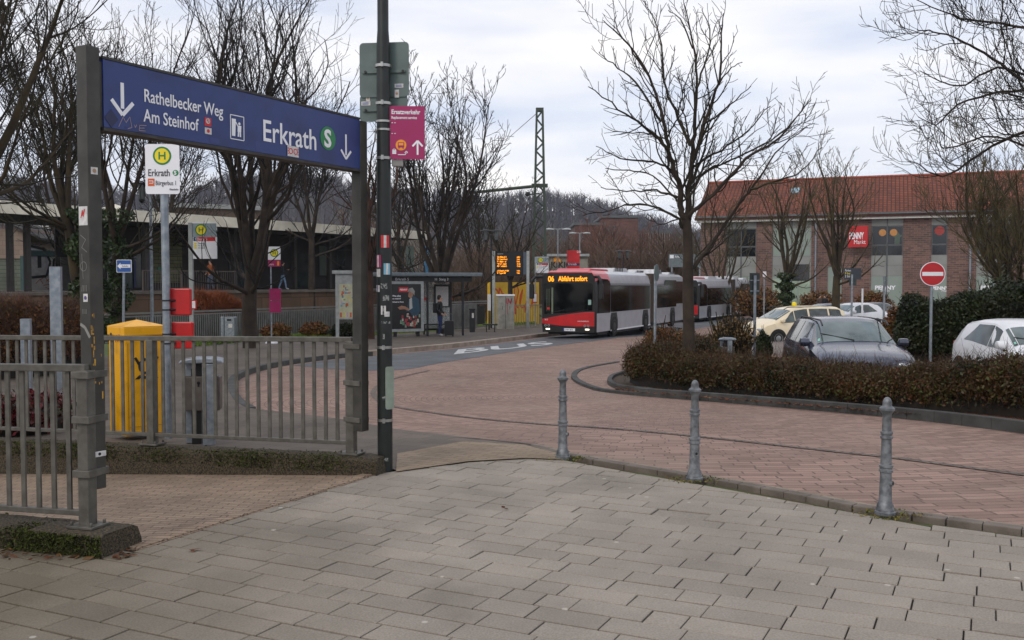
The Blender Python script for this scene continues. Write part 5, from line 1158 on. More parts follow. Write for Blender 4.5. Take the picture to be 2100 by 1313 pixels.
# rear (x<0) -> front (x>0)
EST = [(-2.27, .42, .75, .98, .72, .60), (-2.2, .28, .82, 1.08, .84, .66), (-2.05, .22, .9, 1.30, .88, .64), (-1.85, .2, .93, 1.42, .89, .62), (-1.2, .19, .93, 1.46, .9, .62), (-.3, .19, .92, 1.48, .9, .62), (.35, .19, .91, 1.45, .9, .61), (1.15, .19, .93, 1.03, .9, .74), (1.25, .19, .92, .99, .9, .8), (1.7, .2, .84, .93, .89, .78), (2.1, .22, .74, .83, .84, .72), (2.24, .28, .66, .74, .74, .6), (2.29, .4, .58, .62, .6, .5)]
VAN = [(-2.22, .42, .8, 1.05, .74, .62), (-2.16, .28, .9, 1.2, .86, .66), (-2.02, .22, .98, 1.5, .9, .68), (-1.7, .2, .99, 1.62, .91, .68), (-.9, .19, .98, 1.65, .91, .68), (0, .19, .96, 1.64, .91, .67), (.55, .19, .95, 1.56, .91, .66), (1.45, .19, .97, 1.1, .9, .74), (1.55, .19, .95, 1.05, .9, .78), (1.9, .2, .85, .93, .87, .74), (2.1, .24, .72, .8, .8, .66), (2.2, .4, .6, .66, .66, .55)]
F50 = [(-1.76, .4, .75, .9, .6, .5), (-1.7, .26, .82, 1.0, .72, .58), (-1.55, .2, .87, 1.2, .78, .58), (-1.3, .19, .88, 1.34, .8, .57), (-.7, .18, .88, 1.41, .8, .57), (-.1, .18, .87, 1.40, .8, .56), (.2, .18, .87, 1.33, .8, .55), (.85, .18, .88, .98, .8, .66), (.95, .18, .87, .94, .8, .7), (1.35, .2, .8, .88, .78, .64), (1.65, .24, .68, .76, .7, .56), (1.78, .4, .56, .6, .55, .45)]
SED = [(-2.3, .42, .8, .95, .72, .62), (-2.2, .28, .88, 1.02, .84, .7), (-1.7, .22, .92, 1.06, .88, .7), (-1.6, .2, .93, 1.1, .89, .68), (-.9, .19, .93, 1.4, .9, .6), (-.1, .19, .92, 1.44, .9, .6), (.4, .19, .91, 1.38, .9, .6), (1.15, .19, .93, 1.02, .9, .74), (1.25, .19, .92, .98, .9, .8), (1.7, .2, .84, .93, .89, .78), (2.15, .24, .7, .78, .8, .68), (2.28, .4, .56, .6, .6, .5)]
SUV = [(a, b, c*1.04, d*1.02, e, f) for a, b, c, d, e, f in F50]
SUV = [(a*1.18, b+.04, c*1.08, d*1.09, e*1.1, f*1.06) for a, b, c, d, e, f in F50]
def wins(a, b, cuts, jt=4.93):
    out = []
    for s0, s1 in zip(cuts, cuts[1:]): out.append(((s0+.03, 4.08), (s1-.03, 4.08), (s1-.03, jt), (s0+.03, jt)))
    return out[::-1]
m_pg = mat('paint_grey_violet', '444858', .25, .5, scale=2, col2='3c404e', coat=.8)
m_pt = mat('paint_taxi_beige', 'e6d6b6', .35, scale=2, var=.03, coat=.4)
m_pw = mat('paint_car_white', 'dcdde0', .3, scale=2, var=.03, coat=.4)
m_pk = mat('paint_dark', '23262c', .3, .3, scale=2, coat=.6)
m_pb = mat('paint_blue_grey', '4a5060', .3, .4, scale=2, coat=.6)
c1 = car('grey estate car with roof rails parked facing the viewer behind the island hedge', None, 4.5, 1.8, 1.48, EST, m_pg, [((6.05, 4.08), (7.0-.3, 4.08), (6.1, 4.9), (5.9, 4.93))]+[((4.75, 4.08), (5.98, 4.08), (5.85, 4.93), (4.8, 4.93)), ((3.9, 4.08), (4.7, 4.08), (4.72, 4.93), (4.0, 4.93)), ((2.6, 4.15), (3.85, 4.08), (3.92, 4.93), (3.1, 4.9))], (6.12, 6.95, 5.12), (1.3, 2.6, 5.3), wheels=(1.35, -1.3), roof_rails=1.0)
c1.location = (6.62, 19.35, zg(19.3)); c1.rotation_euler = (0, 0, math.atan2(-.99, -.12))
m = MB(); m.bb(1.22, 1.3, -.3, .3, 1.0, 1.04)
c2 = car('white rounded small car at the right edge behind the hedge', None, 3.5, 1.6, 1.4, F50, m_pw, [((5.3, 4.08), (6.75, 4.08), (6.1, 4.9), (5.2, 4.93)), ((3.3, 4.25), (5.2, 4.08), (5.1, 4.93), (4.0, 4.9))], (6.12, 6.95, 5.12), (1.6, 3.0, 5.3), wheels=(1.15, -1.15), wr=.29)
c2.location = (9.85, 18.5, zg(18.5)); c2.rotation_euler = (0, 0, math.atan2(-1, -.03))
c3 = car('cream beige taxi with a yellow roof sign crossing the car park', None, 4.4, 1.82, 1.65, VAN, m_pt, [((6.0, 4.08), (7.0-.25, 4.08), (6.15, 4.9), (6.0, 4.93)), ((4.85, 4.08), (5.93, 4.08), (5.93, 4.93), (4.85, 4.93)), ((3.7, 4.08), (4.75, 4.08), (4.75, 4.93), (3.7, 4.93)), ((2.4, 4.15), (3.6, 4.08), (3.6, 4.93), (2.7, 4.9))], (6.12, 6.95, 5.12), (1.4, 2.7, 5.3), wheels=(1.4, -1.3), wr=.33, roof_rails=.95)
TX = W(1628, 690, 41.5); c3.location = (TX.x, 41.5, zg(41.5)-.22); c3.rotation_euler = (0, 0, math.atan2(-.33, -.944)); c3.name = 'taxi'
ORG['taxi'] = Vector((0, 0, 0)); m = MB(); m.lathe([(.1, 0), (.11, .05), (.09, .14), (.02, .17)], (0, 0, 1.655), 14); ORG['tmp'] = Vector((0, 0, 0))
q = obj('taxi_sign', m, m_ylw, c3); q.location = (0, 0, 0)
GR = 'cars parked in front of the shop'
for lb, prof, pt_, px, Y, h, L_, Wd in (('dark blue-grey estate car partly hidden behind the taxi roof', EST, m_pb, 1700, 56, (-.93, -.36), 4.5, 1.8), ('white compact car with black rear pillar parked right of the car park tree', SUV, m_pw, 1752, 55, (-.86, -.5), 4.1, 1.75),
    ('small white car with round headlamp parked at the end of the row', F50, m_pw, 1795, 57, (.75, -.66), 3.5, 1.6), ('dark saloon car parked behind the white cars', SED, m_pk, 1798, 63, (-.8, -.6), 4.5, 1.8)):
    sw = [((5.0, 4.08), (6.6, 4.08), (6.1, 4.9), (5.0, 4.93)), ((3.3, 4.2), (4.9, 4.08), (4.9, 4.93), (4.1, 4.9))]
    cc = car(lb, GR, L_, Wd, prof[5][3], prof, pt_, sw, (6.12, 6.95, 5.12), (2.1, 3.3, 5.3), wheels=(1.25, -1.2), wr=.31)
    c = W(px, 0, Y); cc.location = (c.x, Y, zg(Y)+.0); cc.rotation_euler = (0, 0, math.atan2(h[1], h[0]))

# ============================================================ PEOPLE
m_skin = mat('skin', 'b98a70', .6); m_hair = mat('hair_dark', '241c16', .8); m_shoe = mat('shoe_black', '1a1a1c', .6); m_shoew = mat('shoe_white', 'b8b4b0', .6)
def segd(c, a, b): d = b-a; return (c-(a+d*max(0, min(1, (c-a).dot(d)/max(1e-9, d.length_squared))))).length
def person(loc, h, ang, jacket, trousers, label, hood=False, shoes=None, arms='down', bag=None, stride=.12, hair=m_hair):
    o = thing('person', loc, label, 'person'); k = h/1.75
    J = {'pel': (0, 0, .95), 'waist': (0, 0, 1.12), 'chest': (0, .01, 1.34), 'neck': (0, .0, 1.5), 'head0': (0, .015, 1.6), 'head1': (0, .01, 1.69)}
    Rd = {'pel': (.155, .115), 'waist': (.14, .105), 'chest': (.175, .12), 'neck': (.058, .058), 'head0': (.078, .092), 'head1': (.072, .088)}
    E = [('pel', 'waist'), ('waist', 'chest'), ('chest', 'neck'), ('neck', 'head0'), ('head0', 'head1')]
    for s, n_ in ((1, 'L'), (-1, 'R')):
        st_ = stride*s
        J[n_+'hip'] = (s*.09, 0, .9); J[n_+'knee'] = (s*.1, .03+st_*.5, .5); J[n_+'ank'] = (s*.1, -.02+st_, .09); J[n_+'toe'] = (s*.12, .14+st_, .04)
        Rd[n_+'hip'] = (.095, .1); Rd[n_+'knee'] = (.062, .065); Rd[n_+'ank'] = (.045, .05); Rd[n_+'toe'] = (.042, .03)
        J[n_+'sh'] = (s*.19, 0, 1.42); Rd[n_+'sh'] = (.065, .065)
        if arms == 'down': el, wr_ = (s*.25, -.02, 1.14), (s*.25, .05, .9)
        elif arms == 'phone': el, wr_ = (s*.24, .02, 1.14), (s*.1, .26, 1.22)
        else: el, wr_ = (s*.25, -.06, 1.15), (s*.2, .14, .98)
        J[n_+'el'] = el; J[n_+'wr'] = wr_; Rd[n_+'el'] = (.05, .05); Rd[n_+'wr'] = (.033, .033)
        d = (Vector(wr_)-Vector(el)).normalized(); hd = Vector(wr_)+d*.08; J[n_+'palm'] = tuple(hd); Rd[n_+'palm'] = (.033, .02)
        E += [('pel', n_+'hip'), (n_+'hip', n_+'knee'), (n_+'knee', n_+'ank'), (n_+'ank', n_+'toe'), ('chest', n_+'sh'), (n_+'sh', n_+'el'), (n_+'el', n_+'wr'), (n_+'wr', n_+'palm')]
        for f in range(4):
            t0 = hd+Vector((0, (f-1.5)*.018, 0))+d*.03; t1 = t0+d*(.05-.006*abs(f-1.5))+Vector((-s*.012, .0, 0)); J[f'{n_}f{f}'] = tuple(t1); Rd[f'{n_}f{f}'] = (.009, .009); E.append((n_+'palm', f'{n_}f{f}'))
        J[n_+'th'] = tuple(hd+Vector((0, .045, .0))+d*.02); Rd[n_+'th'] = (.01, .01); E.append((n_+'palm', n_+'th'))
    names = list(J); bm = bmesh.new(); vs = [bm.verts.new(Vector(J[q])*k) for q in names]
    for a, b in E: bm.edges.new((vs[names.index(a)], vs[names.index(b)]))
    me = bpy.data.meshes.new('p'); bm.to_mesh(me); bm.free(); t = bpy.data.objects.new('p', me); COL.objects.link(t)
    md = t.modifiers.new('s', 'SKIN'); sk = me.skin_vertices[0].data
    for i, q in enumerate(names): sk[i].radius = (Rd[q][0]*k, Rd[q][1]*k)
    sk[0].use_root = True; sb = t.modifiers.new('u', 'SUBSURF'); sb.levels = 2; sb.render_levels = 2
    dg = bpy.context.evaluated_depsgraph_get(); dg.update(); me2 = bpy.data.meshes.new_from_object(t.evaluated_get(dg)); bpy.data.objects.remove(t)
    me2.name = 'body'; me2.materials.clear()
    for m_ in (jacket, trousers, m_skin, shoes or m_shoe): me2.materials.append(m_)
    bones = [(Vector(J[a])*k, Vector(J[b])*k, b) for a, b in E]
    for p in me2.polygons:
        c = p.center; best = min(bones, key=lambda q: segd(c, q[0], q[1]))[2]
        i = 0
        if best in ('head0', 'head1') or 'palm' in best or best[1:2] == 'f' or best[1:] == 'th': i = 2
        elif 'toe' in best: i = 3
        elif 'knee' in best or 'ank' in best or ('hip' in best and c.z < .9*k): i = 1
        if c.z < .86*k and i == 0 and abs(c.x) < .2*k: i = 1
        p.material_index = i; p.use_smooth = True
    o_ = link(bpy.data.objects.new('body', me2)); o_.parent = o; ORG[o_.name] = Vector((0, 0, 0)); ORG[o.name] = Vector((0, 0, 0))
    m = MB(); m.lathe([(.001, .115), (.05, .105), (.085, .06), (.096, .0), (.09, -.07 if not hood else -.13), (.07, -.1 if not hood else -.17), (.001, -.1)], (0, -.022*k, 1.665*k), 14); obj('hood' if hood else 'hair', m, jacket if hood else hair, o)
    for s in (1, -1): m = MB(); m.lathe([(.001, -.012), (.012, 0), (.001, .012)], (s*.032*k, .097*k, 1.655*k), 8); obj('eye', m, m_wht, o_)
    m = MB(); m.tube([(0, .095*k, 1.66*k), (0, .118*k, 1.62*k), (0, .1*k, 1.612*k)], [.008, .014, .008], 6); obj('nose', m, m_skin, o_)
    if bag: m = MB(); m.rrect(-.15, .15, 1.0, 1.42, .05, .0, .16); m2 = MB(Matrix.Translation((0, -.12, 0)) @ Matrix(((1, 0, 0, 0), (0, 0, -1, 0), (0, 1, 0, 0), (0, 0, 0, 1)))); m2.rrect(-.15, .15, 1.02, 1.45, .05, .0, .15); bo = obj('backpack', m2, bag, o, bev=.02)
    o.rotation_euler = (0, 0, ang); return o
jk = mat('jacket_black', '15161a', .8); jn = mat('jeans_blue', '1c2c5c', .8, scale=12); jo = mat('jacket_orange', '8a4a20', .8); jl = mat('jeans_faded', '4c6078', .8, scale=12)
pw = W(902, 684, 42.2); pw.z = zg(42.2); person((pw.x, pw.y, pw.z+.1), 1.78, R(-105), jk, jn, 'person in black coat and blue trousers waiting at the bus shelter with a bag', hair=m_hair, shoes=m_shoew, stride=.05, arms='bent', bag=jk)
# trolley case beside the waiting person
o = thing('suitcase', (pw.x+.42, pw.y-.1, pw.z+.1), 'black upright suitcase standing beside the person at the shelter', 'suitcase'); m = MB(); m.rrect(pw.x+.22, pw.x+.6, pw.z+.16, pw.z+.8, .05, 0, .25)
m = MB(Matrix.Translation((pw.x+.42, pw.y-.1, pw.z+.1)) @ Matrix(((1, 0, 0, 0), (0, 0, -1, 0), (0, 1, 0, 0), (0, 0, 0, 1)))); m.rrect(-.2, .2, .06, .68, .05, -.13, .13); cs = obj('case', m, m_blk, o, bev=.01)
m = MB(Matrix.Translation((pw.x+.42, pw.y-.1, pw.z+.1))); m.tube([(-.12, .05, .68), (-.12, .05, .98), (.12, .05, .98), (.12, .05, .68)], .01, 6); obj('handle', m, m_galv, cs)
m = MB(Matrix.Translation((pw.x+.42, pw.y-.1, pw.z+.1)))
for x in (-.15, .15): m.lathe([(.03, -.02), (.03, .02)], (x, .0, .03), 10, 'y')
obj('castor', m, m_rub, o)
# ============================================================ STATION SIDE
def wallmat(name, c1, c2, mortar, bw, rh, ang, **k):
    m = paving(name, c1, c2, mortar, bw, rh, ang, **k); nt = m.node_tree; br = [n for n in nt.nodes if n.type == 'TEX_BRICK'][0]; src = br.inputs[0].links[0].from_socket
    sp = N(nt, 'ShaderNodeSeparateXYZ'); cb = N(nt, 'ShaderNodeCombineXYZ'); L(nt, src, sp.inputs[0]); L(nt, sp.outputs[0], cb.inputs[0]); L(nt, sp.outputs[2], cb.inputs[1]); L(nt, cb.outputs[0], br.inputs[0]); return m
SA = math.atan2(.848, .53); K0 = Vector((-24.3, 46, 0)); FK = frame(K0, SA)       # station line: u along the platform
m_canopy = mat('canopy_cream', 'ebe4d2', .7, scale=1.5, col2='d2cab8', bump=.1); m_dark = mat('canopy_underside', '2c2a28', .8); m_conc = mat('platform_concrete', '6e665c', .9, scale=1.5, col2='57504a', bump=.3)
m_wallb = wallmat('platform_blocks', '6a5240', '5a4636', '3a2e26', 1.6, .8, SA, mort=.02)
PZ = 1.25
o = thing('station_canopy', K0, 'long flat cream station canopy on dark columns above the platform', 'canopy')
m = MB(FK); m.bb(-40, 34, 5.0, 5.6, -.15, 0); obj('fascia', m, m_canopy, o)
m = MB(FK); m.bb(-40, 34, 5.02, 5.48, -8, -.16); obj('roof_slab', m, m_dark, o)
m = MB(FK); m.bb(-40, 34, 5.5, 5.58, -8, -.16); obj('roof_cover', m, m_canopy, o)
m_col = mat('column_brown', '3a3430', .7); 
for u in (-12, -4, 1.6, 2.5, 9.5, 16, 21.2, 24.6, 28, 31): m = MB(FK); m.bb(u-.12, u+.12, PZ, 5.05, -1.9, -1.6); obj('column', m, m_col, o)
o = thing('station_building', K0, 'dark station building with glass doors under the canopy', 'building')
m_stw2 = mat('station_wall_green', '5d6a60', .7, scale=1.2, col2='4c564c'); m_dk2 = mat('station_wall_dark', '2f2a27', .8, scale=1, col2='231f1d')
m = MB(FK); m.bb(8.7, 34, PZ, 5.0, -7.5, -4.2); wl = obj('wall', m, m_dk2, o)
def spx(px, py, w_): # pixel -> u, v on the plane w=w_ of the station frame
    d = ray(px, py); Mi = FK.inverted(); a = Mi @ Vector((0, 0, EYE)); b = Mi @ (Vector((0, 0, EYE))+d); t_ = (w_-a.z)/(b.z-a.z); q = a+(b-a)*t_; return q.x, q.y
def spanel(nm, x0, x1, y0, y1, mt, w_, th=.04, par=None):
    a, b = spx(x0, y1, w_), spx(x1, y0, w_); m = MB(FK); m.bb(a[0], b[0], a[1], b[1], w_, w_+th); return obj(nm, m, mt, par or o)
m_pillar = mat('pillar_white', '8f9090', .6); m_framb = mat('door_blue', '1d2550', .5); m_glG = mat('station_glass', '3a4643', .12, .2, scale=1, col2='20282a'); m_stone = wallmat('stone_courses', '6c6a48', '5a5a40', '34352a', .7, .22, SA, mort=.02)
spanel('pillar', 220, 233, 505, 592, m_pillar, -4.15)
for a in (233, 255, 278, 296): spanel('glass_door', a, a+19, 522, 590, m_glG, -4.16, .03)
for a in (233, 254, 276, 294, 305): spanel('door_frame', a-2, a+2, 520, 590, m_framb, -4.1)
spanel('stone_panel', 306, 372, 478, 580, m_stone, -4.15)
for a, b, mt in ((655, 672, m_stw2), (690, 706, m_glG), (815, 828, m_glG), (832, 848, m_stw2), (870, 878, mat('blue_poster', '3f7ca0', .5))): spanel('shop_window', a, b, 505, 565, mt, -4.15)
spanel('shop_window', 470, 520, 540, 590, m_glG, -4.15); spanel('shop_window', 600, 640, 520, 590, m_glG, -4.15)
m = MB(FK); a, b = spx(340, 560, -4.1), spx(352, 552, -4.1)
spanel('green_sign', 322, 333, 548, 557, mat('exit_green', '1f6a48', .5), -4.1)
o = thing('platform', K0, 'raised railway platform with a brown block retaining wall', 'platform')
m = MB(FK); m.bb(-45, 45, -1.2, PZ-.16, -10, 1.5); obj('retaining_wall', m, m_wallb, o)
m = MB(FK); m.bb(-45, 45, PZ-.15, PZ, -10, 1.62); obj('edge_slab', m, m_conc, o)
# platform railing
def bars(nm, label, F_, u0, u1, z0, z1, gap, mt, w_=0, th=.02, cat='railing', rails=(0, 1), zf=None, stuffbars=True):
    o = thing(nm, F_ @ Vector((u0, z0, w_)), label, cat); nb = int((u1-u0)/gap)
    m = MB(F_)
    for k in range(nb): u = u0+gap*k; m.bb(u, u+th, z0, z1, w_-.01, w_+.01)
    bo = obj('bars', m, mt, o)
    if nb > 100: bo['kind'] = 'stuff'
    for r_ in rails:
        z = z0+(z1-z0)*r_; m = MB(F_); m.bb(u0, u1, z-.03, z+.03, w_-.025, w_+.025); obj('rail', m, mt, o)
    m = MB(F_); k = 0
    for k in range(int((u1-u0)/2.5)+1): m = MB(F_); u = min(u1, u0+2.5*k); m.bb(u-.03, u+.03, z0-.15, z1+.03, w_-.03, w_+.03); obj('post', m, mt, o)
    return o
m_brz = mat('railing_brownish', '5a4f48', .6); m_fen = mat('fence_grey', '7d7d79', .6, .1, scale=5)
bars('platform_railing', 'thin brown railing on the platform behind the orange grass', FK, 7, 13.5, PZ, PZ+1.1, .16, m_brz, 1.3)
# grey bar fence and its concrete coping in front of the platform
fa, fb = Vector((W(205, 0, 36.5).x, 36.5, 0)), Vector((W(1000, 0, 54).x, 54, 0)); FAng = math.atan2(fb.y-fa.y, fb.x-fa.x); fl = (fb-fa).length
o = thing('bar_fence', (fa.x, fa.y, -.6), 'long grey vertical bar fence between the verge and the platform wall', 'fence')
M_ = frame((fa.x, fa.y, 0), FAng)
for k in range(100): m = MB(M_); u = fl*.06+fl*.9*k/100; m.bb(u, u+.05, -.62-.2*u/fl, .42+.18*u/fl, -.02, .02); obj('bar', m, m_fen, o)
m = MB(M_)
for k in range(101): u = fl*.06+fl*.9*(k-.5)/100; m.bb(u, u+.05, -.62-.2*u/fl, .42+.18*u/fl, -.02, .02)
b_ = obj('bars', m, m_fen, o); b_['kind'] = 'stuff'
def beamz(nm, mt, z0, z1, hh, th, par, u0=0, u1=None, w_=0):
    m = MB(M_); u1 = fl if u1 is None else u1; V = []
    for u, z in ((u0, z0), (u1, z1)): V += [(u, z-hh/2, w_-th/2), (u, z-hh/2, w_+th/2), (u, z+hh/2, w_+th/2), (u, z+hh/2, w_-th/2)]
    m.add(V, [(0,1,2,3), (7,6,5,4), (0,4,5,1), (1,5,6,2), (2,6,7,3), (3,7,4,0)]); return obj(nm, m, mt, par)
beamz('top_rail', m_fen, .50, .68, .07, .06, o); beamz('lower_rail', m_fen, .38, .56, .05, .05, o); beamz('bottom_rail', m_fen, -.55, -.72, .05, .05, o); beamz('backing_panel', mat('fence_backing', '3c3b36', .9, scale=1.2), -.15, -.1, 1.0, .03, o, w_=-.25)
# persons on the platform
p1 = W(432, 605, 47); person((p1.x, p1.y, PZ), 1.75, R(150), jo, jl, 'person in an orange-brown jacket standing on the platform beyond the stop pole', stride=.1, arms='bent')
def onplat(px, w_): 
    lo = spx(px, 590, w_); v = FK @ Vector((lo[0], 0, w_)); return v
v = onplat(580, -.3); person((v.x, v.y, PZ), 1.8, R(-70), jk, mat('jeans_light', '6f8aa6', .8), 'person in black jacket and light jeans reading on the platform', stride=.22, arms='phone', shoes=m_shoew)
v = onplat(432, .5); COL.objects  # first person moved onto the slab edge
for ob in COL.objects:
    if str(ob.get('label', '')).startswith('person in an orange'): ob.location = (v.x, v.y, PZ)
v = onplat(822, -1.0); person((v.x, v.y, PZ), 1.7, R(180), mat('jacket_red', '6a2424', .8), jk, 'person in dark red top standing on the platform above the shelter', stride=.1)
# cream parasol top and signal box behind the canopy at the left
o = thing('parasol', W(237, 430, 62), 'cream parasol top showing above the station canopy', 'parasol'); c = W(237, 430, 62); m = MB(); m.lathe([(1.15, -.1), (1.1, 0), (.5, .18), (.03, .33), (.001, .36)], (c.x, c.y, c.z), 8); obj('cover', m, m_canopy, o); m = MB(); m.cyl((c.x, c.y, zg(60)), (c.x, c.y, c.z+.3), .04); obj('pole', m, m_galv, o)
# houses at the far left
o = thing('house', W(0, 560, 60), 'pinkish rendered house with a low roof at the left edge', 'house'); F_ = frame((W(-120, 0, 62).x, 62, 0), R(8)); hx = W(40, 0, 62).x-W(-120, 0, 62).x; zt, zb = W(0, 478, 62).z, -1.5
m_pink = wallmat('render_pink', '8f7d70', '857467', '6e6056', .5, .3, R(8), mort=.01); m = MB(F_); m.bb(0, hx, W(0, 530, 62).z, zt+.3, -6, 0); w1 = obj('upper_wall', m, m_pink, o)
m_grnw = wallmat('wall_green_courses', '6d7466', '62695c', '4a5046', 3, .25, R(8), mort=.02); m = MB(F_); m.bb(0, hx-.15, zb, W(0, 530, 62).z-.01, -6, -.1); obj('lower_wall', m, m_grnw, o)
m = MB(F_); m.prism([(-.5, zt+1.6), (hx-1.6, zt+.95), (hx+.9, zt-.3), (hx+.9, zt-.42), (hx-1.6, zt+.8), (-.5, zt+1.4)], -6.4, .5); obj('roof', m, m_dk2, o)
o = thing('apartment_house', W(80, 560, 85), 'pale apartment house with balconies seen between the canopy columns', 'house'); F_ = frame((W(38, 0, 85).x, 85, 0), R(5)); wx = W(120, 0, 85).x-W(38, 0, 85).x
m = MB(F_); m.bb(0, wx, -1.5, W(0, 455, 85).z, -8, 0); w1 = obj('wall', m, mat('house_pale', '9c9c98', .8, scale=1), o)
for k in range(2):
    z = W(0, 500-k*30, 85).z; m = MB(F_); m.bb(.3, wx*.75, z, z+.9, .01, 1.0); obj('balcony', m, mat('balcony_white', 'b4b4b2', .8), o)
    for x in (.12, .45): m = MB(F_); m.bb(wx*x, wx*x+1.1, z+1.0, z+2.1, .005, .04); f_ = obj('window', m, m_wht, w1); m = MB(F_); m.bb(wx*x+.1, wx*x+1.0, z+1.1, z+2.0, .041, .05); obj('pane', m, m_glass, f_)
# graffiti wall at the left
def blockletter(m, shape, u, v, s, w0, w1):
    P = {'D': [[(0, 0), (0, 1), (.55, .9), (.75, .5), (.6, .05)], [(.28, .3), (.28, .7), (.42, .68), (.42, .32)]], 'E': [[(0, .05), (.05, .75), (.7, .7), (.65, .5), (.35, .5), (.6, .35), (.65, .1)], []], 'R': [[(0, 0), (0, .9), (.6, .95), (.7, .6), (.5, .5), (.75, 0), (.45, 0), (.3, .3), (.25, 0)], []]}[shape]
    return [(u+a*s, v+b*s) for a, b in P[0]], [(u+a*s, v+b*s) for a, b in P[1]]
def graffiti_wall(name, label, A, B, ztop, zbot, mt, deco, cat='wall', th=.2):
    A, B = Vector(A), Vector(B); an = math.atan2(B.y-A.y, B.x-A.x); F_ = frame((A.x, A.y, 0), an); ln = math.hypot(B.x-A.x, B.y-A.y)
    o = thing(name, (A.x, A.y, zbot), label, cat); m = MB(F_); m.bb(0, ln, zbot, ztop, -th, 0); q = obj('panel', m, mt, o); deco(F_, ln, ztop, zbot, q); return o
def deco1(F_, ln, zt, zb, q):
    h = zt-zb
    m = MB(F_); m.bb(0, ln, zt-.01, zt+.35, -.25, .03); m.bb(-.3, -.0, zb, zt, -.25, .03); obj('frame', m, mat('frame_teal', '2f4a48', .7), q)
    for i, (L_, u) in enumerate((('D', .15), ('E', 1.75), ('R', 3.1))):
        P, Q = blockletter(None, L_, u, zb+.9, 1.9 if i != 1 else 1.5, 0, 0)
        m = MB(F_); m.prism(P, .002+.002*i, .006+.002*i) if L_ != 'R' else m.prism(P[:4]+P[4:], .006, .010); a = obj('letter', m, mat('graffiti_grey', 'a9a9a9', .7, scale=3, col2='8c8c90'), q)
        m = MB(F_); m.stroke(P+[P[0]], .16, .008+.002*i, .012+.002*i)
        if Q: m.prism(Q, .008, .013)
        obj('outline', m, m_blk, a)
    rd = random.Random(5); m = MB(F_)
    for k in range(7): u, v = rd.uniform(.5, ln-.5), zb+rd.uniform(.3, .8); m.stroke([(u, v), (u+.3, v+rd.uniform(-.2, .3)), (u+.5, v)], .04, .002, .004)
    obj('scribble', m, mat('scribble_red', '9a5048', .7), q)
graffiti_wall('graffiti_wall', 'pale wall panel with large grey block graffiti behind the brown hedge', W(46, 0, 58), W(112, 0, 60), W(0, 525, 58).z, W(0, 590, 58).z-.3, mat('panel_white', 'b5b2ae', .8, scale=2), deco1)
# dark wall under the canopy, left of the building
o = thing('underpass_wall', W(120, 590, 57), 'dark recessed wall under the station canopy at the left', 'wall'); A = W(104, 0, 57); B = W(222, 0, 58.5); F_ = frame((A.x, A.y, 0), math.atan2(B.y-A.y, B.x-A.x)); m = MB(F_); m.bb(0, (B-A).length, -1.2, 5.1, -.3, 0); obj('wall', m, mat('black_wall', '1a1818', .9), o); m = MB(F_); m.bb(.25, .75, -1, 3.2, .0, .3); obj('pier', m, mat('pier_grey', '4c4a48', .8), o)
# ---- map case
c = G(690, 700); Y = c.y
def upright(M, u, z0, z1, w_=.06): pass
o = thing('map_case', (c.x+.2, Y, c.z), 'white free-standing town map case behind the end of the railing', 'map case'); F_ = frame((0, Y, 0), 0)
X = lambda px, Y=Y: W(px, 0, Y).x
Z = lambda py, Y=Y: W(0, py, Y).z
m_frm = mat('frame_lightgrey', 'a5a9a8', .5, .2)
m = MB(F_); m.bb(X(684), X(691), c.z, Z(562), -.04, .04); obj('post', m, m_frm, o); m = MB(F_); m.bb(X(728), X(735), c.z, Z(562), -.04, .04); obj('post', m, m_frm, o)
m = MB(F_); m.bb(X(678), X(742), Z(562), Z(555), -.12, .12); obj('cap', m, m_frm, o, bev=.01)
m = MB(F_); m.bb(X(689), X(730), Z(655), Z(563), -.05, .03); pn = obj('case', m, m_frm, o)
m_map = mat('town_map', 'b9bda0', .5, scale=5, col2='a8a488', detail=8); m = MB(F_); m.bb(X(692), X(727), Z(652), Z(583), .031, .035); mp_ = obj('map', m, m_map, pn)
rd = random.Random(8); m = MB(F_); cols = ['c0603c', '5f93b8', 'd0c060', '88a860', 'b8a0b0', '6c7c90']; 
for k in range(26):
    u = rd.uniform(X(694), X(722)); v = rd.uniform(Z(636), Z(588)); m.m = k % 6; m.bb(u, u+rd.uniform(.04, .14), v, v+rd.uniform(.03, .12), .035+.0002*k, .0365+.0002*k)
for k in range(5): m.m = (k*2) % 6; u = X(693)+(X(727)-X(693))*k/5; m.bb(u, u+.08, Z(651), Z(641), .0355, .037)
obj('map_print', m, [mat('print_'+c_, c_, .6) for c_ in cols], mp_)
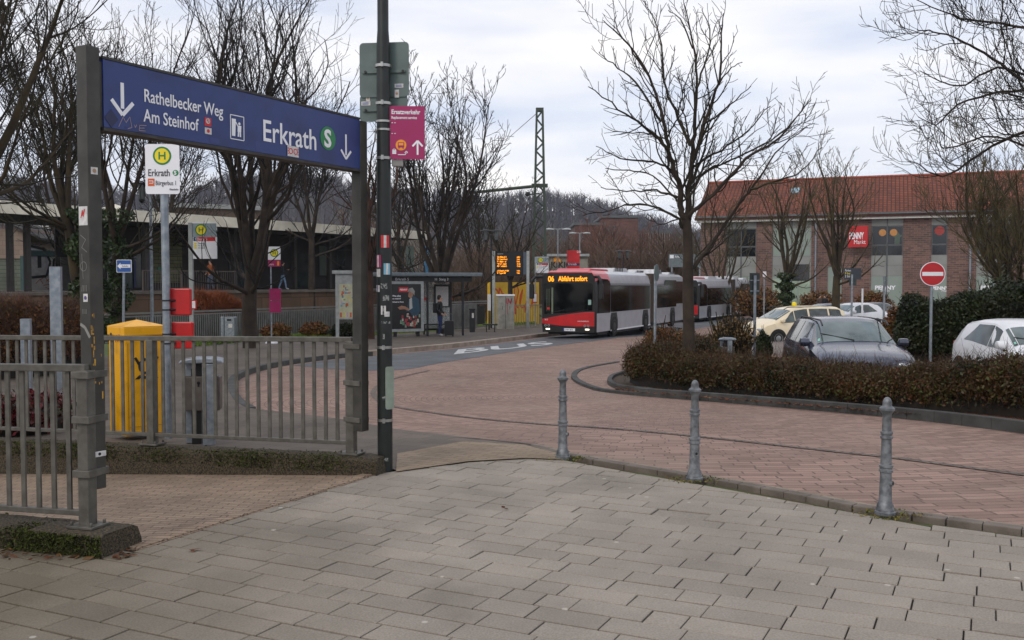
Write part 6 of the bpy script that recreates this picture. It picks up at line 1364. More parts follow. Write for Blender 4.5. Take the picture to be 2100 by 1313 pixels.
# ---- stop sign with wide panel (H, red bar)
def stop_board(px0, px1, py0, py1, poleL, poleR, pyb, name, label, letters='Steig 5'):
    c = G(poleL, pyb); Y = c.y; F_ = frame((0, Y, 0), 0); o = thing(name, c, label, 'bus stop sign'); X = lambda px: W(px, 0, Y).x; Z = lambda py: W(0, py, Y).z
    pws = (poleR-poleL)/FPX*Y
    m = MB(F_); m.bb(X(poleL), X(poleR), c.z-.1, Z(py0), -pws/2, pws/2); obj('post', m, m_frm, o, bev=.005)
    m = MB(F_); m.bb(X(px0), X(px1), Z(py1), Z(py0), -.04, .04); pn = obj('panel', m, m_wht, o, bev=.006); h = Z(py0)-Z(py1); wdt = X(px1)-X(px0); u = X(px0)
    m = MB(F_); m.bb(u, u+wdt, Z(py0)-.40*h, Z(py0)-.02*h, .0405, .043); hd = obj('header', m, mat('header_greyblue', '8f9da3', .5), pn)
    M_ = T(F_, 0, 0, .043); hdisc(M_, u+wdt*.36, Z(py0)-.2*h, h*.16, hd)
    m = MB(F_); m.bb(u+wdt*.05, u+wdt*.18, Z(py0)-.51*h, Z(py0)-.40*h, .0405, .044); obj('number_field', m, mat('nightblue', '2a4a66', .5), pn); m = MB(F_); m.bb(u+wdt*.2, u+wdt*.95, Z(py0)-.51*h, Z(py0)-.40*h, .0405, .044); rb_ = obj('name_field', m, m_red, pn)
    text('1', h*.12, T(F_, u+wdt*.09, Z(py0)-.5*h, .045), m_wht, pn); text(letters, h*.1, T(F_, u+wdt*.22, Z(py0)-.49*h, .045), m_wht, pn)
    for k, s_ in enumerate(('734 Haan', '741 Mettm.', 'O6 Hilden')):
        m = MB(F_); v = Z(py0)-(.6+.06*k)*h; m.bb(u+wdt*.07, u+wdt*.18, v, v+.045*h, .0405, .043); obj('line_field', m, m_ylw, pn); text(s_, h*.05, T(F_, u+wdt*.22, v+.005, .0405), m_txt, pn)
    return o
stop_board(389, 439, 457, 531, 381, 389, 712, 'bus_stop_sign', 'tall white stop board with yellow H and red bar left of the big tree')
c = G(385, 712); Y = c.y; F_ = frame((0, Y, 0), 0); X = lambda px: W(px, 0, Y).x; Z = lambda py: W(0, py, Y).z
m = MB(F_); m.bb(X(385), X(397), Z(634), Z(615), .07, .1); q = obj('notice_holder', m, m_redp); tag(q, 'small red framed notice on the post of the tall white stop board', 'notice'); m = MB(F_); m.bb(X(387.5), X(394.5), Z(632), Z(617.5), .1, .104); obj('paper', m, m_wht, q)
# ---- one-way sign
c = W(250, 690, 26); c.z = zg(26); o = thing('direction_sign', c, 'small blue sign with a white left-pointing arrow behind the letter box', 'sign'); F_ = frame((0, 26, 0), 0); X = lambda px: W(px, 0, 26).x; Z = lambda py: W(0, py, 26).z
m = MB(); m.cyl((c.x+.02, 26, c.z), (X(246), 26, Z(536)), .034); obj('pole', m, m_galv, o)
m = MB(F_); m.rrect(X(232), X(263), Z(559), Z(533), .02, .04, .055); pn = obj('panel', m, m_wht, o); m = MB(F_); m.rrect(X(233), X(262), Z(558), Z(534), .02, .0555, .058); bl = obj('blue_field', m, mat('road_sign_blue', '2458a0', .4), pn)
m = MB(F_); zc = (Z(558)+Z(534))/2; m.prism([(X(234), zc), (X(241), zc+.09), (X(240), zc+.045), (X(261), zc+.045), (X(261), zc-.045), (X(240), zc-.045), (X(241), zc-.09)], .0585, .06); ar_ = obj('arrow', m, m_wht, bl); text('Einbahn', .06, T(F_, X(243.5), zc-.02, .061), m_txt, ar_, sx=.9)
# ---- lanterns
def lantern(px, Y, pyt, label, two=True, sc=1.0, pyb=None):
    c = W(px, 0, Y); c.z = zg(Y); zt = W(0, pyt, Y).z; o = thing('street_lamp', c, label, 'street lamp', 'old-style double lanterns'); m = MB(); m.cyl((c.x, Y, c.z), (c.x, Y, zt-.35*sc), .055*sc, .05*sc); pk = obj('pole', m, m_galv if two != 'dark' else m_blk, o)
    for s in (-1, 1):
        x = c.x+s*.3*sc; m = MB(); m.lathe([(.36*sc, 0), (.3*sc, .04*sc), (.1*sc, .07*sc), (.03*sc, .12*sc)], (x, Y, zt-.1*sc), 16); sh = obj('lamp_shade', m, m_blk, o)
        m = MB(); m.lathe([(.07*sc, -.62*sc), (.12*sc, -.3*sc), (.12*sc, -.1*sc)], (x, Y, zt), 12); obj('lamp_glass', m, mat('lamp_glass', '6c7272', .2, .1), sh)
        m = MB(); m.lathe([(.03*sc, -.74*sc), (.1*sc, -.66*sc), (.1*sc, -.6*sc)], (x, Y, zt), 12)
        for a in range(4): m.cyl((x+.12*sc*math.cos(a*1.57), Y+.12*sc*math.sin(a*1.57), zt-.12*sc), (x+.09*sc*math.cos(a*1.57), Y+.09*sc*math.sin(a*1.57), zt-.62*sc), .008*sc, n=5)
        obj('lamp_cage', m, m_blk, sh)
    m = MB(); m.tube([(c.x-.3*sc, Y, zt-.05*sc), (c.x, Y, zt-.28*sc), (c.x+.3*sc, Y, zt-.05*sc)], .02*sc, 6); obj('bracket', m, m_blk, pk)
lantern(303, 33, 372, 'double-headed lantern on a grey pole behind the citizens bus stop sign')
lantern(1007, 55, 470, 'double-headed black lantern left of the departure display', 'dark', 1.0)
lantern(1281, 80, 513, 'small dark double lantern above the roof of the first bus', 'dark', 1.1)
# modern lamps behind
for px, Y, py, lb in ((1145, 78, 470, 'grey lamp with two flat heads standing behind the red totem'), (1190, 95, 478, 'slim green-grey lamp with two flat heads right of the red totem')):
    c = W(px, 0, Y); zt = W(0, py, Y).z; o = thing('street_lamp', (c.x, Y, zg(Y)), lb, 'street lamp'); m = MB(); m.cyl((c.x, Y, zg(Y)), (c.x, Y, zt), .08, .05); obj('pole', m, m_galv, o)
    for s in (-1, 1): m = MB(); m.lathe([(.38, 0), (.3, .1), (.05, .14)], (c.x+s*.7, Y, zt-.05), 14); m.cyl((c.x, Y, zt-.02), (c.x+s*.7, Y, zt+.05), .03); obj('lamp_head', m, m_frm, o)
# ---- temporary stop with white foot
c = G(557, 710); Y = c.y; X = lambda px: W(px, 0, Y).x; Z = lambda py: W(0, py, Y).z; F_ = frame((0, Y, 0), 0)
o = thing('temporary_stop_sign', c, 'temporary bus stop pole with a white foot and magenta plates', 'bus stop sign'); m = MB(); m.cyl((c.x, Y, c.z), (c.x, Y, Z(507)), .028); obj('pole', m, m_galv, o)
m = MB(); m.lathe([(.23, 0), (.23, .06), (.1, .13), (.06, .17)], (c.x, Y, c.z+.09), 18); obj('foot', m, m_wht, o)
m = MB(F_); m.rrect(X(545), X(571), Z(533), Z(506), .01, .03, .04); pn = obj('panel', m, m_wht, o); hdisc(T(F_, 0, 0, .04), (X(545)+X(571))/2, Z(519), .15, pn)
m = MB(F_); m.bb(X(545), X(571), Z(547), Z(533.5), .03, .04); q = obj('plate', m, m_mag, o); text('Ersatz', .1, T(F_, X(546), Z(544), .041), m_wht, q, sx=.8); m = MB(F_); m.bb(X(564), X(568), Z(545), Z(536), .041, .043); obj('symbol', m, m_org, q)
for a, b in ((616, 592), (641, 617)): m = MB(F_); m.bb(X(547), X(571), Z(a), Z(b), .03, .045); obj('timetable', m, m_mag, o)
# ---- small metal waste bin at the verge
c = G(462, 702); c.z += .09; o = thing('waste_bin', c, 'small galvanised double waste bin standing on the verge by the fence', 'litter bin'); Y = c.y; F_ = frame((0, Y, 0), 0)
m = MB(F_); m.bb(X(446), X(453), c.z, Z(650), -.1, .1); obj('post', m, m_galv, o, bev=.01); m = MB(F_); m.rrect(X(456), X(476), c.z+.05, Z(650), .03, -.2, .2); bb_ = obj('body', m, m_galv, o); m = MB(F_); m.bb(X(461), X(470), Z(658), Z(654), .2, .205); obj('slot', m, m_blk, bb_); m = MB(F_); m.bb(X(464), X(472), Z(672), Z(664), .2, .203); obj('sticker', m, m_stw, bb_)
# ---- bus shelter
c = G(805, 690); YS = 42.0; Y = YS; X = lambda px, Y=YS: W(px, 0, Y).x; Z = lambda py, Y=YS: W(0, py, Y).z; gz = zg(YS)+.1; F_ = frame((0, YS, 0), 0)
shA = R(22); Bs = Vector((X(795), YS-.3, 0)); FSh = frame(Bs, shA)
def hu(px):  # pixel column -> u along the shelter
    d = ray(px, 600); o_ = Bs; r_ = Vector((math.cos(shA), math.sin(shA))); t_ = (o_.x*d.y-o_.y*d.x)/(r_.y*d.x-r_.x*d.y); return t_
def hz(px, py): u = hu(px); p = FSh @ Vector((u, 0, 0)); return W(px, py, p.y).z
UE = hu(980); Us = hu(868); roofz = hz(900, 566)
m_shd = mat('shelter_dark', '26292b', .5, .2); m_clear = bpy.data.materials.new('clear_glass'); m_clear.use_nodes = True; b_ = m_clear.node_tree.nodes['Principled BSDF']; b_.inputs['Base Color'].default_value = (.85, .9, .88, 1); b_.inputs['Roughness'].default_value = .02; b_.inputs['Alpha'].default_value = .22
o = thing('bus_shelter', (Bs.x+2, YS, gz), 'dark framed glass bus shelter with flat roof and advertising case', 'bus shelter')
m = MB(FSh); m.bb(-.5, UE+.1, roofz-.02, roofz+.14, -1.9, .35); rf = obj('roof', m, mat('shelter_roof', '6f7a80', .4, .2), o, bev=.03)
m = MB(FSh); m.bb(-.4, UE-.3, roofz-.26, roofz-.03, .0, .06); fs_ = obj('name_strip', m, m_blk, o); text('Erkrath S', .16, T(FSh, .3, roofz-.2, .061), m_wht, fs_); text('H  Steig 3', .16, T(FSh, Us+.5, roofz-.2, .061), m_wht, fs_)
for u in (Us+.15, UE-.75): 
    for w_ in (-1.7, .0): m = MB(FSh); m.bb(u, u+.08, gz, roofz, w_-.04, w_+.04); obj('post', m, m_shd, o)
m = MB(FSh); m.bb(Us+.2, UE-.7, gz+.25, roofz-.3, -1.71, -1.69); bk_ = obj('back_glass', m, m_clear, o); m = MB(FSh); m.bb(Us+.2, UE-.7, gz+.16, gz+.25, -1.73, -1.67); obj('glass_rail', m, m_shd, bk_); m = MB(FSh); m.bb(Us+1.9, UE-.9, hz(950, 617), hz(950, 611), -1.685, -1.68); obj('orange_band', m, mat('band_orange', 'c2521c', .5), bk_); m = MB(FSh); m.bb(Us+.3, Us+.75, hz(950, 617), hz(950, 611), -1.685, -1.68); obj('red_band', m, m_red, bk_)
m = MB(FSh); m.bb(Us+1.0, Us+1.75, hz(895, 632), hz(895, 584), -1.66, -1.6); tc_ = obj('timetable_case', m, m_shd, o); m = MB(FSh); m.bb(Us+1.08, Us+1.67, hz(895, 630), hz(895, 588), -1.6, -1.59); obj('timetable', m, m_stw, tc_)
m = MB(FSh); m.bb(UE-2.4, UE-1.0, gz+.43, gz+.48, -1.6, -1.2); for_ = obj('bench', m, m_shd, o); 
for u in (UE-2.1, UE-1.35): m = MB(FSh); m.bb(u, u+.05, gz, gz+.43, -1.45, -1.35); obj('bench_leg', m, m_shd, for_)
# advertising case
zA, zB = hz(840, 680), hz(840, 577); m = MB(FSh); m.rrect(hu(800)-.15, Us, zA, zB, .04, -.12, .08); ac = obj('advertising_case', m, m_frm, o)
for u in (.25, Us-.3): m = MB(FSh); m.bb(u, u+.12, gz, zA, -.1, .04); obj('case_foot', m, m_blk, o)
u0, u1 = hu(800)-.02, Us-.13; v0, v1 = zA+.12, zB-.12; wd, ht = u1-u0, v1-v0; m = MB(FSh); m.bb(u0, u1, v0, v1, .081, .088); po = obj('poster', m, mat('poster_black', '16181a', .3), ac)
FP = T(FSh, u0, v0, .089); pu = lambda a, b: (a*wd, b*ht)
def pp_(nm, mt, poly, k=1, par=None): m = MB(FP); m.prism([pu(a, b) for a, b in poly], .0015*k, .0015*k+.0012); return obj(nm, m, mt, par or po)
pp_('brand_field', m_red, [(.28, .82), (.58, .82), (.58, .93), (.28, .93)]); text('PENNY', ht*.055, T(FP, wd*.31, ht*.855, .004), m_wht, po, bold=.003)
pp_('printed_jacket', mat('ink_denim', '2c4c60', .6, scale=10), [(.5, .38), (.62, .68), (.74, .74), (.93, .66), (.96, .4), (.9, .3), (.7, .3), (.66, .36), (.5, .44)], 1)
pp_('printed_shirt', mat('ink_white', 'b8b8b4', .6), [(.62, .66), (.7, .7), (.72, .46), (.62, .42)], 2); pp_('printed_face', mat('ink_skin', 'a87a60', .6), [(.58, .72), (.6, .84), (.72, .86), (.74, .74), (.66, .68)], 2); pp_('printed_hair', mat('ink_grey', '9a9a96', .6), [(.56, .82), (.6, .9), (.72, .92), (.8, .84), (.78, .74), (.73, .8), (.62, .84)], 3)
pp_('printed_hand', MATS['ink_skin'], [(.24, .48), (.36, .52), (.5, .5), (.62, .44), (.6, .4), (.46, .44), (.3, .43)], 3)
rd = random.Random(6); m = MB(FP)
for k in range(34):
    a, b = rd.uniform(.3, .93), rd.uniform(.03, .28); m.m = k % 5; s_ = rd.uniform(.03, .08); m.prism([pu(a, b), pu(a+s_, b), pu(a+s_*.9, b+s_*1.1), pu(a+s_*.1, b+s_*1.1)], .002+.0002*k, .0032+.0002*k)
obj('printed_groceries', m, [mat('ink_'+c_, c_, .6) for c_ in ('b03030', '8fa088', 'c8c0b4', 'a83c44', '5a8468')], po)
text('Was alles', ht*.05, T(FP, wd*.07, ht*.72, .004), m_wht, po, bold=.002); text('so wenig?', ht*.05, T(FP, wd*.07, ht*.66, .004), m_wht, po, bold=.002); text('Einkauf zu Penny', ht*.038, T(FP, wd*.07, ht*.59, .006), m_wht, po, bold=.002)
# ---- departure display
c = G(1012, 676); Y = c.y; gz = c.z+.05; F_ = frame((0, Y, 0), 0); X = lambda px, Y=Y: W(px, 0, Y).x; Z = lambda py, Y=Y: W(0, py, Y).z
o = thing('departure_display', (X(1046), Y, gz), 'black departure display with orange lines between two grey posts', 'display')
for a in (1009, 1080): m = MB(F_); m.bb(X(a), X(a+6), gz-.2, Z(515), -.08, .08); obj('post', m, m_frm, o)
m = MB(F_); m.rrect(X(1016), X(1073), Z(566), Z(516), .03, -.12, .08); sc_ = obj('screen', m, m_blk, o); m = MB(F_); m.bb(X(1073.3), X(1079), Z(563), Z(517), -.06, .02); obj('side_panel', m, mat('panel_bluegrey', '55606c', .5), o)
rows = ['O6 Hilden Süd', '734 Haan Markt', '741 Mettmann', '743 Unterbach', 'O5 Hochdahl S', '', 'S8 Düsseldorf Hbf', 'S8 Hagen Hbf']; tm = ['sofort', '3 min', '8 min', '12 min', '17 min', '', '4 min', '9 min']
hh = (Z(523)-Z(562))/8.3
for k, (a, b) in enumerate(zip(rows, tm)):
    if not a: continue
    text(a, hh*.95, T(F_, X(1019), Z(525)-hh*(k+.8), .081), m_led, sc_, sx=.72, bold=.004); text(b, hh*.95, T(F_, X(1060), Z(525)-hh*(k+.8), .081), m_led, sc_, sx=.6, bold=.004)
text('Erkrath S', hh*.7, T(F_, X(1019), Z(522), .081), m_stw, sc_)
# ---- yellow graffiti wall, cabinets, bench etc.
m_wy = mat('wall_yellow', 'd0a81c', .7, scale=2, col2='c09414')
def deco2(F_, ln, zt, zb, q):
    rd = random.Random(9); m = MB(F_); h = zt-zb
    for k in range(8):
        u = .2+k*(ln-.6)/8; P = [(u, zb+h*rd.uniform(.3, .6))]; a_, b_ = rd.uniform(.25, .5), rd.uniform(.15, .34)*h; cx_, cz_ = u+a_, zb+h*rd.uniform(.55, .7)
        for j in range(9): P.append((cx_-a_*math.cos(j*.55+k), min(zt-.08, cz_+b_*math.sin(j*.55+k*1.7))))
        m.stroke(P, .12, .004+.0006*k, .006+.0006*k)
    obj('graffiti', m, mat('graffiti_orange', 'd04a14', .6), q)
graffiti_wall('graffiti_wall', 'bright yellow wall with orange graffiti behind the departure display', W(1004, 0, 60), W(1106, 0, 64), W(0, 579, 60).z, -1.2, m_wy, deco2)
YC = 54; X = lambda px, Y=YC: W(px, 0, Y).x; Z = lambda py, Y=YC: W(0, py, Y).z; F_ = frame((0, YC, 0), 0); gz = zg(YC)-.2
m_cab = mat('cabinet_grey', '97958d', .7, scale=4, col2='7d7b72')
o = thing('utility_cabinet', (X(1036), YC, gz), 'large weathered grey utility cabinet with red scrawl below the display', 'cabinet'); m = MB(F_); m.bb(X(1018), X(1055), gz, Z(607), -.5, .0); cb = obj('cabinet', m, m_cab, o, bev=.01); m = MB(F_); m.bb(X(1017), X(1056), Z(607), Z(604), -.52, .03); obj('lid', m, m_wht, cb)
m = MB(F_); m.stroke([(X(1039), Z(612)), (X(1038), Z(622)), (X(1042), Z(622)), (X(1042), Z(612)), (X(1046), Z(622)), (X(1050), Z(612)), (X(1047), Z(624))], .05, .001, .004); m.stroke([(X(1041), Z(622)), (X(1041), Z(645))], .03, .001, .004); obj('scrawl', m, mat('scribble_crimson', 'a83848', .7), cb)
for a in (1030, 1045): m = MB(F_); m.bb(X(a), X(a+.8), Z(635), Z(628), .0, .01); obj('handle', m, m_blk, cb)
m = MB(F_); m.bb(X(1036.3), X(1036.9), gz, Z(608), .0, .003); obj('door_gap', m, m_blk, cb)
F2 = frame((0, YC-1.2, 0), 0); o = thing('info_pillar', (X(1003), YC-1.2, gz), 'slim pale info plate on a dark post left of the utility cabinet', 'sign'); m = MB(F2); m.bb(X(1000.5), X(1007), Z(636), Z(603), -.04, .04); obj('plate', m, m_stw, o); m = MB(F2); m.bb(X(1002), X(1005), gz, Z(603), -.08, -.045); obj('post', m, m_blk, o)
o = thing('bench', (X(1006), 44, zg(44)+.08), 'small black backless bench between shelter and display', 'bench'); F3 = frame((0, 50, 0), 0); gz3 = zg(50)+.06; X3 = lambda px: W(px, 0, 50).x
m = MB(F3); m.bb(X3(989), X3(1020), gz3+.4, gz3+.46, -.35, .1); obj('seat', m, m_blk, o, bev=.01)
for a in (996, 1013): m = MB(F3); m.bb(X3(a), X3(a+1.8), gz3-.1, gz3+.4, -.3, .05); obj('leg', m, m_blk, o)
o = thing('waste_bin', (X3(963), 44, gz3), 'slim dark waste bin at the right end of the bus shelter', 'litter bin'); m = MB(F3); m.rrect(X3(962), X3(973), gz3, Z(636, 50), .04, -.15, .15); b_ = obj('body', m, m_shd, o); m = MB(F3); m.rrect(X3(961), X3(974), Z(636, 50), Z(633, 50), .02, -.17, .17); obj('lid', m, m_blk, b_); m = MB(F3); m.bb(X3(967), X3(971), Z(652, 50), Z(642, 50), .15, .154); obj('sticker', m, m_stw, b_)
m_iron = mat('iron_railing', '8a8268', .6); Fb_ = frame((W(1054, 0, 56).x, 56, 0), R(15)); bars('iron_railing', 'low iron railing in front of the yellow graffiti wall', Fb_, 0, 2.6, -.9, .4, .14, m_iron, th=.03)
stop_board(1100, 1126, 527, 560, 1097, 1100, 672, 'bus_stop_sign', 'white stop board with H above the roof edge of the first bus', 'Steig')
c = G(1097, 672); m = MB(frame((0, c.y-.2, 0), 0)); m.bb(W(1093, 0, c.y).x, W(1102, 0, c.y).x, W(0, 621, c.y).z, W(0, 602, c.y).z, -.02, .02); q = obj('notice_holder', m, m_redp); tag(q, 'small red framed notice beside the mirror of the first bus', 'notice'); m = MB(frame((0, c.y-.2, 0), 0)); m.bb(W(1094, 0, c.y).x, W(1101, 0, c.y).x, W(0, 619, c.y).z, W(0, 603, c.y).z, .02, .024); obj('paper', m, m_wht, q)
# red totem and shed
Y = 75; X = lambda px, Y=75: W(px, 0, Y).x; Z = lambda py, Y=75: W(0, py, Y).z; F_ = frame((0, Y, 0), 0)
o = thing('station_totem', (X(1177), Y, -1), 'red station totem rising behind the first bus', 'sign'); m = MB(F_); m.bb(X(1164), X(1190), -1, Z(514), -.1, .1); pn = obj('panel', m, m_red, o); m = MB(F_); m.bb(X(1164), X(1190), Z(545), Z(540), .1, .105); q = obj('name_band', m, m_bluedk, pn); text('Erkrath', .22, T(F_, X(1166), Z(544), .106), m_wht, q); text('DB', .25, T(F_, X(1184), Z(519), .101), m_wht, pn)
Y = 82; F_ = frame((0, Y, 0), 0); o = thing('kiosk', (X(1160, Y), Y, -1), 'flat-roofed pale kiosk with graffiti behind the first bus', 'kiosk'); m = MB(F_); m.bb(X(1120, Y), X(1207, Y), -1, Z(526, Y), -4, 0); wl = obj('wall', m, mat('kiosk_pale', '8f8a7e', .8, scale=1.5, col2='7a756a'), o); m = MB(F_); m.bb(X(1117, Y), X(1210, Y), Z(526, Y), Z(521, Y), -4.2, .25); obj('roof', m, m_frm, o)
text('KIKIO', .7, T(F_, X(1130, Y), Z(549, Y), .01), m_blk, wl, bold=.02); m = MB(F_); m.disc(X(1143, Y), Z(533, Y), .3, .002, .01, 9); m.disc(X(1147, Y), Z(536, Y), .2, .003, .012, 7); obj('graffiti', m, m_org, wl)
# ---- catenary mast
Y = 72; cx = W(1107, 0, Y).x; zt = W(0, 227, Y).z; o = thing('catenary_mast', (cx, Y, -1), 'tall green lattice railway mast with a cross arm', 'mast'); m_mast = mat('mast_green', '3e4a3e', .6, .2)
wb, wt = (1122-1093)/FPX*Y/2, (1113-1101)/FPX*Y/2
for s in (-1, 1):
    for d_ in (-1, 1): m = MB(); m.cyl((cx+s*wb, Y+d_*wb*.7, -1), (cx+s*wt, Y+d_*wt, zt), .14, .10, n=4); obj('leg', m, m_mast, o)
m = MB(); nb = 26
for k in range(nb):
    a, b = k/nb, (k+1)/nb; ha, hb = wb+(wt-wb)*a, wb+(wt-wb)*b; za, zb_ = -1+(zt+1)*a, -1+(zt+1)*b; s = 1 if k % 2 else -1
    for d_ in (-1, 1): m.cyl((cx-s*ha, Y+d_*ha*.8, za), (cx+s*hb, Y+d_*hb*.8, zb_), .055, n=4, caps=False)
    for d_ in (-1, 1): m.cyl((cx+d_*ha, Y-s*ha*.8, za), (cx+d_*hb, Y+s*hb*.8, zb_), .055, n=4, caps=False)
obj('lattice', m, m_mast, o)
za = W(0, 381, Y).z; m = MB(); m.box(cx, Y, za, 1.2, .5, .25); m.cyl((cx, Y, za), (W(960, 0, Y).x, Y+4, za-.15), .12, n=8); obj('cross_arm', m, m_mast, o); m = MB(); m.cyl((cx, Y, W(0, 397, Y).z), (W(1084, 0, Y).x, Y, W(0, 399, Y).z), .05, n=6); obj('insulator_arm', m, m_mast, o); m = MB(); m.lathe([(.1, -.5), (.16, -.4), (.1, -.3), (.16, -.2), (.1, -.1), (.16, 0), (.1, .1)], (W(1082, 0, Y).x, Y, W(0, 399, Y).z), 10, 'y'); obj('insulator', m, m_blk, o); m = MB(); m.box(cx, Y, zt+.05, wt*2.6, wt*2.4, .25); obj('mast_cap', m, m_mast, o)
p0, p1_ = Vector((cx-wt, Y, zt-.2)), W(1010, 302, 120); m = MB(); m.tube([p0, p0.lerp(p1_, .5)-Vector((0, 0, .3)), p1_], .025, 5); tag(obj('overhead_wire', m, m_blk, org=p0), 'single sloping wire running left from the top of the lattice mast', 'wire')
# ---- traffic sign seen edge on, sign posts
def post_sign(px, Y, pyt, label, r=.035): c = W(px, 0, Y); c.z = zg(Y); o = thing('road_sign', c, label, 'sign'); m = MB(); m.cyl((c.x, Y, c.z), (c.x, Y, W(0, pyt, Y).z), r, n=10); obj('pole', m, m_galv, o); return o, c
o, c = post_sign(1347, 24, 545, 'round sign seen almost edge-on in front of the first bus'); M_ = frame((c.x, c.y, 0), R(66)); m = MB(M_); m.disc(0, W(0, 559, 24).z, .21, .035, .045); obj('disc', m, m_signback, o)
o, c = post_sign(1554, 22.5, 565, 'narrow rusty pole with a dark sign board seen from behind'); M_ = frame((c.x, c.y, 0), R(10)); m = MB(M_); Z = lambda py: W(0, py, 22.5).z; m.bb(-.11, .13, Z(605), Z(560), -.06, -.04); obj('board', m, mat('board_dark', '2c3432', .5), o); m = MB(M_); m.bb(-.1, .12, Z(576), Z(574), -.04, -.03); m.bb(-.1, .12, Z(598), Z(596), -.04, -.03); obj('bracket', m, m_galv, o)
o, c = post_sign(1920, 23.0, 575, 'round red no-entry sign with a white bar on a grey pole in the hedge'); M_ = frame((c.x, c.y-.05, 0), R(-8)); zc = W(0, 562, 23).z; m = MB(M_); m.disc(0, zc, .285, .0, .012, 40); pn = obj('disc', m, m_wht, o); m = MB(M_); m.disc(0, zc, .268, .012, .015, 40); q = obj('red_face', m, mat('noentry_red', 'b8121c', .35, var=.04), pn); m = MB(M_); m.bb(-.235, .235, zc-.046, zc+.046, .015, .018); obj('white_bar', m, m_wht, q)
o, c = post_sign(1573, 60, 557, 'small pale square sign on a thin pole in front of the glazed shop front', .05); M_ = frame((c.x, 59.9, 0), 0); Z = lambda py: W(0, py, 60).z; m = MB(M_); m.bb(-.12, .12, Z(568), Z(557), 0, .02); obj('panel', m, m_wht, o)
o, c = post_sign(1622, 58, 560, 'blue parking sign on a pole beside the ivy tree', .05); M_ = frame((c.x, 57.9, 0), 0); Z = lambda py: W(0, py, 58).z; m = MB(M_); m.bb(-.1, .12, Z(586), Z(561), 0, .02); q = obj('panel', m, MATS['road_sign_blue'], o); text('P', .4, T(M_, -.06, Z(575), .021), m_wht, q); m = MB(M_); m.bb(-.1, .12, Z(595), Z(586.5), 0, .02); obj('plate', m, m_wht, o); m = MB(M_); m.bb(-.07, .09, Z(583), Z(577), .0205, .024); obj('red_symbol', m, m_red, q)
o, c = post_sign(1755, 47, 563, 'dark grey parking price board on a thin pole in front of the brick pier', .05); M_ = frame((c.x, 47, 0), 0); Z = lambda py: W(0, py, 47).z; X = lambda px: W(px, 0, 47).x-c.x; m = MB(M_); m.bb(X(1739), X(1775), Z(573), Z(550), -.08, -.05); q = obj('board', m, mat('board_slate', '333a42', .5), o); text('Parken', .15, T(M_, X(1741), Z(557), -.049), m_wht, q, sx=.7); text('P frei', .15, T(M_, X(1741), Z(563), -.049), m_ylw, q, sx=.8); text('2 Std', .15, T(M_, X(1741), Z(569), -.049), m_wht, q, sx=.8); m = MB(M_); m.bb(X(1750), X(1765), Z(586), Z(573.2), -.08, -.05); obj('lower_plate', m, mat('board_green', '2c3c38', .5), o)
o, c = post_sign(1822, 52, 566, 'slim pole with stacked small signs seen from the side near the dark car', .06); M_ = frame((c.x, 52, 0), R(60)); Z = lambda py: W(0, py, 52).z
for a, b in ((575, 567), (588, 577)): m = MB(M_); m.bb(-.25, .25, Z(a), Z(b), .06, .08); obj('plate', m, m_signback, o)
m = MB(); X = lambda px: W(px, 0, 54).x; m.cyl((X(1777), 54, zg(54)), (X(1777), 54, W(0, 592, 54).z), .05); tag(obj('marker_post', m, m_wht), 'thin white marker post beside the price board', 'post')
o = thing('direction_board', W(1400, 540, 90), 'large grey direction board behind the island tree', 'sign'); M_ = frame((W(1375, 0, 90).x, 90, 0), 0); Z = lambda py: W(0, py, 90).z; X = lambda px: W(px, 0, 90).x-W(1375, 0, 90).x; m = MB(M_); m.bb(0, X(1442), Z(548), Z(521), -.1, 0); q = obj('board', m, mat('board_bluegrey', '6a7478', .6), o); m = MB(M_); m.bb(X(1377), X(1385), Z(530), Z(523), 0, .02); obj('white_field', m, m_wht, q); text('A46', .3, T(M_, X(1387), Z(529), .01), m_wht, q)
for a in (1380, 1438): m = MB(M_); m.bb(X(a), X(a)+.12, -1, Z(548), -.1, 0); obj('post', m, m_galv, o)
c = W(1487, 720, 20.5); c.z = zg(20.5)+.02; hb = W(0, 693, 20.5).z-c.z; q = litter_bin(Vector((c.x+.05, 20.5, c.z)), hb, 'galvanised hooded litter bin standing in the island planting', rz=-.25); q.scale = (.82, .82, 1)
# ============================================================ SHOP BUILDING
C0 = Vector((18.45, 95, 0)); BA = math.atan2(-.36, .933); FBd = frame(C0, BA)
def fpx(px, py=500, w_=0):
    d = ray(px, py); Mi = FBd.inverted(); a = Mi @ Vector((0, 0, EYE)); b = Mi @ (Vector((0, 0, EYE))+d); t_ = (w_-a.z)/(b.z-a.z); q = a+(b-a)*t_; return q.x, q.y
U = lambda px: fpx(px)[0]
V_ = lambda py: fpx(1820, py)[1]
m_brk = wallmat('facade_brick', '7a5850', '533f3a', '75685f', .5, .17, BA, mort=.02, blotch=(.75, 1.15), bs=.5, fine=.15)
m_tile = paving('roof_tiles', '87482f', '6d3926', '42241a', .36, .36, BA, mort=.06, offs=0., blotch=(.72, 1.1), bs=.3, bump=.5)
m_gp = mat('panel_grey', '878985', .6, scale=.8, col2='7d7f7b'); m_gl = mat('panel_glassgreen', '7f8a82', .35, scale=.8, col2='838f86', spec=.6); m_wf = mat('window_frame', '55585a', .5)
m_wg = mat('window_glass_dark', '14181c', .08, scale=1.5, col2='0c1013', spec=.7)
UL, UR = 0, U(2400); EV = V_(437)
o = thing('shop_building', C0, 'two-storey brick shop building with a long red tiled roof', 'building')
m = MB(FBd); m.bb(UL, UR, -1.2, EV-.25, -14, -.25); wl = obj('wall', m, m_brk, o)
bays = [(1489, 1551), (1584, 1664), (1698, 1727), (1787, 1852), (1910, 1943), (2003, 2072), (2110, 2150), (2200, 2270)]
edges = [UL]+[U(x) for b in bays for x in b]+[UR]
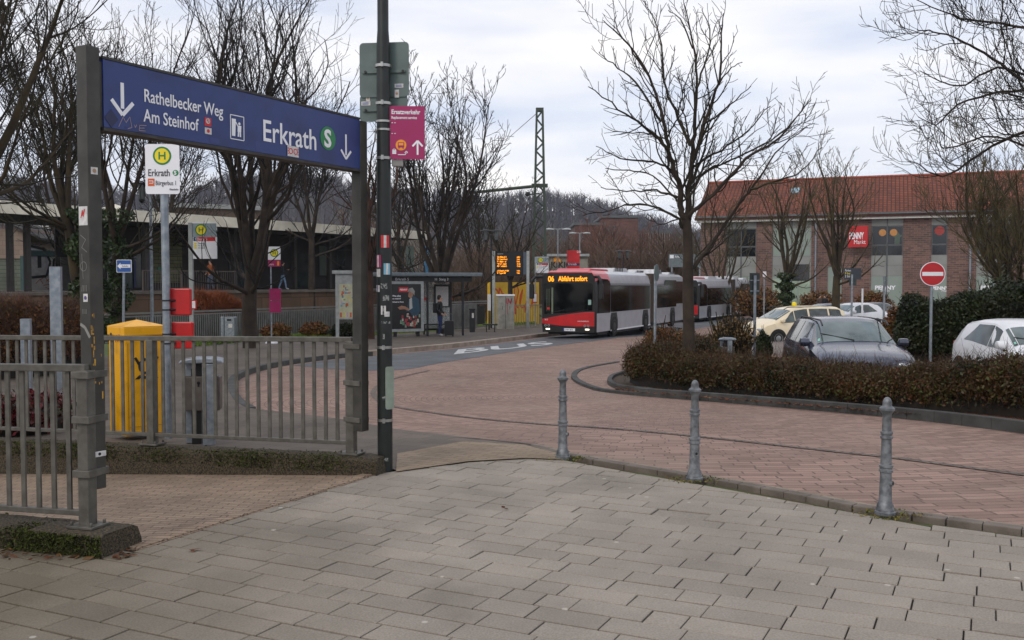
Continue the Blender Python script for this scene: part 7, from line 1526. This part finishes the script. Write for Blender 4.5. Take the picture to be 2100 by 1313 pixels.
for i in range(0, len(edges), 2): m = MB(FBd); m.bb(edges[i], edges[i+1], -1.2, EV-.25, -.24, 0); obj('brick_pier', m, m_brk, o)
m = MB(FBd); m.bb(U(1698), U(1727), V_(545), EV-.25, -.24, -.01); obj('brick_pier', m, m_brk, o)
for bi, (a, b) in enumerate(bays):
    ua, ub = U(a), U(b); um = (ua+ub)/2; wide = (b-a) > 45; glazed = (bi == 1)
    def pan(nm, z0, z1, mt, x0=ua, x1=ub, w0=-.24, w1=-.1, par=o): m = MB(FBd); m.bb(x0, x1, z0, z1, w0, w1); return obj(nm, m, mt, par)
    if bi == 2: pan('door', -1.2, V_(545)-.02, m_gl); continue
    pan('panel', V_(463), EV-.26, m_gp); pan('panel', V_(544), V_(524), m_gp); pan('panel', V_(566), V_(544)-.02, m_gp); dr_ = pan('door', -1.2, V_(566)-.02, m_gl)
    f_ = pan('window', V_(523.5), V_(463.5), m_wf if not glazed else m_gp, w1=-.14)
    cols_ = [(ua+.1, um-.06), (um+.06, ub-.1)] if wide else [(ua+.1, ub-.1)]
    for x0, x1 in cols_:
        for z0, z1 in ((V_(502)+.05, V_(464)-.05), (V_(523), V_(503)-.05)): pan('pane', z0, z1, m_wg if not glazed else m_gl, x0, x1, -.14, -.13, f_)
    if wide: pan('mullion', -1.2, EV-.3, m_wf, um-.05, um+.05, -.1, -.02)
    if bi in (3, 5):
        for uu in ((ua*.65+ub*.35, ua*.3+ub*.7) if bi == 3 else (ua*.3+ub*.7,)):
            m = MB(FBd); m.disc(uu, V_(477), .32, -.125, -.1, 14); obj('lit_lamp', m, mat('lit_globe', 'a8743c', .5, emit=.25), f_)
        m = MB(FBd); ux = um+.8 if bi == 3 else um-1.2
        m.prism([(ux-.2, V_(501)), (ux+.25, V_(501)), (ux+.3, V_(487)), (ux+.9, V_(478)), (ux+.3, V_(483)), (ux+.1, V_(476)), (ux-.1, V_(484)), (ux-.8, V_(478)), (ux-.15, V_(488))], -.125, -.11); obj('window_picture', m, mat('picture_pale', '4c5c50', .6), f_)
    if bi == 4: m = MB(FBd); m.disc(um, V_(475), .42, -.125, -.1, 10); obj('red_flower', m, mat('flower_red', 'a03830', .6), f_)
    if bi in (3, 4, 5): t_ = text('PENNY', .5 if bi != 4 else .4, T(FBd, ua+(.35 if bi != 4 else .1), V_(594), -.095), m_wht, dr_, bold=.02, sx=1.1); text('Markt', .3, T(FBd, ua+.9, V_(598.5), -.095), m_wht, dr_)
    if glazed:
        for k in range(3): m = MB(FBd); x0 = ua+(ub-ua)*k/3; m.bb(x0+.1, x0+(ub-ua)/3-.1, V_(596-0)-1.3, V_(572), -.098, -.085); obj('pane', m, mat('pane_green', '9fb09c', .2, scale=1, spec=.7), dr_)
        m = MB(FBd); m.bb(ub-1.9, ub-.15, V_(576), V_(541), -.09, -.07); obj('dark_pane', m, m_wg, dr_); text('S', 1.0, T(FBd, ua+1.6, V_(596), -.08), mat('leaf_sign', '2c5a40', .5), dr_)
m = MB(FBd); m.bb(UL-.3, UR, V_(449), V_(439), -.6, .55); obj('fascia', m, mat('fascia_pale', 'd6d3cc', .6), o)
m = MB(FBd); m.bb(UL-.3, UR, V_(439.4), V_(436), .3, .75); gt = obj('gutter', m, mat('gutter_zinc', '6a6e70', .5, .4), o)
for px in (1673, 1990): m = MB(FBd); u = U(px); m.cyl((u, -1, .12), (u, EV-.4, .12), .09, n=8); obj('downpipe', m, m_galv, gt)
rz_ = 12.1; m = MB(FBd)
V = [(UL-.5, EV-.1, .7), (UR, EV-.1, .7), (UR, rz_, -7), (UL-.5, rz_, -7), (UL-.5, EV-.1, -14.7), (UR, EV-.1, -14.7)]
V2 = [(a, b-.25, c) for a, b, c in V]; m.add(V+V2, [(0, 1, 2, 3), (3, 2, 5, 4), (7, 6, 9, 8), (8, 9, 10, 11), (6, 7, 1, 0), (0, 3, 9, 6), (3, 4, 10, 9), (4, 5, 11, 10), (1, 7, 8, 2), (2, 8, 11, 5)]); rf = obj('roof', m, m_tile, o)
m = MB(FBd); m.add([(UL+.02, EV-.3, -.3), (UL+.02, EV-.3, -13.9), (UL+.02, rz_-.3, -7.1), (UL+.3, EV-.3, -.3), (UL+.3, EV-.3, -13.9), (UL+.3, rz_-.3, -7.1)], [(0, 1, 2), (5, 4, 3), (0, 3, 4, 1), (1, 4, 5, 2), (2, 5, 3, 0)]); obj('gable', m, m_brk, o)
m = MB(FBd)
for k in range(int((UR-UL)/.4)): u = UL-.5+.4*k; m.cyl((u, rz_+.02, -7), (u+.39, rz_+.02, -7), .13, n=6)
obj('ridge_tiles', m, mat('ridge_terracotta', '9c4a34', .8), rf)
# skylight
sk = fpx(1632, 396, -5.0); m = MB(FBd); th = math.atan2(rz_-EV, 7.7); uS = sk[0]; 
def onroof(u, s, h): return (u, EV-.1+s*math.sin(th)+h*math.cos(th), .7-s*math.cos(th)+h*math.sin(th))
c_ = [onroof(a, b, h) for h in (-.05, .12) for a, b in ((uS-.4, 5.3), (uS+.4, 5.3), (uS+.4, 6.6), (uS-.4, 6.6))]; m.add(c_, [(3,2,1,0), (4,5,6,7), (0,1,5,4), (1,2,6,5), (2,3,7,6), (3,0,4,7)]); q = obj('skylight', m, mat('skylight_glass', '9fb8c0', .1, .4), rf)
# red shop sign
a, b = fpx(1739, 507, 1.2), fpx(1781, 464, .6); o = thing('shop_sign', FBd @ Vector((a[0], a[1], .6)), 'red square projecting shop sign on the brick pier', 'sign'); M_ = FBd @ Matrix.Translation((a[0], 0, .9)) @ Matrix.Rotation(R(-14), 4, 'Y'); wd = (b[0]-a[0]); m = MB(M_); m.bb(0, wd, a[1], b[1], -.2, 0); q = obj('panel', m, mat('sign_red_flat', 'b8181c', .4, var=.03), o); text('PENNY', .8, T(M_, .1, a[1]*.55+b[1]*.45-.1, .01), m_wht, q, sx=.5, bold=.03); text('Markt', .55, T(M_, .5, a[1]*.75+b[1]*.25-.2, .01), m_wht, q, sx=.8)
m = MB(M_); m.bb(wd*.3, wd*.35, a[1]+.3, b[1]-.3, -.9, -.2); obj('bracket', m, m_wf, o)
# two people by the shrubs
for px, mt, lb in ((1689, mat('coat_brown', '4a3a32', .8), 'person in brown coat standing by the shop wall beside another person'), (1699, jk, 'person in black coat standing by the shop wall beside another person')):
    c = W(px, 0, 76); person((c.x, 76, zg(76)), 1.75, R(200 if px < 1695 else 140), mt, jk, lb, stride=.05)
# ============================================================ FAR BACKGROUND
def boxb(name, label, x0, x1, yt, Y, dep, mt, ang=0, roofm=None, deco=None, ybz=-1.2):
    A = W(x0, 0, Y); wd = W(x1, 0, Y).x-A.x; F_ = frame((A.x, Y, 0), ang); o = thing(name, (A.x, Y, ybz), label, 'building'); zt = W(0, yt, Y).z; m = MB(F_); m.bb(0, wd, ybz, zt, -dep, 0); q = obj('wall', m, mt, o)
    m = MB(F_); m.bb(-.3, wd+.3, zt+.002, zt+.5, -dep-.3, .3); obj('roof', m, roofm or m_wf, o); 
    if deco: deco(F_, wd, zt, q)
    return o
m_bb = wallmat('far_brick', '6c4a42', '5e4039', '5a4a44', .8, .3, 0, mort=.02)
def dwin(F_, wd, zt, q):
    for k in range(int(wd/4)):
        for z in (zt-3, zt-7):
            m = MB(F_); m.bb(1+k*4, 3+k*4, z, z+1.5, .0, .05); w_ = obj('window', m, m_wf, q); m = MB(F_); m.bb(1.15+k*4, 2.85+k*4, z+.15, z+1.35, .05, .08); obj('pane', m, m_wg, w_)
boxb('brick_block', 'plain brown brick block rising beyond the first bus', 1238, 1311, 447, 190, 20, m_bb, 0, deco=dwin)
boxb('brick_block', 'lower brown brick block left of the taller brick block', 1180, 1240, 462, 185, 20, m_bb, 0, deco=dwin)
def dpil(F_, wd, zt, q):
    for k in range(14): m = MB(F_); u = wd*(k+.2)/14; m.bb(u, u+wd/14*.3, -1, zt, .0, .4); obj('pilaster', m, mat('pilaster_grey', '8c8480', .8), q)
boxb('brick_hall', 'long red-brown hall with pale pilasters left of the island tree', 1311, 1378, 479, 200, 30, m_bb, R(-8), deco=dpil)
boxb('low_shed', 'low white-roofed shed beyond the bus roof', 1313, 1405, 521, 150, 20, mat('shed_wall', '7c7468', .8), 0, roofm=mat('shed_roof', 'b8bcc0', .6))
boxb('tiled_house', 'long brown roofed hall behind the station canopy', 345, 560, 425, 110, 12, mat('hall_brown', '5c4c3e', .9, scale=.5), R(30), roofm=mat('hall_roof', '9a9c9a', .7))
# hills and far woods
m_hill = mat('hill_ground', '4a4438', .95, scale=.02, col2='3a3a34')
def hillz(x, y):
    ridge = lambda px: np.interp(px, [-900, 0, 350, 480, 640, 740, 1000, 1120, 1190, 1290, 1345, 1440, 1600, 2100, 3000], [330, 360, 400, 352, 350, 372, 400, 388, 400, 428, 440, 470, 500, 520, 540])
    px = 1050+FPX*x/y; top = (HOR-ridge(px)-46)*480/FPX+1.7
    t_ = np.clip((y-230)/(480-230), 0, 1); return -1.3+(top+1)*(t_*t_*(3-2*t_))-np.clip((y-500)/100, 0, 1)*8
xs = np.linspace(-700, 900, 130); ys = np.linspace(215, 640, 40); XX, YY = np.meshgrid(xs, ys); ZZ = hillz(XX, YY); V = np.stack([XX, YY, ZZ], -1).reshape(-1, 3); nx = len(xs)
i = np.arange(len(ys)-1)[:, None]*nx; j = np.arange(nx-1)[None, :]; F = np.stack([i+j, i+j+1, i+nx+j+1, i+nx+j], -1).reshape(-1, 4); o = arr('hills', V, F, m_hill, smooth=True); o['kind'] = 'structure'
def woods(name, label, pts, hmin, hmax, mt, seed, per=26, spread=.33, r0=.2, conif=0):
    rn = np.random.default_rng(seed); B = []; n = len(pts)
    for (x, y, z) in pts:
        h = rn.uniform(hmin, hmax); p = np.array([x, y, z]); B.append(((p, p+np.array([0, 0, h*.5]), p+np.array([rn.normal()*.3, 0, h])), (r0, r0*.7, r0*.15)))
        for k in range(per):
            a = rn.uniform(0, 6.28); t_ = rn.uniform(.2, .85); s = p+np.array([0, 0, h*t_]); L_ = h*spread*(1.15-t_)*rn.uniform(.6, 1.2)+h*.06; e = s+np.array([math.cos(a)*L_*.8, math.sin(a)*L_*.8, L_*rn.uniform(.5, 1.1)])
            mm_ = (s+e)/2+rn.normal(size=3)*L_*.08; B.append(((s, mm_, e), (r0*.32, r0*.22, r0*.08)))
            for q_ in range(2): f = mm_+(e-mm_)*rn.random(); g = f+np.array([rn.normal()*.3, rn.normal()*.3, .5+rn.random()*.4])*L_*.55; B.append(((f, (f+g)/2, g), (r0*.16, r0*.12, r0*.05)))
    V, F = tubes(B, 3); o = arr(name, V, F, mt, org=(0, 0, 0)); tag(o, label, 'woods', kind='stuff'); return o
rn = np.random.default_rng(77)
m_far = mat('far_twigs', '57545a', .95, scale=.02, col2='46434a'); m_midw = mat('mid_twigs', '5a463a', .95, scale=.08, col2='4a3c30')
pts = []
for i in range(1500):
    y = 300+190*rn.random()**.6; px = rn.uniform(-150, 1700); x = (px-1050)/FPX*y; pts.append((x, y, hillz(x, y)-1))
woods('far_woods', 'distant leafless woods covering the hills on the horizon', pts, 8, 13, m_far, 1, per=16, spread=.42, r0=.42)
pts = []
for i in range(190):
    px = rn.uniform(920, 1440); y = rn.uniform(100, 160); x = (px-1050)/FPX*y; pts.append((x, y, -1.1))
woods('thicket', 'brown leafless thicket between the display and the far brick blocks', pts, 4.5, 9.5, m_midw, 2, per=34, spread=.45, r0=.12)
pts = []
for i in range(70):
    px = rn.uniform(-60, 900); y = rn.uniform(85, 130); x = (px-1050)/FPX*y; pts.append((x, y, -1.1))
woods('thicket', 'brown leafless thicket behind the station canopy', pts, 6, 11, m_midw, 3, per=34, spread=.45, r0=.12)
pts = []
for i in range(26):
    px = rn.uniform(905, 1130); y = rn.uniform(62, 78); x = (px-1050)/FPX*y
    if abs(px-1107) > 14: pts.append((x, y, -1.1))
woods('thicket', 'low brown scrub behind the bus shelter and the yellow wall', pts, 3, 5, m_midw, 4, per=44, spread=.6, r0=.06)
m_birch = mat('birch_bark', '8a8078', .9, scale=1.2, col2='6a5a50'); m_btw = mat('birch_twigs', '7a4f42', .95, scale=.3, col2='5f4036')
B0 = []
for i, (px, Y, yt) in enumerate([(1222, 118, 455), (1236, 112, 470), (1252, 120, 462), (1268, 110, 480), (1206, 125, 450), (1290, 116, 485), (1330, 122, 470), (1195, 130, 460)]):
    c, H = place(px, Y, yt)
    if i < 3: b_ = auto(60+i, c, H, .1, '', 'young birches behind the first bus', nst=1, fork=.35, spread=.1, maxl=3, rmin=.016, dens=1.6, mt=m_btw, mb_=m_birch, sl=.8, name='birch_tree', low=False); B0.append((b_, H))
    else:
        q, H0 = B0[i % 3]; b_ = copy_tree(q, c, R(70*i)); b_.scale = (H/H0,)*3
    b_['label'] = ['slim birch directly right of the red totem behind the bus', 'birch with the palest stem above the first bus roof', 'reddish-twigged birch above the white roof of the first bus', 'short birch left of the small dark double lantern', 'tallest young birch near the red totem', 'birch just right of the small dark double lantern', 'birch in front of the long pilastered hall', 'birch half hidden behind the red totem'][i]
# haze: thin winter air
m_hz = bpy.data.materials.new('haze_air'); m_hz.use_nodes = True; nt = m_hz.node_tree; nt.nodes.clear(); ho = N(nt, 'ShaderNodeOutputMaterial'); pv = N(nt, 'ShaderNodeVolumePrincipled'); pv.inputs['Color'].default_value = (.8, .87, 1, 1); pv.inputs['Density'].default_value = .00022; pv.inputs['Anisotropy'].default_value = .2; L(nt, pv.outputs[0], ho.inputs['Volume'])
USE_HAZE = True
if USE_HAZE:
    m = MB(); m.bb(-1300, 1300, -60, 1290, -3.2, 75); q = obj('haze', m, m_hz, org=(0, 600, -3.2)); q['kind'] = 'stuff'; q['label'] = 'thin blue-grey winter haze over the valley'
